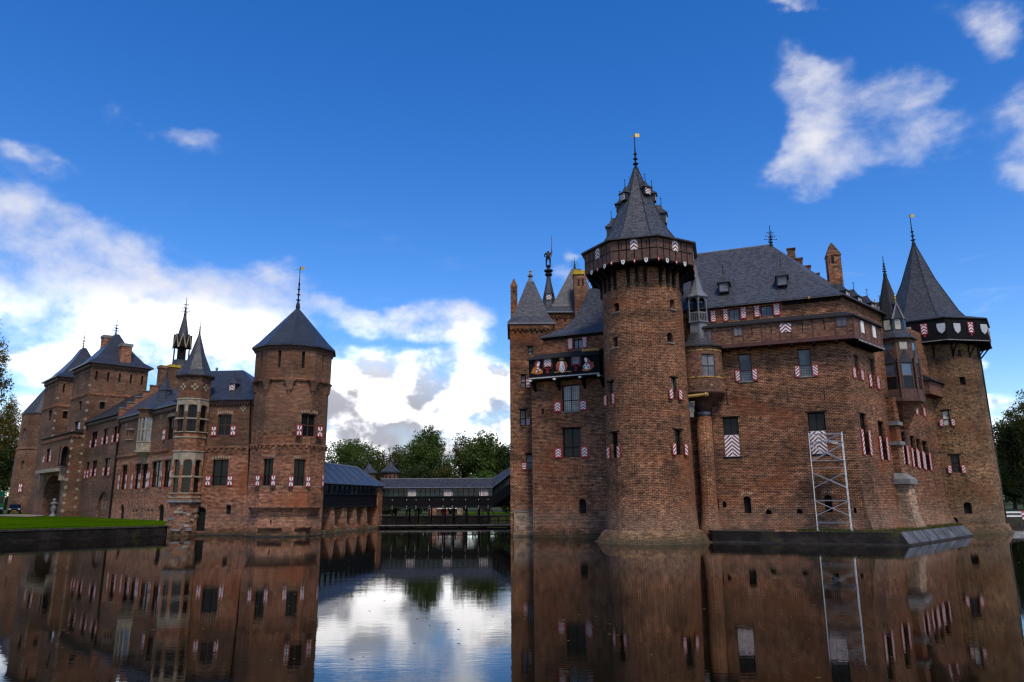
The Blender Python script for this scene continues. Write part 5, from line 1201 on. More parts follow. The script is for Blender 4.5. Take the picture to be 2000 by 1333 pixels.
def knight_spire():
    tw, rr = cyl(1055, 1090, 604, 79, 8, R(22.5)); z = [tw.z(v) for v in (620, 604, 575, 550, 538, 532, 519)]
    t = thing('turret_spire', (tw.c.x, tw.c.y, 15), 'small slate spire topped by a dark armoured statue holding a tall spear', 'spire')
    mb = MB(); mb.rings([tw.ring(a, q) for a, q in ((12, rr*.9), (z[0], rr*.9))]); mb.build('wall', 'brick_main', t)
    mb = MB(); mb.rings([tw.ring(a, q) for a, q in ((z[0], rr*1.1), (z[1]+.2, rr*.95), (z[2], rr*.62), (z[3], rr*.3), (z[4], rr*.22))]); mb.build('roof', 'slate_fine', t)
    f = tw.fc(R(0), rr*.86); dormer(t, (*f.xy(0, .0), tw.z(590)), f.n, .7, .75, .3, depth=.9, mat='lead_dark', finial_h=.1)
    mb = MB(); mb.lathe((tw.c.x, tw.c.y, z[4]), [(rr*.22, -.2), (rr*.42, 0), (rr*.42, .15), (rr*.25, .3), (rr*.5, .45), (rr*.5, .6), (.22, .7), (.16, (z[6]-z[4])*.75), (.3, (z[6]-z[4])*.86), (.3, z[6]-z[4])], 10); mb.build('pedestal', 'iron', t)
    # the figure: one continuous skinned body
    H = tw.z(490)-z[6]; x, y, b = tw.c.x, tw.c.y, z[6]
    J = [(0, 0, .52, .11), (0, 0, .66, .12), (0, 0, .80, .13), (0, 0, .90, .055), (0, -.02, .97, .095), (.10, 0, .50, .085), (.11, -.03, .27, .06), (.12, 0, .04, .045), (.13, -.10, .02, .04), (-.10, 0, .50, .085), (-.12, .02, .27, .06), (-.14, .03, .04, .045), (-.15, -.07, .02, .04),
         (.17, 0, .80, .06), (.24, -.02, .92, .045), (.20, -.10, 1.03, .04), (-.17, 0, .80, .06), (-.26, 0, .64, .045), (-.15, -.08, .54, .04)]
    E_ = [(0, 1), (1, 2), (2, 3), (3, 4), (0, 5), (5, 6), (6, 7), (7, 8), (0, 9), (9, 10), (10, 11), (11, 12), (2, 13), (13, 14), (14, 15), (2, 16), (16, 17), (17, 18)]
    me = bpy.data.meshes.new('statue'); loc = LOC[t.name]
    me.from_pydata([(x+a*H-loc.x, y+c*H-loc.y, b+d*H-loc.z) for a, c, d, r in J], E_, []); o = bpy.data.objects.new('statue', me); COL.objects.link(o); o.parent = t; LOC[o.name] = loc
    md = o.modifiers.new('skin', 'SKIN')
    for i, j in enumerate(J): me.skin_vertices[0].data[i].radius = (j[3]*H, j[3]*H)
    me.skin_vertices[0].data[0].use_root = True
    o.modifiers.new('sub', 'SUBSURF').levels = 1; o.modifiers['sub'].render_levels = 1; me.materials.append(MATS['iron'])
    mb = MB(); mb.tube((x+.20*H, y-.12*H, b+.55*H), (x+.24*H, y-.1*H, tw.z(463)), .05, .03, 6); mb.build('spear', 'maroon', t)
knight_spire()
# ---- the great round tower T
def great_tower():
    tw, rr = cyl(1186, 1356, 950, 58.2); r0 = rr
    t = thing('great_round_tower', (tw.c.x, tw.c.y, 0), 'great round brick tower with overhanging timber hoarding and steep slate cap, tallest in view', 'castle tower')
    h8 = Tw(tw.c.x, tw.c.y, 8, R(17)); Z = tw.z
    prof = [(-.2, rr*1.10), (Z(1030), rr*1.05), (Z(985), rr*1.01), (Z(700), rr*.975), (Z(500), rr*.955)]
    small = [((1197, 592, 1208, 610), 1), ((1195, 659, 1205, 679), 0), ((1310, 585, 1319, 604), 1), ((1304, 650, 1315, 669), 1)]
    tall = [(1187.5, 746, 1197.5, 791), (1312, 738, 1322, 780), (1193.5, 845, 1207, 895), (1318, 840, 1333, 889)]
    hs = []
    S_ = [(tw.rect(*q, rr*.985), a) for q, a in small]; T_ = [tw.rect(*q, rr*.985) for q in tall]
    for (a, f, r), ar in S_: hs.append((a, f, r, .15 if ar else 0))
    for a, f, r in T_: hs.append((a, f, r, 0))
    wl, rad = tbody(t, tw, prof, hs, 'brick_round', depth=.45, n=64)
    wl.data.polygons.foreach_set('use_smooth', [True]*len(wl.data.polygons))
    for (a, f, r), ar in S_: opening(t, f, r, .42); 
    for (a, f, r), ar in S_:
        q = MB(); q.fbox(f, r[0]-.08, r[1]+.08, r[2]-.10, r[2], -.2, .05); q.build('sill', 'stone_grey', t)
    for i, (a, f, r) in enumerate(T_):
        window(t, f, r, 1, (.45,), depth=.24, gl=('glass_sky' if i == 0 else 'glass_lead' if i == 1 else 'glass_lead_dark'), frame='timber_dark', lintel='timber_dark')
        w = .42; zt = r[2]+(r[3]-r[2])*.45
        shutter(t, f, (r[0]-w, r[0]-.02, r[2]-.03, zt), 'up', .12, n=2.5); shutter(t, f, (r[1]+.02, r[1]+w, r[2]-.03, zt), 'down', .12, n=2.5)
    # sloping skirt at the water
    R2 = rr*1.31; zs = Z(1037)
    mb = MB(); mb.rings([tw.ring(z, q, 48) for z, q in ((-1.8, R2*1.02), (.03, R2), (.06, R2*.985), (zs, rr*1.13), (zs+.12, rr*1.06))]); sk = mb.build('sloping_skirt', 'brick_east', t, smooth=True)
    mb = MB(); mb.rings([tw.ring(z, q, 48) for z, q in ((-.5, R2*1.02), (.04, R2*1.02), (.07, R2*1.0))]); mb.build('waterline_ledge', 'brick_east', t, smooth=True)
    # hoarding
    er = rr*1.50; hr = rr*1.40; near = lambda v, q: vz(v, *h8.p(R(17), 0, q)[:2]); ze, zb = near(459, er), near(506, hr)
    mb = MB(); mb.rings([h8.ring(z, q) for z, q in ((zb, hr*.985), (zb, hr), (ze, hr))]); ho = mb.build('hoarding', 'timber_dark', t)
    for k in range(8):
        a0 = R(17+45*k); am = a0+R(22.5); f = h8.fc(am, hr); w = hr*math.sin(R(22.5))
        if math.cos(am) < -.45: continue
        n = 6; zm = zb+(ze-zb)*.52
        for i in range(n):
            s0, s1 = -w+2*w*i/n, -w+2*w*(i+1)/n
            for za_, zc_ in ((zb+.06, zm-.05), (zm+.05, ze)):
                mb = MB(); mb.fbox(f, s0+.05, s1-.05, za_, zc_, 0, .025); mb.build('board_panel', 'brick_panel' if 0 else 'timber_brown', ho)
        mb = MB(); mb.fbox(f, -w-.03, -w+.06, zb-.05, ze, -.04, .05); mb.build('corner_post', 'timber_brown', ho)
        q = MB(); q.fbox(f, -.28, .28, zm-.02, ze-.1, .026, .055); sh = q.build('shutter', 'white_paint', ho); q = MB(); stripes(q, f, -.27, .27, zm, ze-.12, 'chev', .056, 2.5); q.build('painted_stripes', 'maroon', sh)
        for s in (-w*.55, w*.55):
            q = MB(); q.fbox(f, s-.035, s+.035, zm+.15, ze-.25, .026, .03); q.build('arrow_slit', 'dark_room', ho)
        for s in (-w*.5, w*.5):
            q = MB(); q.fprism(f, [(s, zb-.22), (s+.13, zb-.08), (s+.13, zb+.16), (s-.13, zb+.16), (s-.13, zb-.08)], .02, .06); e = q.build('small_shield', 'white_paint', ho)
            q = MB(); q.fbox(f, s-.07, s+.07, zb+.05, zb+.10, .06, .065); q.fbox(f, s-.03, s+.03, zb-.08, zb+.05, .06, .065); q.build('shield_charge', 'black_paint', e)
        for s in (0, -w):
            q = MB(); q.fprism(f, [(s, zb-.22), (s+.10, zb), (s, zb+.22), (s-.10, zb)], .05, .09); e = q.build('small_lozenge', 'red_paint', ho)
            q = MB(); q.fprism(f, [(s, zb-.10), (s+.05, zb), (s, zb+.10), (s-.05, zb)], .09, .095); q.build('lozenge_centre', 'white_paint', e)
        for s in (-w*.5, w*.0, w*.5):
            a = am+math.atan2(s, hr*.92); x0, y0, _ = tw.p(a, 0, rr*.98-.1); q = MB(); zl = zb-1.5; g = tw.fc(a, rr*.98)
            q.rings([[g.p(sx, z, d) for sx, d in ((-.11, dd), (.11, dd), (.11, -.15), (-.11, -.15))] for z, dd in ((zl, .10), (zl+.7, .15), (zb-.55, .32), (zb-.2, .75), (zb+.0, 1.1))]); q.build('bracket', 'timber_dark', ho)
            q = MB(); q.fbox(g, -.10, .10, zl-.2, zl, -.1, .14); q.build('bracket_stone', 'stone_dark', ho)
    mb = MB(); mb.rings([h8.ring(z, q) for z, q in ((zb-.08, rr*.9), (zb-.08, hr*.99), (zb+.0, hr*.99))]); mb.build('hoarding_floor', 'timber_dark', ho)
    # roof
    za = Z(330); hh = za-ze
    roofp = [(ze-.06, er*.97), (ze-.02, er), (ze+.10, er), (ze+.38, rr*1.16), (ze+.85, rr*.97), (ze+hh*.22, rr*.79), (ze+hh*.40, rr*.595), (ze+hh*.62, rr*.385), (ze+hh*.85, rr*.17), (za, rr*.055)]
    mb = MB(); mb.rings([h8.ring(z, q) for z, q in roofp]); rf = mb.build('roof', 'slate', t)
    for k in range(8):
        q = MB(); q.path([h8.p(R(17+45*k), z, r_+.01) for z, r_ in roofp[3:]], .045, 5); q.build('hip_roll', 'lead_dark', rf)
    zz_ = [p[0] for p in roofp]; rr_ = [p[1] for p in roofp]
    def roofr(z): return float(np.interp(z, zz_, rr_))*math.cos(R(22.5))
    for k, (am, vb) in enumerate(((R(-50.5), 397), (R(-5.5), 0), (R(39.5), 390), (R(84.5), 397), (R(-95.5), 410), (R(-95.5), 458), (R(84.5), 442))):
        if not vb: continue
        z = Z(vb)-.1; d = h8.dir(am); rr0 = roofr(z)*.98; c = tw.c+d*(rr0+.30); big = vb > 430
        s = .84 if big else .64; dormer(t, (c.x, c.y, z), d, s, s*1.05, s*1.1, depth=1.0+.3, mat='lead_dark', finial_h=.55)
    finial(t, (tw.c.x, tw.c.y, za-.15), Z(260), flag=.40, r=.12, rings=3)
    for k in range(8):
        for zf in (.5, .7, .88):
            z = ze+hh*zf; p = h8.p(R(17+45*k), z, float(np.interp(z, zz_, rr_))); q = MB(); d = h8.dir(R(17+45*k)); q.path([p, (p[0]+d.x*.16, p[1]+d.y*.16, z+.05), (p[0]+d.x*.18, p[1]+d.y*.18, z+.2)], .018, 4); q.build('roof_hook', 'iron', rf)
great_tower()
# ---- main block P: front and east faces
PA, PB = (xof(1385, 59.5, 1), 59.5), (xof(1690, 55.3, 1), 55.3); fP0 = Fc(PA, PB); PA2 = fP0.xy(-3.4)
PE = Vector((.72, .694)); PC = (PB[0]+PE.x*24, PB[1]+PE.y*24)
fP = Fc(PA2, PB); fE2 = Fc(PB, PC)
ZP = .86
def main_block():
    t = thing('main_block', (*fP.xy(fP.L/2, -4), 0), 'massive brick main block with chevron shutters, timbered gallery and large slate roof', 'castle block')
    zt = 18.95
    up = [fP.rect(1443, 691, 1468, 745), fP.rect(1559.5, 681, 1585, 735)]
    tall = [fP.rect(1413.5, 816, 1444, 892), fP.rect(1580.5, 806, 1614.5, 887)]
    low = [(fP.rect(1388, 970, 1404, 998), .3), (fP.rect(1411, 980, 1419, 991), .1), (fP.rect(1453, 970, 1467, 1003), .12), (fP.rect(1495.5, 995, 1507, 1005), .25), (fP.rect(1556, 994, 1567.5, 1003.5), .25), (fP.rect(1611, 967, 1625.5, 1001), .15), (fP.rect(1667.5, 992, 1673, 1003), 0)]
    top = [fP.rect(1377, 612, 1386.5, 631), fP.rect(1424, 603.5, 1444, 626), fP.rect(1485.5, 597.5, 1508.5, 619)]
    eu = [fE2.rect(1669, 694, 1678, 741), fE2.rect(1700, 702, 1709, 758), fE2.rect(1790, 772, 1800, 812)]
    et = [fE2.rect(1683, 808, 1696, 888), fE2.rect(1718, 824, 1730, 898), fE2.rect(1761.5, 845, 1770, 907), fE2.rect(1780.5, 852, 1789, 912), fE2.rect(1792.5, 858, 1800.5, 915), fE2.rect(1804, 862, 1814, 918)]
    es = [fE2.rect(1703, 995, 1706, 1004)]
    foot = [PA2, PB, PC, (PC[0]-11, PC[1]+7), (PA2[0]+5, PA2[1]+14)]
    body(t, foot, -.5, zt, {0: up+tall+top+[(*r, a) for r, a in low], 1: eu+et}, 'brick_main', depth=.38)
    for r in up:
        window(t, fP, r, 1, (.40,), depth=.25, gl=('glass_lead', 'glass_grey_sheen'), frame='timber_brown', sill='stone_grey')
    for q, s in (((1436, 724, 1446, 745), 'up'), ((1469, 721, 1480, 743), 'down'), ((1552, 715, 1563, 737), 'up'), ((1586, 713, 1599, 735), 'down')): shutter(t, fP, fP.rect(*q), s, n=3)
    for r in tall:
        zm = r[2]+(r[3]-r[2])*.55; window(t, fP, (r[0], r[1], zm, r[3]), 2, (), depth=.25, gl='glass_lead_dark', frame='timber_dark', lintel='timber_dark')
        mid = (r[0]+r[1])/2
        for s0, s1, st in ((r[0]+.04, mid-.005, 'up'), (mid+.005, r[1]-.04, 'down')):
            q = MB(); q.fbox(fP, s0, s1, r[2], zm, -.18, -.02); sh = q.build('closed_shutter', 'white_paint', t); q = MB(); stripes(q, fP, s0+.01, s1-.01, r[2]+.02, zm-.02, st, -.018, 5.5); q.build('painted_stripes', 'maroon', sh)
        q = MB(); q.fbox(fP, r[0]-.12, r[1]+.12, r[2]-.12, r[2]-.002, -.3, .05); q.build('sill', 'timber_dark', t)
    for r, a in low: opening(t, fP, r, .36)
    for i in (2, 5): r = low[i][0]; arch_band(t, fP, r[0]-.12, r[1]+.12, r[3]+.03, .32, 11, .12, mats=('brick_pale', 'brick_main'))
    for i in (3, 4): r = low[i][0]; arch_band(t, fP, r[0]-.06, r[1]+.06, r[3]+.01, .16, 7, .12, mats=('brick_pale', 'brick_main'))
    for i, r in enumerate(top): window(t, fP, r, 2 if i else 1, (), depth=.12, gl='glass_lead', frame='timber_brown')
    for q in ((1387.5, 607, 1399, 630), (1412, 604, 1422.5, 628), (1446, 600, 1458, 623), (1472.5, 597, 1484, 620), (1510, 593, 1524, 617)): shutter(t, fP, fP.rect(*q), 'chev', n=4)
    for r in eu:
        window(t, fE2, r, 2, (.45,), depth=.2, gl='glass_grey_sheen', frame='timber_brown')
        zm = r[2]+(r[3]-r[2])*.45; w = .62; shutter(t, fE2, (r[0]-w-.02, r[0]-.02, r[2], zm), 'up', n=2.5); shutter(t, fE2, (r[1]+.02, r[1]+w, r[2], zm), 'down', n=2.5)
    for r in et:
        window(t, fE2, r, 2, (.5,), depth=.2, gl='glass_lead_dark', frame='timber_dark')
        zm = r[2]+(r[3]-r[2])*.60; w = .55; shutter(t, fE2, (r[0]-w*.5, r[0]+w*.35, r[2]-.05, zm), 'up', n=5); shutter(t, fE2, (r[1]-w*.35, r[1]+w*.5, r[2]-.05, zm), 'down', n=5)
    # flared foot of the east wall
    mb = MB(); n = 10; a = 1.2
    mb.rings([rect_ring(fE2, .0, 23, -.2, .75, .4), rect_ring(fE2, .02, 23, -.2, .42, 1.4), rect_ring(fE2, .04, 23, -.2, .17, 2.6), rect_ring(fE2, .06, 23, -.2, .02, 4.2)]); mb.build('flared_foot', 'brick_main', t)
    s = fE2.sz(1746, 900)[0]; mb = MB(); zk = fE2.sz(1748, 945, .8)[1]
    mb.rings([rect_ring(fE2, s-.9, s+1.5, -.2, 1.6, .4), rect_ring(fE2, s-.5, s+1.1, -.2, 1.1, 2.0), rect_ring(fE2, s-.4, s+1.0, -.2, .95, zk)]); bu = mb.build('buttress', 'brick_pale', t)
    mb = MB(); mb.rings([rect_ring(fE2, s-.6, s+1.2, -.2, 1.25, zk), rect_ring(fE2, s-.6, s+1.2, -.2, 1.2, zk+.4), rect_ring(fE2, s-.3, s+.9, -.2, .6, zk+.9)]); mb.build('buttress_cap', 'stone_grey', bu)
    mb = MB(); mb.fbox(fE2, s-.25, s+.75, zk+.5, 11.6, -.1, .55); mb.build('pilaster', 'brick_main', t)
    for v in (868, 830): z = fE2.sz(1744, v, .5)[1]; mb = MB(); mb.fbox(fE2, s-.4, s+.9, z, z+.3, -.1, .75); mb.build('pilaster_stone', 'stone_grey', t)
    # cracks and iron wall ties
    for u, v0, v1 in ((1477, 762, 785), (1538, 755, 785), (1610, 758, 780), (1420, 760, 790)):
        r = fP.rect(u-1, v0, u+1, v1); mb = MB(); mb.fbox(fP, (r[0]+r[1])/2-.025, (r[0]+r[1])/2+.025, r[2], r[3], -.02, .035); mb.build('wall_tie', 'iron', t)
    # timbered gallery that runs round the corner
    od = .95; zb = 15.4; s_end = fE2.sz(1727, 690, od)[0]
    path0 = [fP.xy(fP.sz(1376, 660)[0]), PB, fE2.xy(s_end)]; path1 = offset_path(path0, od); path2 = offset_path(path0, od+.22)
    zg = fP.sz(1500, 631, od)[1]; zr = fP.sz(1500, 622, 0)[1]
    mb = MB(); strip(mb, path1, zb, path1, zg); strip(mb, path0, zb, path1, zb)
    mb.face([(*path0[2], zb), (*path0[2], zg), (*path1[2], zg), (*path1[2], zb)][::-1]); mb.face([(*path0[0], zb), (*path1[0], zb), (*path1[0], zg), (*path0[0], zg)][::-1])
    ga = mb.build('gallery', 'brick_panel', t)
    mb = MB(); strip(mb, path2, zg-.04, path2, zg+.10); strip(mb, path2, zg+.10, path0, zr); strip(mb, path1, zg-.04, path2, zg-.04)
    mb.build('gallery_roof', 'slate_dark', ga)
    mb = MB(); p3 = offset_path(path0, od+.05); strip(mb, p3, zb-.08, p3, zb+.20); strip(mb, path0, zb-.08, p3, zb-.08); strip(mb, p3, zb+.20, path1, zb+.20); mb.build('gallery_beam', 'timber_red', ga)
    gF = Fc(path1[0], path1[1]); gE = Fc(path1[1], path1[2])
    for x in (290, 480, 580, 755, 925, 1032, 1230, 1440, 1552, 1612):
        s_ = gF.sz(1330+x/4.7615, 660-(x-900)*.012)[0]; mb = MB(); mb.fbox(gF, s_-.06, s_+.06, zb+.2, zg, -.02, .03); mb.build('gallery_post', 'timber_red', ga)
    for x0, x1, y0, y1 in ((232, 285, 975, 1065), (490, 570, 950, 1035), (1442, 1545, 858, 945)):
        r = gF.rect(1330+x0/4.7615, 440+y0/4.7615, 1330+x1/4.7615, 440+y1/4.7615); mb = MB(); mb.fbox(gF, *r, .005, .04); w = mb.build('window', 'timber_red', ga)
        for i in range(2):
            a = r[0]+.06+(r[1]-r[0]-.06)*i/2; mb = MB(); mb.fbox(gF, a, a+(r[1]-r[0])/2-.09, r[2]+.06, r[3]-.06, .041, .05); mb.build('pane', 'glass_grey_sheen', w)
    r = gF.rect(1330+920/4.7615, 440+915/4.7615, 1330+1025/4.7615, 440+998/4.7615); mb = MB(); mb.fbox(gF, *r, .01, .05); w = mb.build('shutter', 'white_paint', ga); mb = MB(); stripes(mb, gF, *r, 'chev', .052, 2.4); mb.build('painted_stripes', 'maroon', w)
    for x in (660, 838, 1128, 1330):
        s_ = gF.sz(1330+x/4.7615, 440+(985-(x-660)*.10)/4.7615)[0]; mb = MB(); mb.fbox(gF, s_-.035, s_+.035, zb+.75, zg-.25, .0, .012); mb.build('arrow_slit', 'dark_room', ga)
    for q in (.03, .2, .4, .6, .8, .97):
        mb = MB(); s_ = gE.L*q; mb.fbox(gE, s_-.06, s_+.06, zb+.2, zg, -.02, .03); mb.build('gallery_post', 'timber_red', ga)
    for q in (.3, .7):
        s_ = gE.L*q; mb = MB(); mb.fbox(gE, s_-.3, s_+.3, zb+.6, zg-.15, 0, .05); w = mb.build('shutter', 'white_paint', ga)
    n = 16
    for fc, L, nn in ((fP, fP.L, 9), (fE2, s_end, 12)):
        for i in range(nn):
            s_ = L*(i+.6)/nn
            mb = MB(); mb.fbox(fc, s_-.1, s_+.1, zb-.26, zb-.082, -.2, od+.02); mb.build('joist_end', 'timber_dark', ga)
    for i in range(40):
        s_ = fE2.L*0+s_end*(i+.3)/40; mb = MB(); mb.fbox(fE2, s_-.05, s_+.05, zb-.16, zb-.083, od-.1, od+.10); mb.build('dentil', 'white_paint' if i % 2 else 'timber_dark', ga)
    cs = fP.sz(1528, 600)[0]; corbels(t, fP, cs, fP.L, zt-.22, .42, .12, 'timber_dark', .18, 'cornice', drop=.06)
    mb = MB(); s_, z_ = fP.sz(1580, 583, .4); mb.fbox(fP, s_-.07, s_+.07, z_-.1, z_+.06, .2, .7); mb.build('water_spout', 'lichen', t)
    # roof
    ridge_d = -6.5; sr1, zr1 = fP.sz(1506, 479, ridge_d); sr0 = -2
    e = .45; B = offset_path([PA2, PB, PC], e)
    def mix3(a, b, k): return tuple(a[i]+(b[i]-a[i])*k for i in range(3))
    Lf, Cn, Rt = (*B[0], zt), (*B[1], zt), (*Fc(B[1], B[2]).xy(9.5), zt)
    R0, R1 = fP.p(sr0, zr1, ridge_d), fP.p(sr1, zr1, ridge_d)
    bk0, bk1 = fP.p(0, zt, -13), fP.p(fP.L+2, zt, -13.5)
    mb = MB(); up_ = lambda p, h: (p[0], p[1], p[2]+h)
    def sag(a, b, k, drop): q = mix3(a, b, k); return (q[0], q[1], q[2]-drop)
    r0 = [Lf, Cn, Rt, bk1, bk0]; r1_ = [up_(p, .12) for p in r0]
    apex = [R0, R1, R1, R1, R0]
    mb.rings([r0, r1_]+[[sag(p, q, k, d) for p, q in zip(r1_, apex)] for k, d in ((.10, .22), (.22, .34), (.42, .30))]+[[(p[0]+.001*i, p[1]+.001*i, p[2]) for i, p in enumerate(apex)]], cap1=False); rf = mb.build('roof', 'slate', t)
    mb = MB(); mb.tube(R0, R1, .10, .10, 6); mb.build('ridge', 'lead', rf)
    finial(t, (R1[0], R1[1], zr1-.1), vz(440, R1[0], R1[1]), r=.10, cross=True)
    for u, v in ((1414, 571), (1528, 558)):
        # where the line of sight meets the roof slope, then a house standing out of it
        best = None
        for k in np.arange(.05, .9, .01):
            d_ = .45+(ridge_d-.45)*k; zz = zt+.12+(zr1-zt-.12)*k-.34; s_, z_ = fP.sz(u, v, d_)
            if best is None or abs(z_-zz) < best[0]: best = (abs(z_-zz), s_, z_, d_)
        _, s_, z_, d_ = best; s_, z_ = fP.sz(u, v, d_+.60); p = fP.p(s_, z_, d_+.60); dormer(t, p, fP.n, .82, .85, .95, depth=1.9, mat='lead_dark', face='window', finial_h=.5)
    ge = Fc(B[1], B[2])
    for s_, w in ((3.4, .9), (6.0, .9), (9.0, .9), (12, .9), (15, .9)):
        p = ge.p(s_, zt+.5, -1.0); dormer(t, p, ge.n, w, .7, .8, depth=1.6, mat='lead_dark', face='shutter', finial_h=.5)
    # stepped gable behind
    off = -9; pts = [(1537, 1552.5, 488), (1553, 1567, 507), (1568, 1583, 522), (1584, 1600, 537)]; mb = MB(); cp = []
    for u0, u1, v in pts:
        s0, z_ = fP.sz(u0, v, off); s1, _ = fP.sz(u1, v, off); mb.fbox(fP, s0, s1, zt-1, z_, off-.5, off); cp.append((s0, s1, z_))
    g = mb.build('stepped_gable', 'brick_main', t); 
    for s0, s1, z_ in cp: q = MB(); q.fbox(fP, s0-.06, s1+.06, z_, z_+.12, off-.56, off+.06); q.build('gable_coping', 'brick_main', g)
    # tall chimney with pitched top
    c = at(1634, 560, 62.5); zc, zp = vz(500, c.x, c.y), vz(476, c.x, c.y); w, d = 1.15, 1.0; f = Fc((c.x-w/2, c.y), (c.x+w/2-.1, c.y-.25)); f.L = w
    mb = MB(); mb.fbox(f, 0, w, zt-2, zc, -d, 0); ch = mb.build('chimney', 'brick_round', t)
    mb = MB(); mb.rings([rect_ring(f, -.05, w+.05, -d-.05, .05, zc), rect_ring(f, -.05, w+.05, -d-.05, .05, zc+.1), rect_ring(f, w*.35, w*.45, -d-.05, .05, zp)]); mb.build('chimney_cap', 'brick_main', ch)
    mb = MB(); mb.fbox(f, w*.3, w*.48, zc-.75, zc-.1, 0, .02); mb.build('flue_slit', 'dark_room', ch)
    # connection to the east tower: lower link roof
    mb = MB(); fe = Fc(fE2.xy(16.5, .0), fE2.xy(24.5, .0)); zq = fE2.sz(1790, 735, .9)[1]
    mb.fbox(fe, 0, fe.L, fE2.sz(1795, 762, .9)[1], zq, -.2, .9); lk = mb.build('link_gallery', 'brick_panel', t)
    mb = MB(); mb.rings([rect_ring(fe, -.1, fe.L, -.3, 1.15, zq), rect_ring(fe, -.1, fe.L, -.3, 1.15, zq+.1), rect_ring(fe, 0, fe.L, -.3, .1, zq+.8)]); mb.build('link_roof', 'slate_dark', lk)
    pipe(t, [fP.p(fP.sz(1386, 760)[0], 12, .1), fP.p(fP.sz(1386, 760)[0], .9, .1)], .06)
main_block()
# ---- round oriel with lantern, right of the great tower
def oriel():
    tw, rr = cyl(1327, 1413, 735, 59.0); Z = tw.z
    t = thing('corbelled_oriel', (tw.c.x, tw.c.y, 5), 'round brick oriel on stone corbel with grey lantern spire, right of the great tower', 'turret')
    z = dict(zip('abcdefgh', [Z(v) for v in (768, 742, 689, 684, 656, 632, 584, 530)]))
    a, f, r = tw.rect(1371, 691, 1398, 738, rr)
    wl, _ = tbody(t, tw, [(z['a'], rr), (z['d'], rr)], [(a, f, r, 0)], 'brick_panel', n=40, depth=.2)
    window(t, f, r, 2, (.52,), depth=.12, gl='glass_grey_sheen', frame='timber_brown')
    for zz, h in ((z['b']-.1, .13), (z['c']-.18, .16)):
        n = 28
        for i in range(n):
            a0, a1 = R(-115+230*i/n), R(-115+230*(i+1)/n)-.012; q = MB(); q.rings([[tw.p(x, zq, rr+d) for x, d in ((a0, .035), (a1, .035), (a1, -.1), (a0, -.1))] for zq in (zz, zz+h)]); q.build('voussoir', 'yellow_stone' if i % 3 else 'brick_red', t)
    for u in (1351, 1390, 1412):
        a0, zz = tw.hit(u, 752, rr); g = tw.fc(a0, rr); q = MB(); q.fprism(g, [(0, zz-.14), (.12, zz), (0, zz+.14), (-.12, zz)], -.02, .03); q.build('stone_lozenge', 'stone', t)
    zk = Z(803)
    mb = MB(); mb.rings([tw.ring(q, s, 32) for q, s in ((zk-.9, .10), (zk-.75, .26), (zk-.55, .42), (zk-.40, .42), (zk-.38, .54), (zk-.12, .56), (zk-.1, .50))]); mb.build('corbel_boss', 'stone_grey', t, smooth=True)
    mb = MB(); mb.rings([tw.ring(q, s, 32) for q, s in ((zk-.12, .46), (zk+.2, .55), (zk+.8, 1.0), (z['a']-.35, rr*.9), (z['a']-.2, rr+.05), (z['a']-.02, rr+.08), (z['a']+.03, rr))]); mb.build('corbel', 'timber_brown', t, smooth=True)
    # gilded gargoyle beam
    f0 = tw.fc(R(-50), rr); p = at(1335, 776, 57.2); q = MB(); e = at(1377, 771, 56.6); q.tube(p, e, .14, .12, 8); q.tube(e, e+Vector((.25, -.1, 0)), .2, .13, 8); q.build('water_spout', 'yellow_stone', t)
    # pilaster below
    s = fP.sz(1370, 900)[0]; mb = MB(); mb.rings([tw.ring(q, s_, 24) for q, s_ in ((-.4, 1.15), (.4, .95), (1.6, .74), (3.2, .64), (zk-.5, .60))]); mb.build('shaft', 'brick_main', t, smooth=True)
    mb = MB(); g = at(1349, 795, 57.6)
    for i, (dz, w) in enumerate(((0, .55), (-.45, .42), (-.85, .3))): mb.box((g.x, g.y, g.z+dz), (w, .5, .42))
    mb.build('stepped_corbel', 'stone_grey', t)
    # skirt roof, lead lantern, spire
    o = Tw(tw.c.x, tw.c.y, 6, R(8)); s6 = .80
    mb = MB(); mb.rings([tw.ring(q, s_, 32) for q, s_ in ((z['d']-.02, rr+.22), (z['d']+.08, rr+.22), (z['d']+.35, rr*.80), (z['d']+.75, rr*.62), (z['e']+.1, rr*.52))]); mb.build('skirt_roof', 'slate_fine', t)
    mb = MB(); mb.rings([o.ring(q, s_) for q, s_ in ((z['e'], s6+.02), (z['f']-.1, s6+.02), (z['f']-.05, s6+.16), (z['f']+.05, s6+.16))]); ln = mb.build('lantern_base', 'lead', t)
    zh = z['f']+.05; zt = z['g']
    for k in range(6):
        a0 = R(8+60*k); x, y, _ = o.p(a0, 0, s6+.02); q = MB(); q.tube((x, y, zh), (x, y, zt), .06, .06, 6); q.build('lantern_post', 'lead', ln)
        g = o.fc(a0+R(30), s6); w = s6*.5; zr = zh+(zt-zh)*.36; q = MB(); q.fbox(g, -w, w, zr-.06, zr+.04, -.03, .03)
        for i in range(5): sx = -w+2*w*(i+.5)/5; q.fbox(g, sx-.025, sx+.025, zh, zr, -.025, .025)
        q.build('balustrade', 'lead', ln)
        q = MB(); q.fprism(g, [(-w, zt-.35), (-w*.75, zt-.35), (-w*.6, zt-.15), (0, zt-.05), (w*.6, zt-.15), (w*.75, zt-.35), (w, zt-.35), (w, zt+.05), (-w, zt+.05)], -.03, .03); q.build('trefoil_arch', 'lead', ln)
    mb = MB(); mb.rings([o.ring(q, s_) for q, s_ in ((zh, .22), (zt, .22))]); mb.build('lantern_core', 'black_paint', ln)
    mb = MB(); mb.rings([o.ring(q, s_) for q, s_ in ((zt, s6+.22), (zt+.08, s6+.22), (zt+.6, s6*.75), (z['h']-.8, .35), (z['h']+.8, .08))]); mb.build('lantern_roof', 'lead', ln)
oriel()
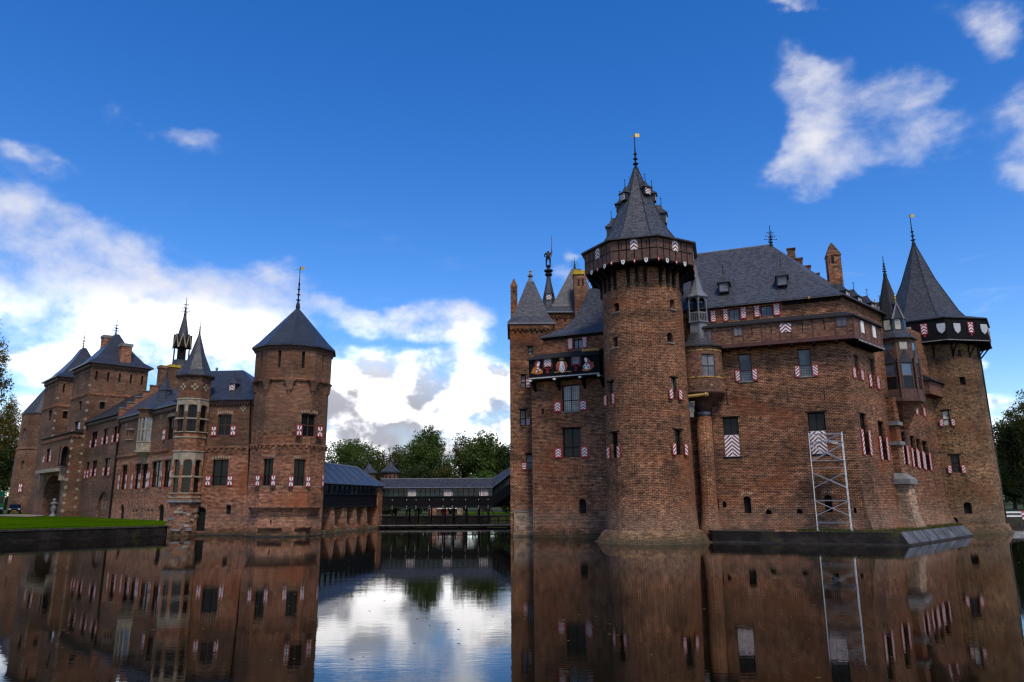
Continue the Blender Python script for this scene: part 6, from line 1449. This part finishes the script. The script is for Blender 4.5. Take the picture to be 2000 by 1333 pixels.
# ---- slate oriel with spire on the east face
def slate_oriel():
    s = fE2.sz(1747, 760)[0]; x, y = fE2.xy(s, .35); tw = Tw(x, y, 8, R(6)); D = math.hypot(x, y)
    rr = 1.85; Z = tw.z
    t = thing('slate_oriel', (x, y, 10), 'slate-hung oriel with tall glazed lights and thin gabled spire on the east side', 'turret')
    z = [Z(v) for v in (838, 785, 772, 715, 706, 668, 652, 628, 604, 535, 500)]
    mb = MB(); mb.rings([tw.ring(q, r_) for q, r_ in ((z[0], .35), (z[0]+.7, .7), (z[1]-.5, 1.3), (z[1]-.15, 1.8))]); mb.build('corbel', 'brick_main', t)
    mb = MB(); mb.rings([tw.ring(q, r_) for q, r_ in ((z[1]-.15, rr+.05), (z[1]+.1, rr+.05), (z[1]+.12, rr), (z[2]+.3, rr), (z[2]+.3, rr-.14), (z[4], rr-.14), (z[5], rr*.85))]); b = mb.build('oriel_body', 'timber_brown', t)
    for k in range(8):
        a = tw.rot+R(45*k); 
        if math.cos(a) < -.4: continue
        q = MB(); px_, py_, _ = tw.p(a, 0, rr-.03); q.tube((px_, py_, z[1]), (px_, py_, z[4]), .11, .11, 6); q.build('corner_shaft', 'timber_brown', b)
        f = tw.fc(a+R(22.5), rr-.14); w = (rr-.14)*math.sin(R(22.5))
        if math.cos(a+R(22.5)) < -.2: continue
        for z0, z1 in ((z[2]+.35, (z[2]+z[3])/2+.1), ((z[2]+z[3])/2+.2, z[3]-.1)):
            q = MB(); q.fbox(f, -w+.25, w-.25, z0, z1, -.05, .02); q.build('pane', 'glass_sky' if z0 > z[2]+1 else 'glass', b)
        q = MB(); q.fbox(f, -w+.15, -w+.25, z[2]+.3, z[3], -.05, .06); q.fbox(f, w-.25, w-.15, z[2]+.3, z[3], -.05, .06); q.fbox(f, -w+.15, w-.15, (z[2]+z[3])/2+.1, (z[2]+z[3])/2+.2, -.05, .055); q.build('window_frame', 'timber_brown', b)
        q = MB(); q.fprism(f, [(-w+.1, z[3]), (w-.1, z[3]), (0, z[3]+1.15)], -.05, .10); q.build('gablet', 'lead_dark', b)
        g = tw.fc(a+R(22.5), rr*.87); q = MB(); q.fbox(g, -.32, .32, z[4]+.75, z[5]-.35, -.3, .06); q.build('upper_pane', 'glass_cream' if k == 0 else 'glass_sky', b)
    mb = MB(); mb.rings([tw.ring(q, r_) for q, r_ in ((z[5], rr*1.05), (z[5]+.08, rr*1.05), (z[5]+.5, rr*.80), (z[6], rr*.68))]); mb.build('skirt_roof', 'slate_fine', t)
    mb = MB(); mb.rings([tw.ring(q, r_) for q, r_ in ((z[6]-.1, rr*.62), (z[7]+.3, rr*.62))]); st = mb.build('lantern', 'lead_dark', t)
    for k in range(8):
        a = tw.rot+R(22.5+45*k)
        if math.cos(a) < -.3: continue
        f = tw.fc(a, rr*.62); w = rr*.62*math.sin(R(22.5)); q = MB(); q.fbox(f, -w*.55, w*.55, z[6]+.15, z[7]-.1, -.02, .03); q.build('lantern_pane', 'glass_cream' if math.cos(a) > .5 else 'glass', st)
        if k % 2 == 0:
            q = MB(); q.fprism(f, [(-w-.1, z[7]-.05), (w+.1, z[7]-.05), (0, z[8]+.25)], -.5, .16); g = q.build('gable', 'lead_dark', t)
            q = MB(); q.fprism(f, [(-w-.16, z[7]-.1), (-w+.02, z[7]-.1), (0, z[8]+.05), (w-.02, z[7]-.1), (w+.16, z[7]-.1), (0, z[8]+.35)], .16, .22); q.build('gable_trim', 'lead', g)
            p = f.p(0, 0, .1); q = MB(); q.lathe((p[0], p[1], z[8]+.25), [(.05, 0), (.04, .25), (.10, .32), (.09, .42), (.03, .5), (.06, .62), (.01, .75)], 6); q.build('gable_finial', 'gold', g)
    mb = MB(); mb.rings([tw.ring(q, r_) for q, r_ in ((z[7], rr*.66), (z[8], rr*.50), (z[8]+(z[9]-z[8])*.5, rr*.26), (z[9], .08))]); mb.build('spire_roof', 'slate_dark', t)
    finial(t, (x, y, z[9]-.1), z[10], r=.09, rings=4)
slate_oriel()
# ---- east round tower
def east_tower():
    Y = 73.0; tw = Tw(xof(1835, Y, 9), Y); Z = tw.z; D = math.hypot(tw.c.x, Y)
    def rad(uR, v):
        z = Z(v); lo, hi = 1., 8.
        for _ in range(40):
            m_ = (lo+hi)/2; best = max(proj((tw.c.x+m_*math.cos(q), tw.c.y+m_*math.sin(q), z))[0] for q in np.linspace(-1.6, 1.6, 60))
            if best < uR: lo = m_
            else: hi = m_
        return m_
    t = thing('east_round_tower', (tw.c.x, tw.c.y, 0), 'round brick tower at the far right with black hoarding, white shields and wide slate cone', 'castle tower')
    prof = [(.3, rad(1966, 1022)), (Z(950), rad(1957, 950)), (Z(820), rad(1934, 820)), (Z(672), rad(1908, 672))]
    rm = prof[2][1]
    W_ = [(1873, 683, 1879, 697), (1875.5, 736, 1887, 752), (1841.5, 802, 1855.5, 832), (1857, 889, 1875, 924), (1882, 981, 1898, 1004), (1859.5, 1011, 1870.5, 1021)]
    H_ = [tw.rect(*q, rm) for q in W_]
    wl, rf_ = tbody(t, tw, prof, [(a, f, r, .25 if i in (4, 5) else 0) for i, (a, f, r) in enumerate(H_)], 'brick_east', n=56, depth=.4)
    wl.data.polygons.foreach_set('use_smooth', [True]*len(wl.data.polygons))
    for i, (a, f, r) in enumerate(H_):
        rr = rf_((r[2]+r[3])/2); d_ = rr-rm; g = f.sub(0, d_)
        if i in (2, 3):
            window(t, g, r, 1 if i == 2 else 2, (.42,), depth=.2, gl='glass_cream' if i == 2 else 'glass_lead_dark', frame='timber_brown', lintel='timber_dark')
            w = .36; zm = r[2]+(r[3]-r[2])*.42; shutter(t, g, (r[0]-w, r[0]-.02, r[2]-.03, zm), 'down', .10, n=2.2); shutter(t, g, (r[1]+.02, r[1]+w, r[2]-.03, zm), 'up', .10, n=2.2)
        else: opening(t, g, r, .38)
    # put-log holes
    rs = random.Random(5)
    for v in (720, 790, 815, 845, 870, 905, 960):
        for u in rs.sample(range(1830, 1935, 4), 4):
            a, z_ = tw.hit(u+rs.uniform(-3, 3), v+rs.uniform(-3, 3), rm); rr = rf_(z_); g = tw.fc(a, rr); q = MB(); q.fbox(g, -.08, .08, z_-.055, z_+.055, -.1, .010); q.build('putlog_hole', 'dark_room', t)
    rsk = rad(1984, 1046); zk = Z(1022); mb = MB(); mb.rings([tw.ring(z_, q, 48) for z_, q in ((-1.8, rsk*1.02), (.03, rsk), (.06, rsk*.985), (zk, prof[0][1]*1.04), (zk+.1, prof[0][1]))]); mb.build('sloping_skirt', 'brick_east', t, smooth=True)
    # hoarding, eight-sided
    h8 = Tw(tw.c.x, tw.c.y, 8, R(17)); hr = rad(1938, 652)/.99; ze, zb = Z(647), Z(687)
    mb = MB(); mb.rings([h8.ring(z_, q) for z_, q in ((zb, hr*.98), (zb, hr), (ze, hr))]); ho = mb.build('hoarding', 'boards_black', t)
    for k in range(8):
        am = R(17+22.5+45*k); f = h8.fc(am, hr); w = hr*math.sin(R(22.5))
        if math.cos(am) < -.5: continue
        for i in range(12):
            s_ = -w+2*w*i/12; q = MB(); q.fbox(f, s_, s_+.03, zb+.1, ze, 0, .012); q.build('cover_strip', 'boards_black', ho)
        q = MB(); q.fbox(f, -w, w, zb-.04, zb+.05, -.05, .05); q.build('bottom_trim', 'stone_grey', ho)
        zc = (zb+ze)/2+.1
        for s_ in (-w*.45, w*.84):
            q = MB(); q.fprism(f, [(s_, zc-.55), (s_+.28, zc-.3), (s_+.36, zc+.05), (s_+.36, zc+.45), (s_-.36, zc+.45), (s_-.36, zc+.05), (s_-.28, zc-.3)], .012, .05); q.build('white_shield', 'grey_paint', ho)
        s_ = w*.98
        q = MB(); q.fbox(f, w*.2-.30, w*.2+.30, zc-.45, zc+.62, .0, .05); sh = q.build('shutter', 'red_paint', ho)
        q = MB(); q.fbox(f, w*.2-.23, w*.2+.23, zc-.38, zc+.55, .05, .054); q.build('painted_field', 'white_paint', sh)
        q = MB(); stripes(q, f, w*.2-.23, w*.2+.23, zc-.38, zc+.55, 'chev', .055, 3); q.build('painted_stripes', 'maroon', sh)
        q = MB(); q.fprism(f, [(w*.2, zc-.75), (w*.2+.13, zc-.6), (w*.2, zc-.46), (w*.2-.13, zc-.6)], .0, .05); q.build('small_lozenge', 'red_paint', ho)
        for s_ in (-w*.5, w*.5):
            a = am+math.atan2(s_, hr*.92); rt = rf_(zb-.5); g = tw.fc(a, rt); q = MB(); p0, p1 = g.p(0, zb-1.3, .0), g.p(0, zb-.1, hr*.92-rt); q.tube(p0, p1, .07, .07, 6); q.tube(g.p(0, zb-1.5, .03), g.p(0, zb-.1, .03), .07, .07, 6); q.build('bracket', 'timber_dark', ho)
    mb = MB(); mb.rings([h8.ring(z_, q) for z_, q in ((zb-.08, 2.2), (zb-.08, hr*.98), (zb, hr*.98))]); mb.build('hoarding_floor', 'timber_dark', ho)
    za = Z(478); rs_ = rad(1893, 630); mb = MB(); pf = [(ze-.05, hr+.10), (ze, hr+.14), (ze+.1, hr+.14), (ze+.75, rs_), (ze+1.4, rs_*.88), (ze+(za-ze)*.55, rs_*.42), (za, .12)]
    mb.rings([h8.ring(z_, q) for z_, q in pf]); rf = mb.build('roof', 'slate_fine', t)
    for k in range(8): q = MB(); q.path([h8.p(R(17+45*k), z_, r_+.01) for z_, r_ in pf[3:]], .05, 5); q.build('hip_roll', 'lead_dark', rf)
    finial(t, (tw.c.x, tw.c.y, za-.1), Z(418), flag=.42, r=.12, rings=3)
    pipe(t, [tw.p(R(78), Z(690), rf_(Z(690))+.1), tw.p(R(78), .6, rf_(.6)+.1)], .06)
east_tower()
# ---- quay ledge along the main block
def main_quay():
    q0, q1, q2 = gz(1392, 1060), gz(1775, 1067), gz(1900, 1047)
    t = thing('stone_quay', (q1.x, q1.y, 0), 'low dark stone quay with sloping sides at the foot of the main block', 'quay')
    pts = [(q0.x, q0.y), (q1.x, q1.y), (q2.x, q2.y), (q2.x+2, q2.y+3)]
    f0, f1 = Fc(pts[0], pts[1]), Fc(pts[1], pts[2])
    inner = [fP.xy(3.0, .05), fP.xy(fP.L, .05), fE2.xy(22, .05), fE2.xy(24, 0)]
    top = offset_path(pts[:3], -.55)
    top[0] = f0.xy(0, -.15)
    mb = MB(); strip(mb, pts[:3], -1.8, pts[:3], .10); strip(mb, pts[:3], .10, top, ZP); t_ = mb.build('sloping_face', 'quay', t)
    mb = MB(); strip(mb, top, ZP, [inner[0], inner[1], inner[2]], ZP+.05); mb.build('ledge_top', 'bank_soil', t)
    mb = MB(); fe = Fc(pts[0], pts[1]); mb.fbox(fe, 0, fe.L, -.6, .12, -.3, .14); fe = f1; mb.fbox(fe, .0, fe.L, -.6, .12, -.3, .12); mb.build('waterline_ledge', 'stone_dark', t)
    # paved slope slabs on the right-hand side
    n = 7
    for i in range(n):
        a, b = i/n+.006, (i+1)/n-.006; mb = MB()
        p = lambda k, d: f1.p(f1.L*k, .13, .02+d); tt = Fc(top[1], top[2]); w = lambda k, d: tt.p(tt.L*k, ZP+.02, .02+d)
        mb.hexa([p(a, 0), p(b, 0), p(b, -.2), p(a, -.2), w(a, .0), w(b, .0), w(b, -.2), w(a, -.2)]); mb.build('paving_slab', 'slab_stone', t)
    mb = MB(); mb.fbox(f0, f0.L*.34, f0.L*.46, ZP-.02, ZP+.1, -1.4, -.5); mb.build('terracotta_edge', 'brick_red', t)
    pts_ = []
    for i in range(9000):
        a, k = rng.uniform(0, 1), rng.uniform(0, .98)
        if rng.uniform() < .35: x0, y0 = top[0][0]+(top[1][0]-top[0][0])*(.45+.55*a), top[0][1]+(top[1][1]-top[0][1])*(.45+.55*a); x1, y1 = inner[0][0]+(inner[1][0]-inner[0][0])*(.45+.55*a), inner[0][1]+(inner[1][1]-inner[0][1])*(.45+.55*a)
        else: x0, y0 = top[1][0]+(top[2][0]-top[1][0])*a, top[1][1]+(top[2][1]-top[1][1])*a; x1, y1 = inner[1][0]+(inner[2][0]-inner[1][0])*a, inner[1][1]+(inner[2][1]-inner[1][1])*a
        pts_.append((x0+(x1-x0)*k, y0+(y1-y0)*k, ZP+.02))
    blades('weeds', pts_[:5000], 'weedy grass on the quay ledge below the main block', (.05, .22), 'leaf_olive')['category'] = 'weeds'
main_quay()
# ---- aluminium scaffold tower
def scaffold():
    f = fP.sub(0); b0 = f.sz(1597, 1037, 1.9); b1 = f.sz(1664, 1038, 1.9); s0 = b0[0]+.0; L = b1[0]-b0[0]; H = f.sz(1605, 845, 1.9)[1]
    t = thing('scaffold_tower', (*f.xy(s0+L/2, 1.2), ZP), 'aluminium mobile scaffold tower standing on the quay against the main block', 'scaffold')
    d0, d1 = .55, 1.9; z0 = ZP+.07
    for d in (d0, d1):
        for s in (s0, s0+L):
            mb = MB(); mb.tube(f.p(s, z0+.1, d), f.p(s, H, d), .036, .036, 8); st = mb.build('upright', 'aluminium', t)
            mb = MB(); mb.tube(f.p(s, z0, d), f.p(s, z0+.22, d), .055, .055, 8); x, y, _ = f.p(s, 0, d); mb.box((x, y, z0-.02), (.2, .2, .04)); mb.build('base_jack', 'aluminium', st)
    n = int((H-z0)/.5)
    for s in (s0, s0+L):
        for i in range(n):
            z = z0+.45+i*.5
            if z > H: break
            mb = MB(); mb.tube(f.p(s, z, d0), f.p(s, z, d1), .024, .024, 6); mb.build('rung', 'aluminium', t)
    hz = H-z0; lev = lambda v: f.sz(1625, v, d1)[1]
    for v in (847, 862, 914, 1022):
        z = lev(v); mb = MB(); mb.tube(f.p(s0, z, d1), f.p(s0+L, z, d1), .026, .026, 6); mb.build('ledger', 'aluminium', t)
        mb = MB(); mb.tube(f.p(s0, z+.05, d0), f.p(s0+L, z+.05, d0), .026, .026, 6); mb.build('ledger', 'aluminium', t)
    for v0, v1 in ((847, 870), (868, 900), (923, 953), (979, 1008)):
        za, zb = lev(v0), lev(v1)
        for d in (d0, d1):
            for a, b in ((za, zb), (zb, za)):
                mb = MB(); mb.tube(f.p(s0, a, d+(.03 if a > b else -.03)), f.p(s0+L, b, d+(.03 if a > b else -.03)), .024, .024, 6); mb.build('diagonal_brace', 'aluminium', t)
    for v in (901, 979):
        z = lev(v); mb = MB(); mb.fbox(f, s0+.02, s0+L-.02, z, z+.07, d0+.05, d1-.05); mb.build('platform', 'plank_deck', t)
scaffold()

# ================================================================ trees
def tree(name, base, h, crowns, nleaf, size, mat, label, group=None, seed=1, trunk_r=.35, forks=6):
    """crowns: list of (dx, dy, z, rx, rz) ellipsoids"""
    g = np.random.default_rng(seed); x, y, z = base
    t = thing(name, base, label, 'tree' if 'tree' in name else 'shrub', group)
    mb = MB(); zc = crowns[0][2]
    mb.tube((x, y, z-.4), (x+.2, y, z+(zc-z)*.5), trunk_r, trunk_r*.8, 8); mb.tube((x+.2, y, z+(zc-z)*.5-.05), (x, y+.1, zc), trunk_r*.8, trunk_r*.5, 8)
    for (dx, dy, cz, rx, rz) in crowns:
        for k in range(forks):
            a, e = g.uniform(0, 6.28), g.uniform(.2, .9); p1 = Vector((x+dx+math.cos(a)*rx*.8*e, y+dy+math.sin(a)*rx*.8*e, cz+rz*g.uniform(-.3, .7))); p0 = Vector((x, y, z+(zc-z)*g.uniform(.45, 1)))
            pm = (p0+p1)/2+Vector((g.normal(0, .4), g.normal(0, .4), .5)); mb.tube(p0, pm, trunk_r*.32, trunk_r*.2, 5); mb.tube(pm, p1, trunk_r*.2, trunk_r*.05, 5)
    mb.build('trunk', 'bark', t)
    # leaf clumps through the crown volume
    vol = np.array([c[3]**2*c[4] for c in crowns]); vol = vol/vol.sum(); P = []
    for (dx, dy, cz, rx, rz), f in zip(crowns, vol):
        nc = max(6, int(34*(1+rx*.35))); m_ = int(nleaf*f/nc)
        for k in range(nc):
            d = g.normal(size=3); d /= np.linalg.norm(d); r = g.uniform(.25, 1)**.5; c = np.array((x+dx, y+dy, cz))+d*r*np.array((rx, rx, rz))
            sp = g.uniform(.14, .30)*np.array((rx, rx, rz*.75)); q = g.normal(size=(m_, 3)); q /= (1e-6+np.linalg.norm(q, axis=1)[:, None])**.55; P.append(c+q*sp)
    P = np.concatenate(P); n = len(P)
    nr = g.normal(size=(n, 3))+np.array((0, 0, .7)); nr /= np.linalg.norm(nr, axis=1)[:, None]
    a = np.cross(nr, g.normal(size=(n, 3))); a /= np.linalg.norm(a, axis=1)[:, None]; b = np.cross(nr, a); s = (size*g.uniform(.55, 1.25, n))[:, None]
    bend = nr*s*.18
    V = np.stack([P-a*s*.5, P-b*s*.30+bend, P+a*s*.5, P+b*s*.30+bend], 1).reshape(-1, 3)-np.array(LOC[t.name])
    me = bpy.data.meshes.new('crown'); me.vertices.add(4*n); me.vertices.foreach_set('co', V.ravel()); me.loops.add(4*n); me.loops.foreach_set('vertex_index', np.arange(4*n, dtype=np.int32))
    me.polygons.add(n); me.polygons.foreach_set('loop_start', np.arange(0, 4*n, 4, dtype=np.int32)); me.polygons.foreach_set('loop_total', np.full(n, 4, dtype=np.int32)); me.update(); me.validate()
    me.materials.append(MATS[mat]); o = bpy.data.objects.new('crown', me); COL.objects.link(o); o.parent = t; LOC[o.name] = LOC[t.name]
    return t
def ptree(u, vtop, wpx, Y, mat, label, name='tree', seed=1, lobes=5, nleaf=16000, size=.42, squash=1.15, low=.28, group='trees beyond the moat'):
    sc = FPX/(Y*.976); X = xof(u, Y, 6); zt = vz(vtop, X, Y); z0 = 1.1; H = zt-z0; rx = wpx/2/sc; g = np.random.default_rng(seed+100)
    cr = [(0, 0, z0+H*.62, rx*.62, H*.30)]
    for k in range(lobes):
        a = 6.28*k/lobes+g.uniform(-.4, .4); q = g.uniform(.3, .52); top = g.uniform(.45, .78); rr = rx*g.uniform(.36, .5)
        cr.append((math.cos(a)*rx*q*1.15, math.sin(a)*rx*q, z0+H*top, rr, min(rr*squash, H*(1-top)*.95)))
    cr.append((g.uniform(-.15, .15)*rx, 0, z0+H*.80, rx*.40, H*.19)); cr.append((0, 0, z0+H*.36, rx*.6, H*.2))
    return tree(name, (X, Y, z0), H, cr, nleaf, size, mat, label, group, seed)
ptree(678, 857, 130, 158, 'leaf_green', 'broad green tree directly right of the corner tower', seed=2)
ptree(735, 872, 90, 165, 'leaf_olive', 'thin olive tree behind the small pointed tower', seed=3, nleaf=8000)
ptree(775, 868, 100, 160, 'leaf_olive', 'browning tree left of the tallest green tree', seed=4, nleaf=10000)
ptree(832, 829, 118, 152, 'leaf_green', 'tallest green tree standing behind the middle of the covered bridge', seed=5, nleaf=20000)
ptree(905, 842, 80, 156, 'leaf_olive', 'sparse brownish tree between two big green trees', seed=6, nleaf=7000)
ptree(950, 838, 115, 150, 'leaf_green', 'big dark green tree left of the main castle', seed=7, nleaf=20000)
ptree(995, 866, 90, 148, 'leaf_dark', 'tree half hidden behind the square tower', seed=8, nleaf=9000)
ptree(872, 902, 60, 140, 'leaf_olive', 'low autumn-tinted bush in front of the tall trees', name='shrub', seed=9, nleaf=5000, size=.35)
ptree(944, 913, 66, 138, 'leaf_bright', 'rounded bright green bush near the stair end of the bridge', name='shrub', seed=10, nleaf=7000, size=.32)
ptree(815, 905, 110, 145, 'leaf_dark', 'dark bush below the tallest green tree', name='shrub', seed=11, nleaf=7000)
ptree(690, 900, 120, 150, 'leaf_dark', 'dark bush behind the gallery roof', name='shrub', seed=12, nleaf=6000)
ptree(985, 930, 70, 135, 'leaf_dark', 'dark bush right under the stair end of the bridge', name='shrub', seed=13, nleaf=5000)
for i, (u, v, w, Y) in enumerate(((760, 968, 130, 118), (820, 962, 110, 121), (880, 972, 90, 119), (660, 960, 140, 120), (1000, 968, 70, 112))):  # bushes added to darken the far bank where the trees shade it
    ptree(u, v, w, Y, 'leaf_dark', ('dark bush standing in for bank shade under the left end of the covered bridge', 'dark bush standing in for bank shade beneath the middle of the covered bridge', 'dark bush standing in for bank shade beside the far white railing', 'dark bush standing in for bank shade behind the gallery buttresses', 'dark bush standing in for bank shade at the foot of the square tower')[i], name='shrub', seed=40+i, nleaf=4500, size=.3, group='bushes standing in for shade beyond the bridge')
# left edge
ptree(62, 783, 90, 175, 'leaf_dark', 'dark tree rising behind the far left tower', seed=20, nleaf=14000, group='trees at the left edge')
ptree(-86, 596, 150, 100, 'leaf_autumn', 'tall yellowing tree reaching in from the left edge', seed=21, nleaf=26000, size=.36, lobes=8, group='trees at the left edge')
ptree(-6, 772, 90, 165, 'leaf_autumn', 'autumn-coloured tree at the left edge beside the far tower', seed=22, nleaf=24000, size=.36, group='trees at the left edge')
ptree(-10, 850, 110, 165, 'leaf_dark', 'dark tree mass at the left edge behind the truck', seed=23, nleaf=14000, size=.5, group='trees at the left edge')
# right edge
ptree(1995, 800, 115, 118, 'leaf_olive', 'olive-green tree right of the east tower', seed=30, nleaf=16000, size=.34, lobes=7, group='trees at the right edge')
ptree(2035, 752, 110, 112, 'leaf_olive', 'tall tree cut by the right edge', seed=31, nleaf=14000, size=.36, lobes=7, group='trees at the right edge')
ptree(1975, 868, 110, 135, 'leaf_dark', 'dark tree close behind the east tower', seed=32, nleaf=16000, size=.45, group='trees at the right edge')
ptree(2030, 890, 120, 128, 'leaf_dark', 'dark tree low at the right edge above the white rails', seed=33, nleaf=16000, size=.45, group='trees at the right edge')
def far_wood():
    g = np.random.default_rng(77); n = 42000; x = g.uniform(-330, 330, n); top = 9+4*np.sin(x*.05)+3*np.sin(x*.13+1)+2*np.sin(x*.31)
    P = np.stack([x, g.uniform(225, 250, n), 1+g.uniform(0, 1, n)**.8*top], 1)
    nr = g.normal(size=(n, 3)); nr /= np.linalg.norm(nr, axis=1)[:, None]; a = np.cross(nr, g.normal(size=(n, 3))); a /= np.linalg.norm(a, axis=1)[:, None]; b = np.cross(nr, a); s = g.uniform(.5, 1.1, n)[:, None]
    V = np.stack([P-a*s, P-b*s*.7, P+a*s, P+b*s*.7], 1).reshape(-1, 3)
    me = bpy.data.meshes.new('far_wood'); me.from_pydata(V.tolist(), [], np.arange(4*n).reshape(-1, 4).tolist()); me.materials.append(MATS['leaf_dark']); o = bpy.data.objects.new('far_wood', me); COL.objects.link(o)
    o['kind'] = 'stuff'; o['label'] = 'far-off dark belt of woodland behind everything'; o['category'] = 'woodland'
far_wood()
# ================================================================ small things by the gatehouse
def bust():
    f = Fc(wp(52, 4), wp(51, 4)); f = Fc(wp(90, 3.4), wp(30, 3.4)); s_, zb_ = f.sz(103, 1004.5); p = Vector((*f.xy(s_), 0)); zb_ = min(zb_, 1.56)
    t = thing('bust_statue', (p.x, p.y, zb_), 'grey stone bust on a tapering pedestal beside the gate arch', 'statue')
    zt = vz(974, p.x, p.y); H = zt-zb_; hb = H*.62
    mb = MB(); c = (p.x, p.y, zb_); mb.lathe(c, [(.40, 0), (.40, .12), (.24, .20), (.17, hb*.35), (.30, hb*.70), (.33, hb*.80), (.16, hb*.88), (.22, hb*.93), (.22, hb)], 12); mb.build('pedestal', 'stone_grey', t, smooth=False)
    mb = MB(); k = H-hb; prof = [(.14, 0), (.30, k*.10), (.44, k*.26), (.40, k*.38), (.15, k*.46), (.11, k*.54), (.17, k*.62), (.20, k*.76), (.18, k*.92), (.05, k)]
    rg = [[(p.x+r*math.cos(a)*1.05, p.y+r*math.sin(a)*(.62 if z < k*.5 else .95), zb_+hb+z) for a in np.linspace(0, 2*math.pi, 14, endpoint=False)] for r, z in prof]
    mb.rings(rg); mb.box((p.x, p.y-.22, zb_+hb+k*.72), (.06, .10, k*.1)); mb.build('bust', 'stone_grey', t)
bust()
def vehicle(name, p, rz, L, Wd, Hh, paint, label, cat, kind):
    t = thing(name, p, label, cat); c, s = math.cos(rz), math.sin(rz); x0, y0, z0 = p
    P = lambda a, b, z: (x0+a*c-b*s, y0+a*s+b*c, z0+z)
    def loft(prof, nm, mat, par=t, w=1.):
        mb = MB(); mb.rings([[P(a, sgn*Wd/2*w*k, z) for a, z, k in (prof if sgn < 0 else prof)] for sgn in (-1, 1)]) ; return mb.build(nm, mat, par)
    def side(prof, w0, nm, mat, par=t):            # outline in (along, height) extruded across, front is +along
        mb = MB(); n = len(prof); k = len(mb.v)
        mb.v += [P(a, -w0*q, z) for a, z, q in prof]+[P(a, w0*q, z) for a, z, q in prof]
        mb.f.append(tuple(range(n))); mb.f.append(tuple(range(2*n-1, n-1, -1))); mb.m += [0, 0]
        for i in range(n): j = (i+1) % n; mb.f.append((i, n+i, n+j, j)); mb.m.append(0)
        return mb.build(nm, mat, par)
    def box_(a0, a1, b0, b1, z0_, z1_, nm, mat, par=t):
        mb = MB(); mb.hexa([P(a0, b0, z0_), P(a1, b0, z0_), P(a1, b1, z0_), P(a0, b1, z0_), P(a0, b0, z1_), P(a1, b0, z1_), P(a1, b1, z1_), P(a0, b1, z1_)]); return mb.build(nm, mat, par)
    if kind == 'car':
        b = side([(-L/2, .35, 1), (L/2, .35, 1), (L/2+.03, .62, .97), (L/2-.15, .82, .95), (L*.20, .95, .97), (-L*.40, .98, .97), (-L/2, .85, .97)], Wd/2, 'body', paint)
        side([(L*.20, .94, .92), (L*.03, Hh-.08, .78), (-L*.10, Hh, .76), (-L*.34, Hh-.06, .76), (-L*.46, .95, .9)], Wd/2, 'cabin', 'glass', b)
        side([(L*.02, Hh-.08, .80), (-L*.10, Hh+.02, .78), (-L*.34, Hh-.04, .78), (-L*.34, Hh-.08, .78), (-L*.10, Hh-.05, .78)], Wd/2, 'roof', paint, b)
        box_(L/2-.02, L/2+.05, -.55, .55, .55, .70, 'grille', 'rubber', b); box_(L/2+.04, L/2+.07, -.27, .27, .40, .52, 'number_plate', 'plate_yellow', b)
        for sg in (-1, 1): box_(L/2-.18, L/2+.03, sg*Wd*.34-.16, sg*Wd*.34+.16, .62, .78, 'headlight', 'chrome', b)
        ws = [(L*.32, .32), (-L*.30, .32)]
    else:
        b = side([(-L/2, .8, 1), (L*.27, .8, 1), (L*.27, Hh-.1, 1), (-L/2, Hh-.1, 1)], Wd/2, 'cargo_box', paint)
        cabn = side([(L*.29, .5, 1), (L/2, .5, 1), (L/2, 1.5, 1), (L/2-.12, Hh-.8, .96), (L*.40, Hh-.35, .94), (L*.29, Hh-.35, .96)], Wd/2, 'cab', paint)
        box_(L/2-.10, L/2+.02, -Wd*.42, Wd*.42, 1.6, Hh-.95, 'windscreen', 'glass', cabn); box_(L/2-.02, L/2+.06, -Wd*.45, Wd*.45, .45, .75, 'bumper', 'rubber', cabn)
        for sg in (-1, 1): box_(L/2+.0, L/2+.07, sg*Wd*.38-.18, sg*Wd*.38+.18, .78, .98, 'headlight', 'white_paint', cabn); box_(L/2-.05, L/2+.1, sg*Wd*.58-.12, sg*Wd*.58+.12, 1.7, 2.3, 'mirror', 'rubber', cabn)
        box_(-L/2, L*.42, -Wd*.3, Wd*.3, .45, .8, 'chassis', 'rubber')
        ws = [(L*.38, .48), (-L*.30, .48)]
    for a, r in ws:
        for sg in (-1, 1):
            mb = MB(); mb.tube(P(a, sg*(Wd/2-.22), r), P(a, sg*(Wd/2+.01), r), r, r, 16); w = mb.build('wheel', 'rubber', t)
            mb = MB(); mb.tube(P(a, sg*(Wd/2), r), P(a, sg*(Wd/2+.03), r), r*.6, r*.55, 12); mb.build('rim', 'chrome', w)
    return t
p = gz(28, 1003.5, 1.53); vehicle('parked_car', (p.x, p.y, 1.53), R(-58), 3.9, 1.75, 1.5, 'car_body', 'dark blue car parked beside the green truck at the left edge', 'car', 'car')
p = gz(-16, 1004.5, 1.53); vehicle('truck', (p.x, p.y, 1.53), R(-52), 7.0, 2.4, 3.6, 'green_body', 'bright green truck cut off by the left edge', 'truck', 'truck')

def leaves_on_water():
    g = np.random.default_rng(11); V = []; F_ = []
    for i in range(420):
        u, v = g.uniform(0, 2000), 1075+abs(g.normal(0, 1))*90
        if v > 1325: continue
        p = gz(u, v, .006); a = g.uniform(0, 6.28); s = g.uniform(.03, .07); k = len(V)
        for q, w in ((0, 1), (1.57, .55), (3.14, 1), (4.71, .55)): V.append((p.x+math.cos(a+q)*s*w, p.y+math.sin(a+q)*s*w, .006+.004*math.cos(2*q)))
        F_.append((k, k+1, k+2, k+3))
    me = bpy.data.meshes.new('fallen_leaves'); me.from_pydata(V, [], F_); me.materials.append(MATS['leaf_autumn']); o = bpy.data.objects.new('fallen_leaves', me); COL.objects.link(o)
    o['kind'] = 'stuff'; o['label'] = 'scattered fallen leaves floating on the moat'; o['category'] = 'leaves'
leaves_on_water()
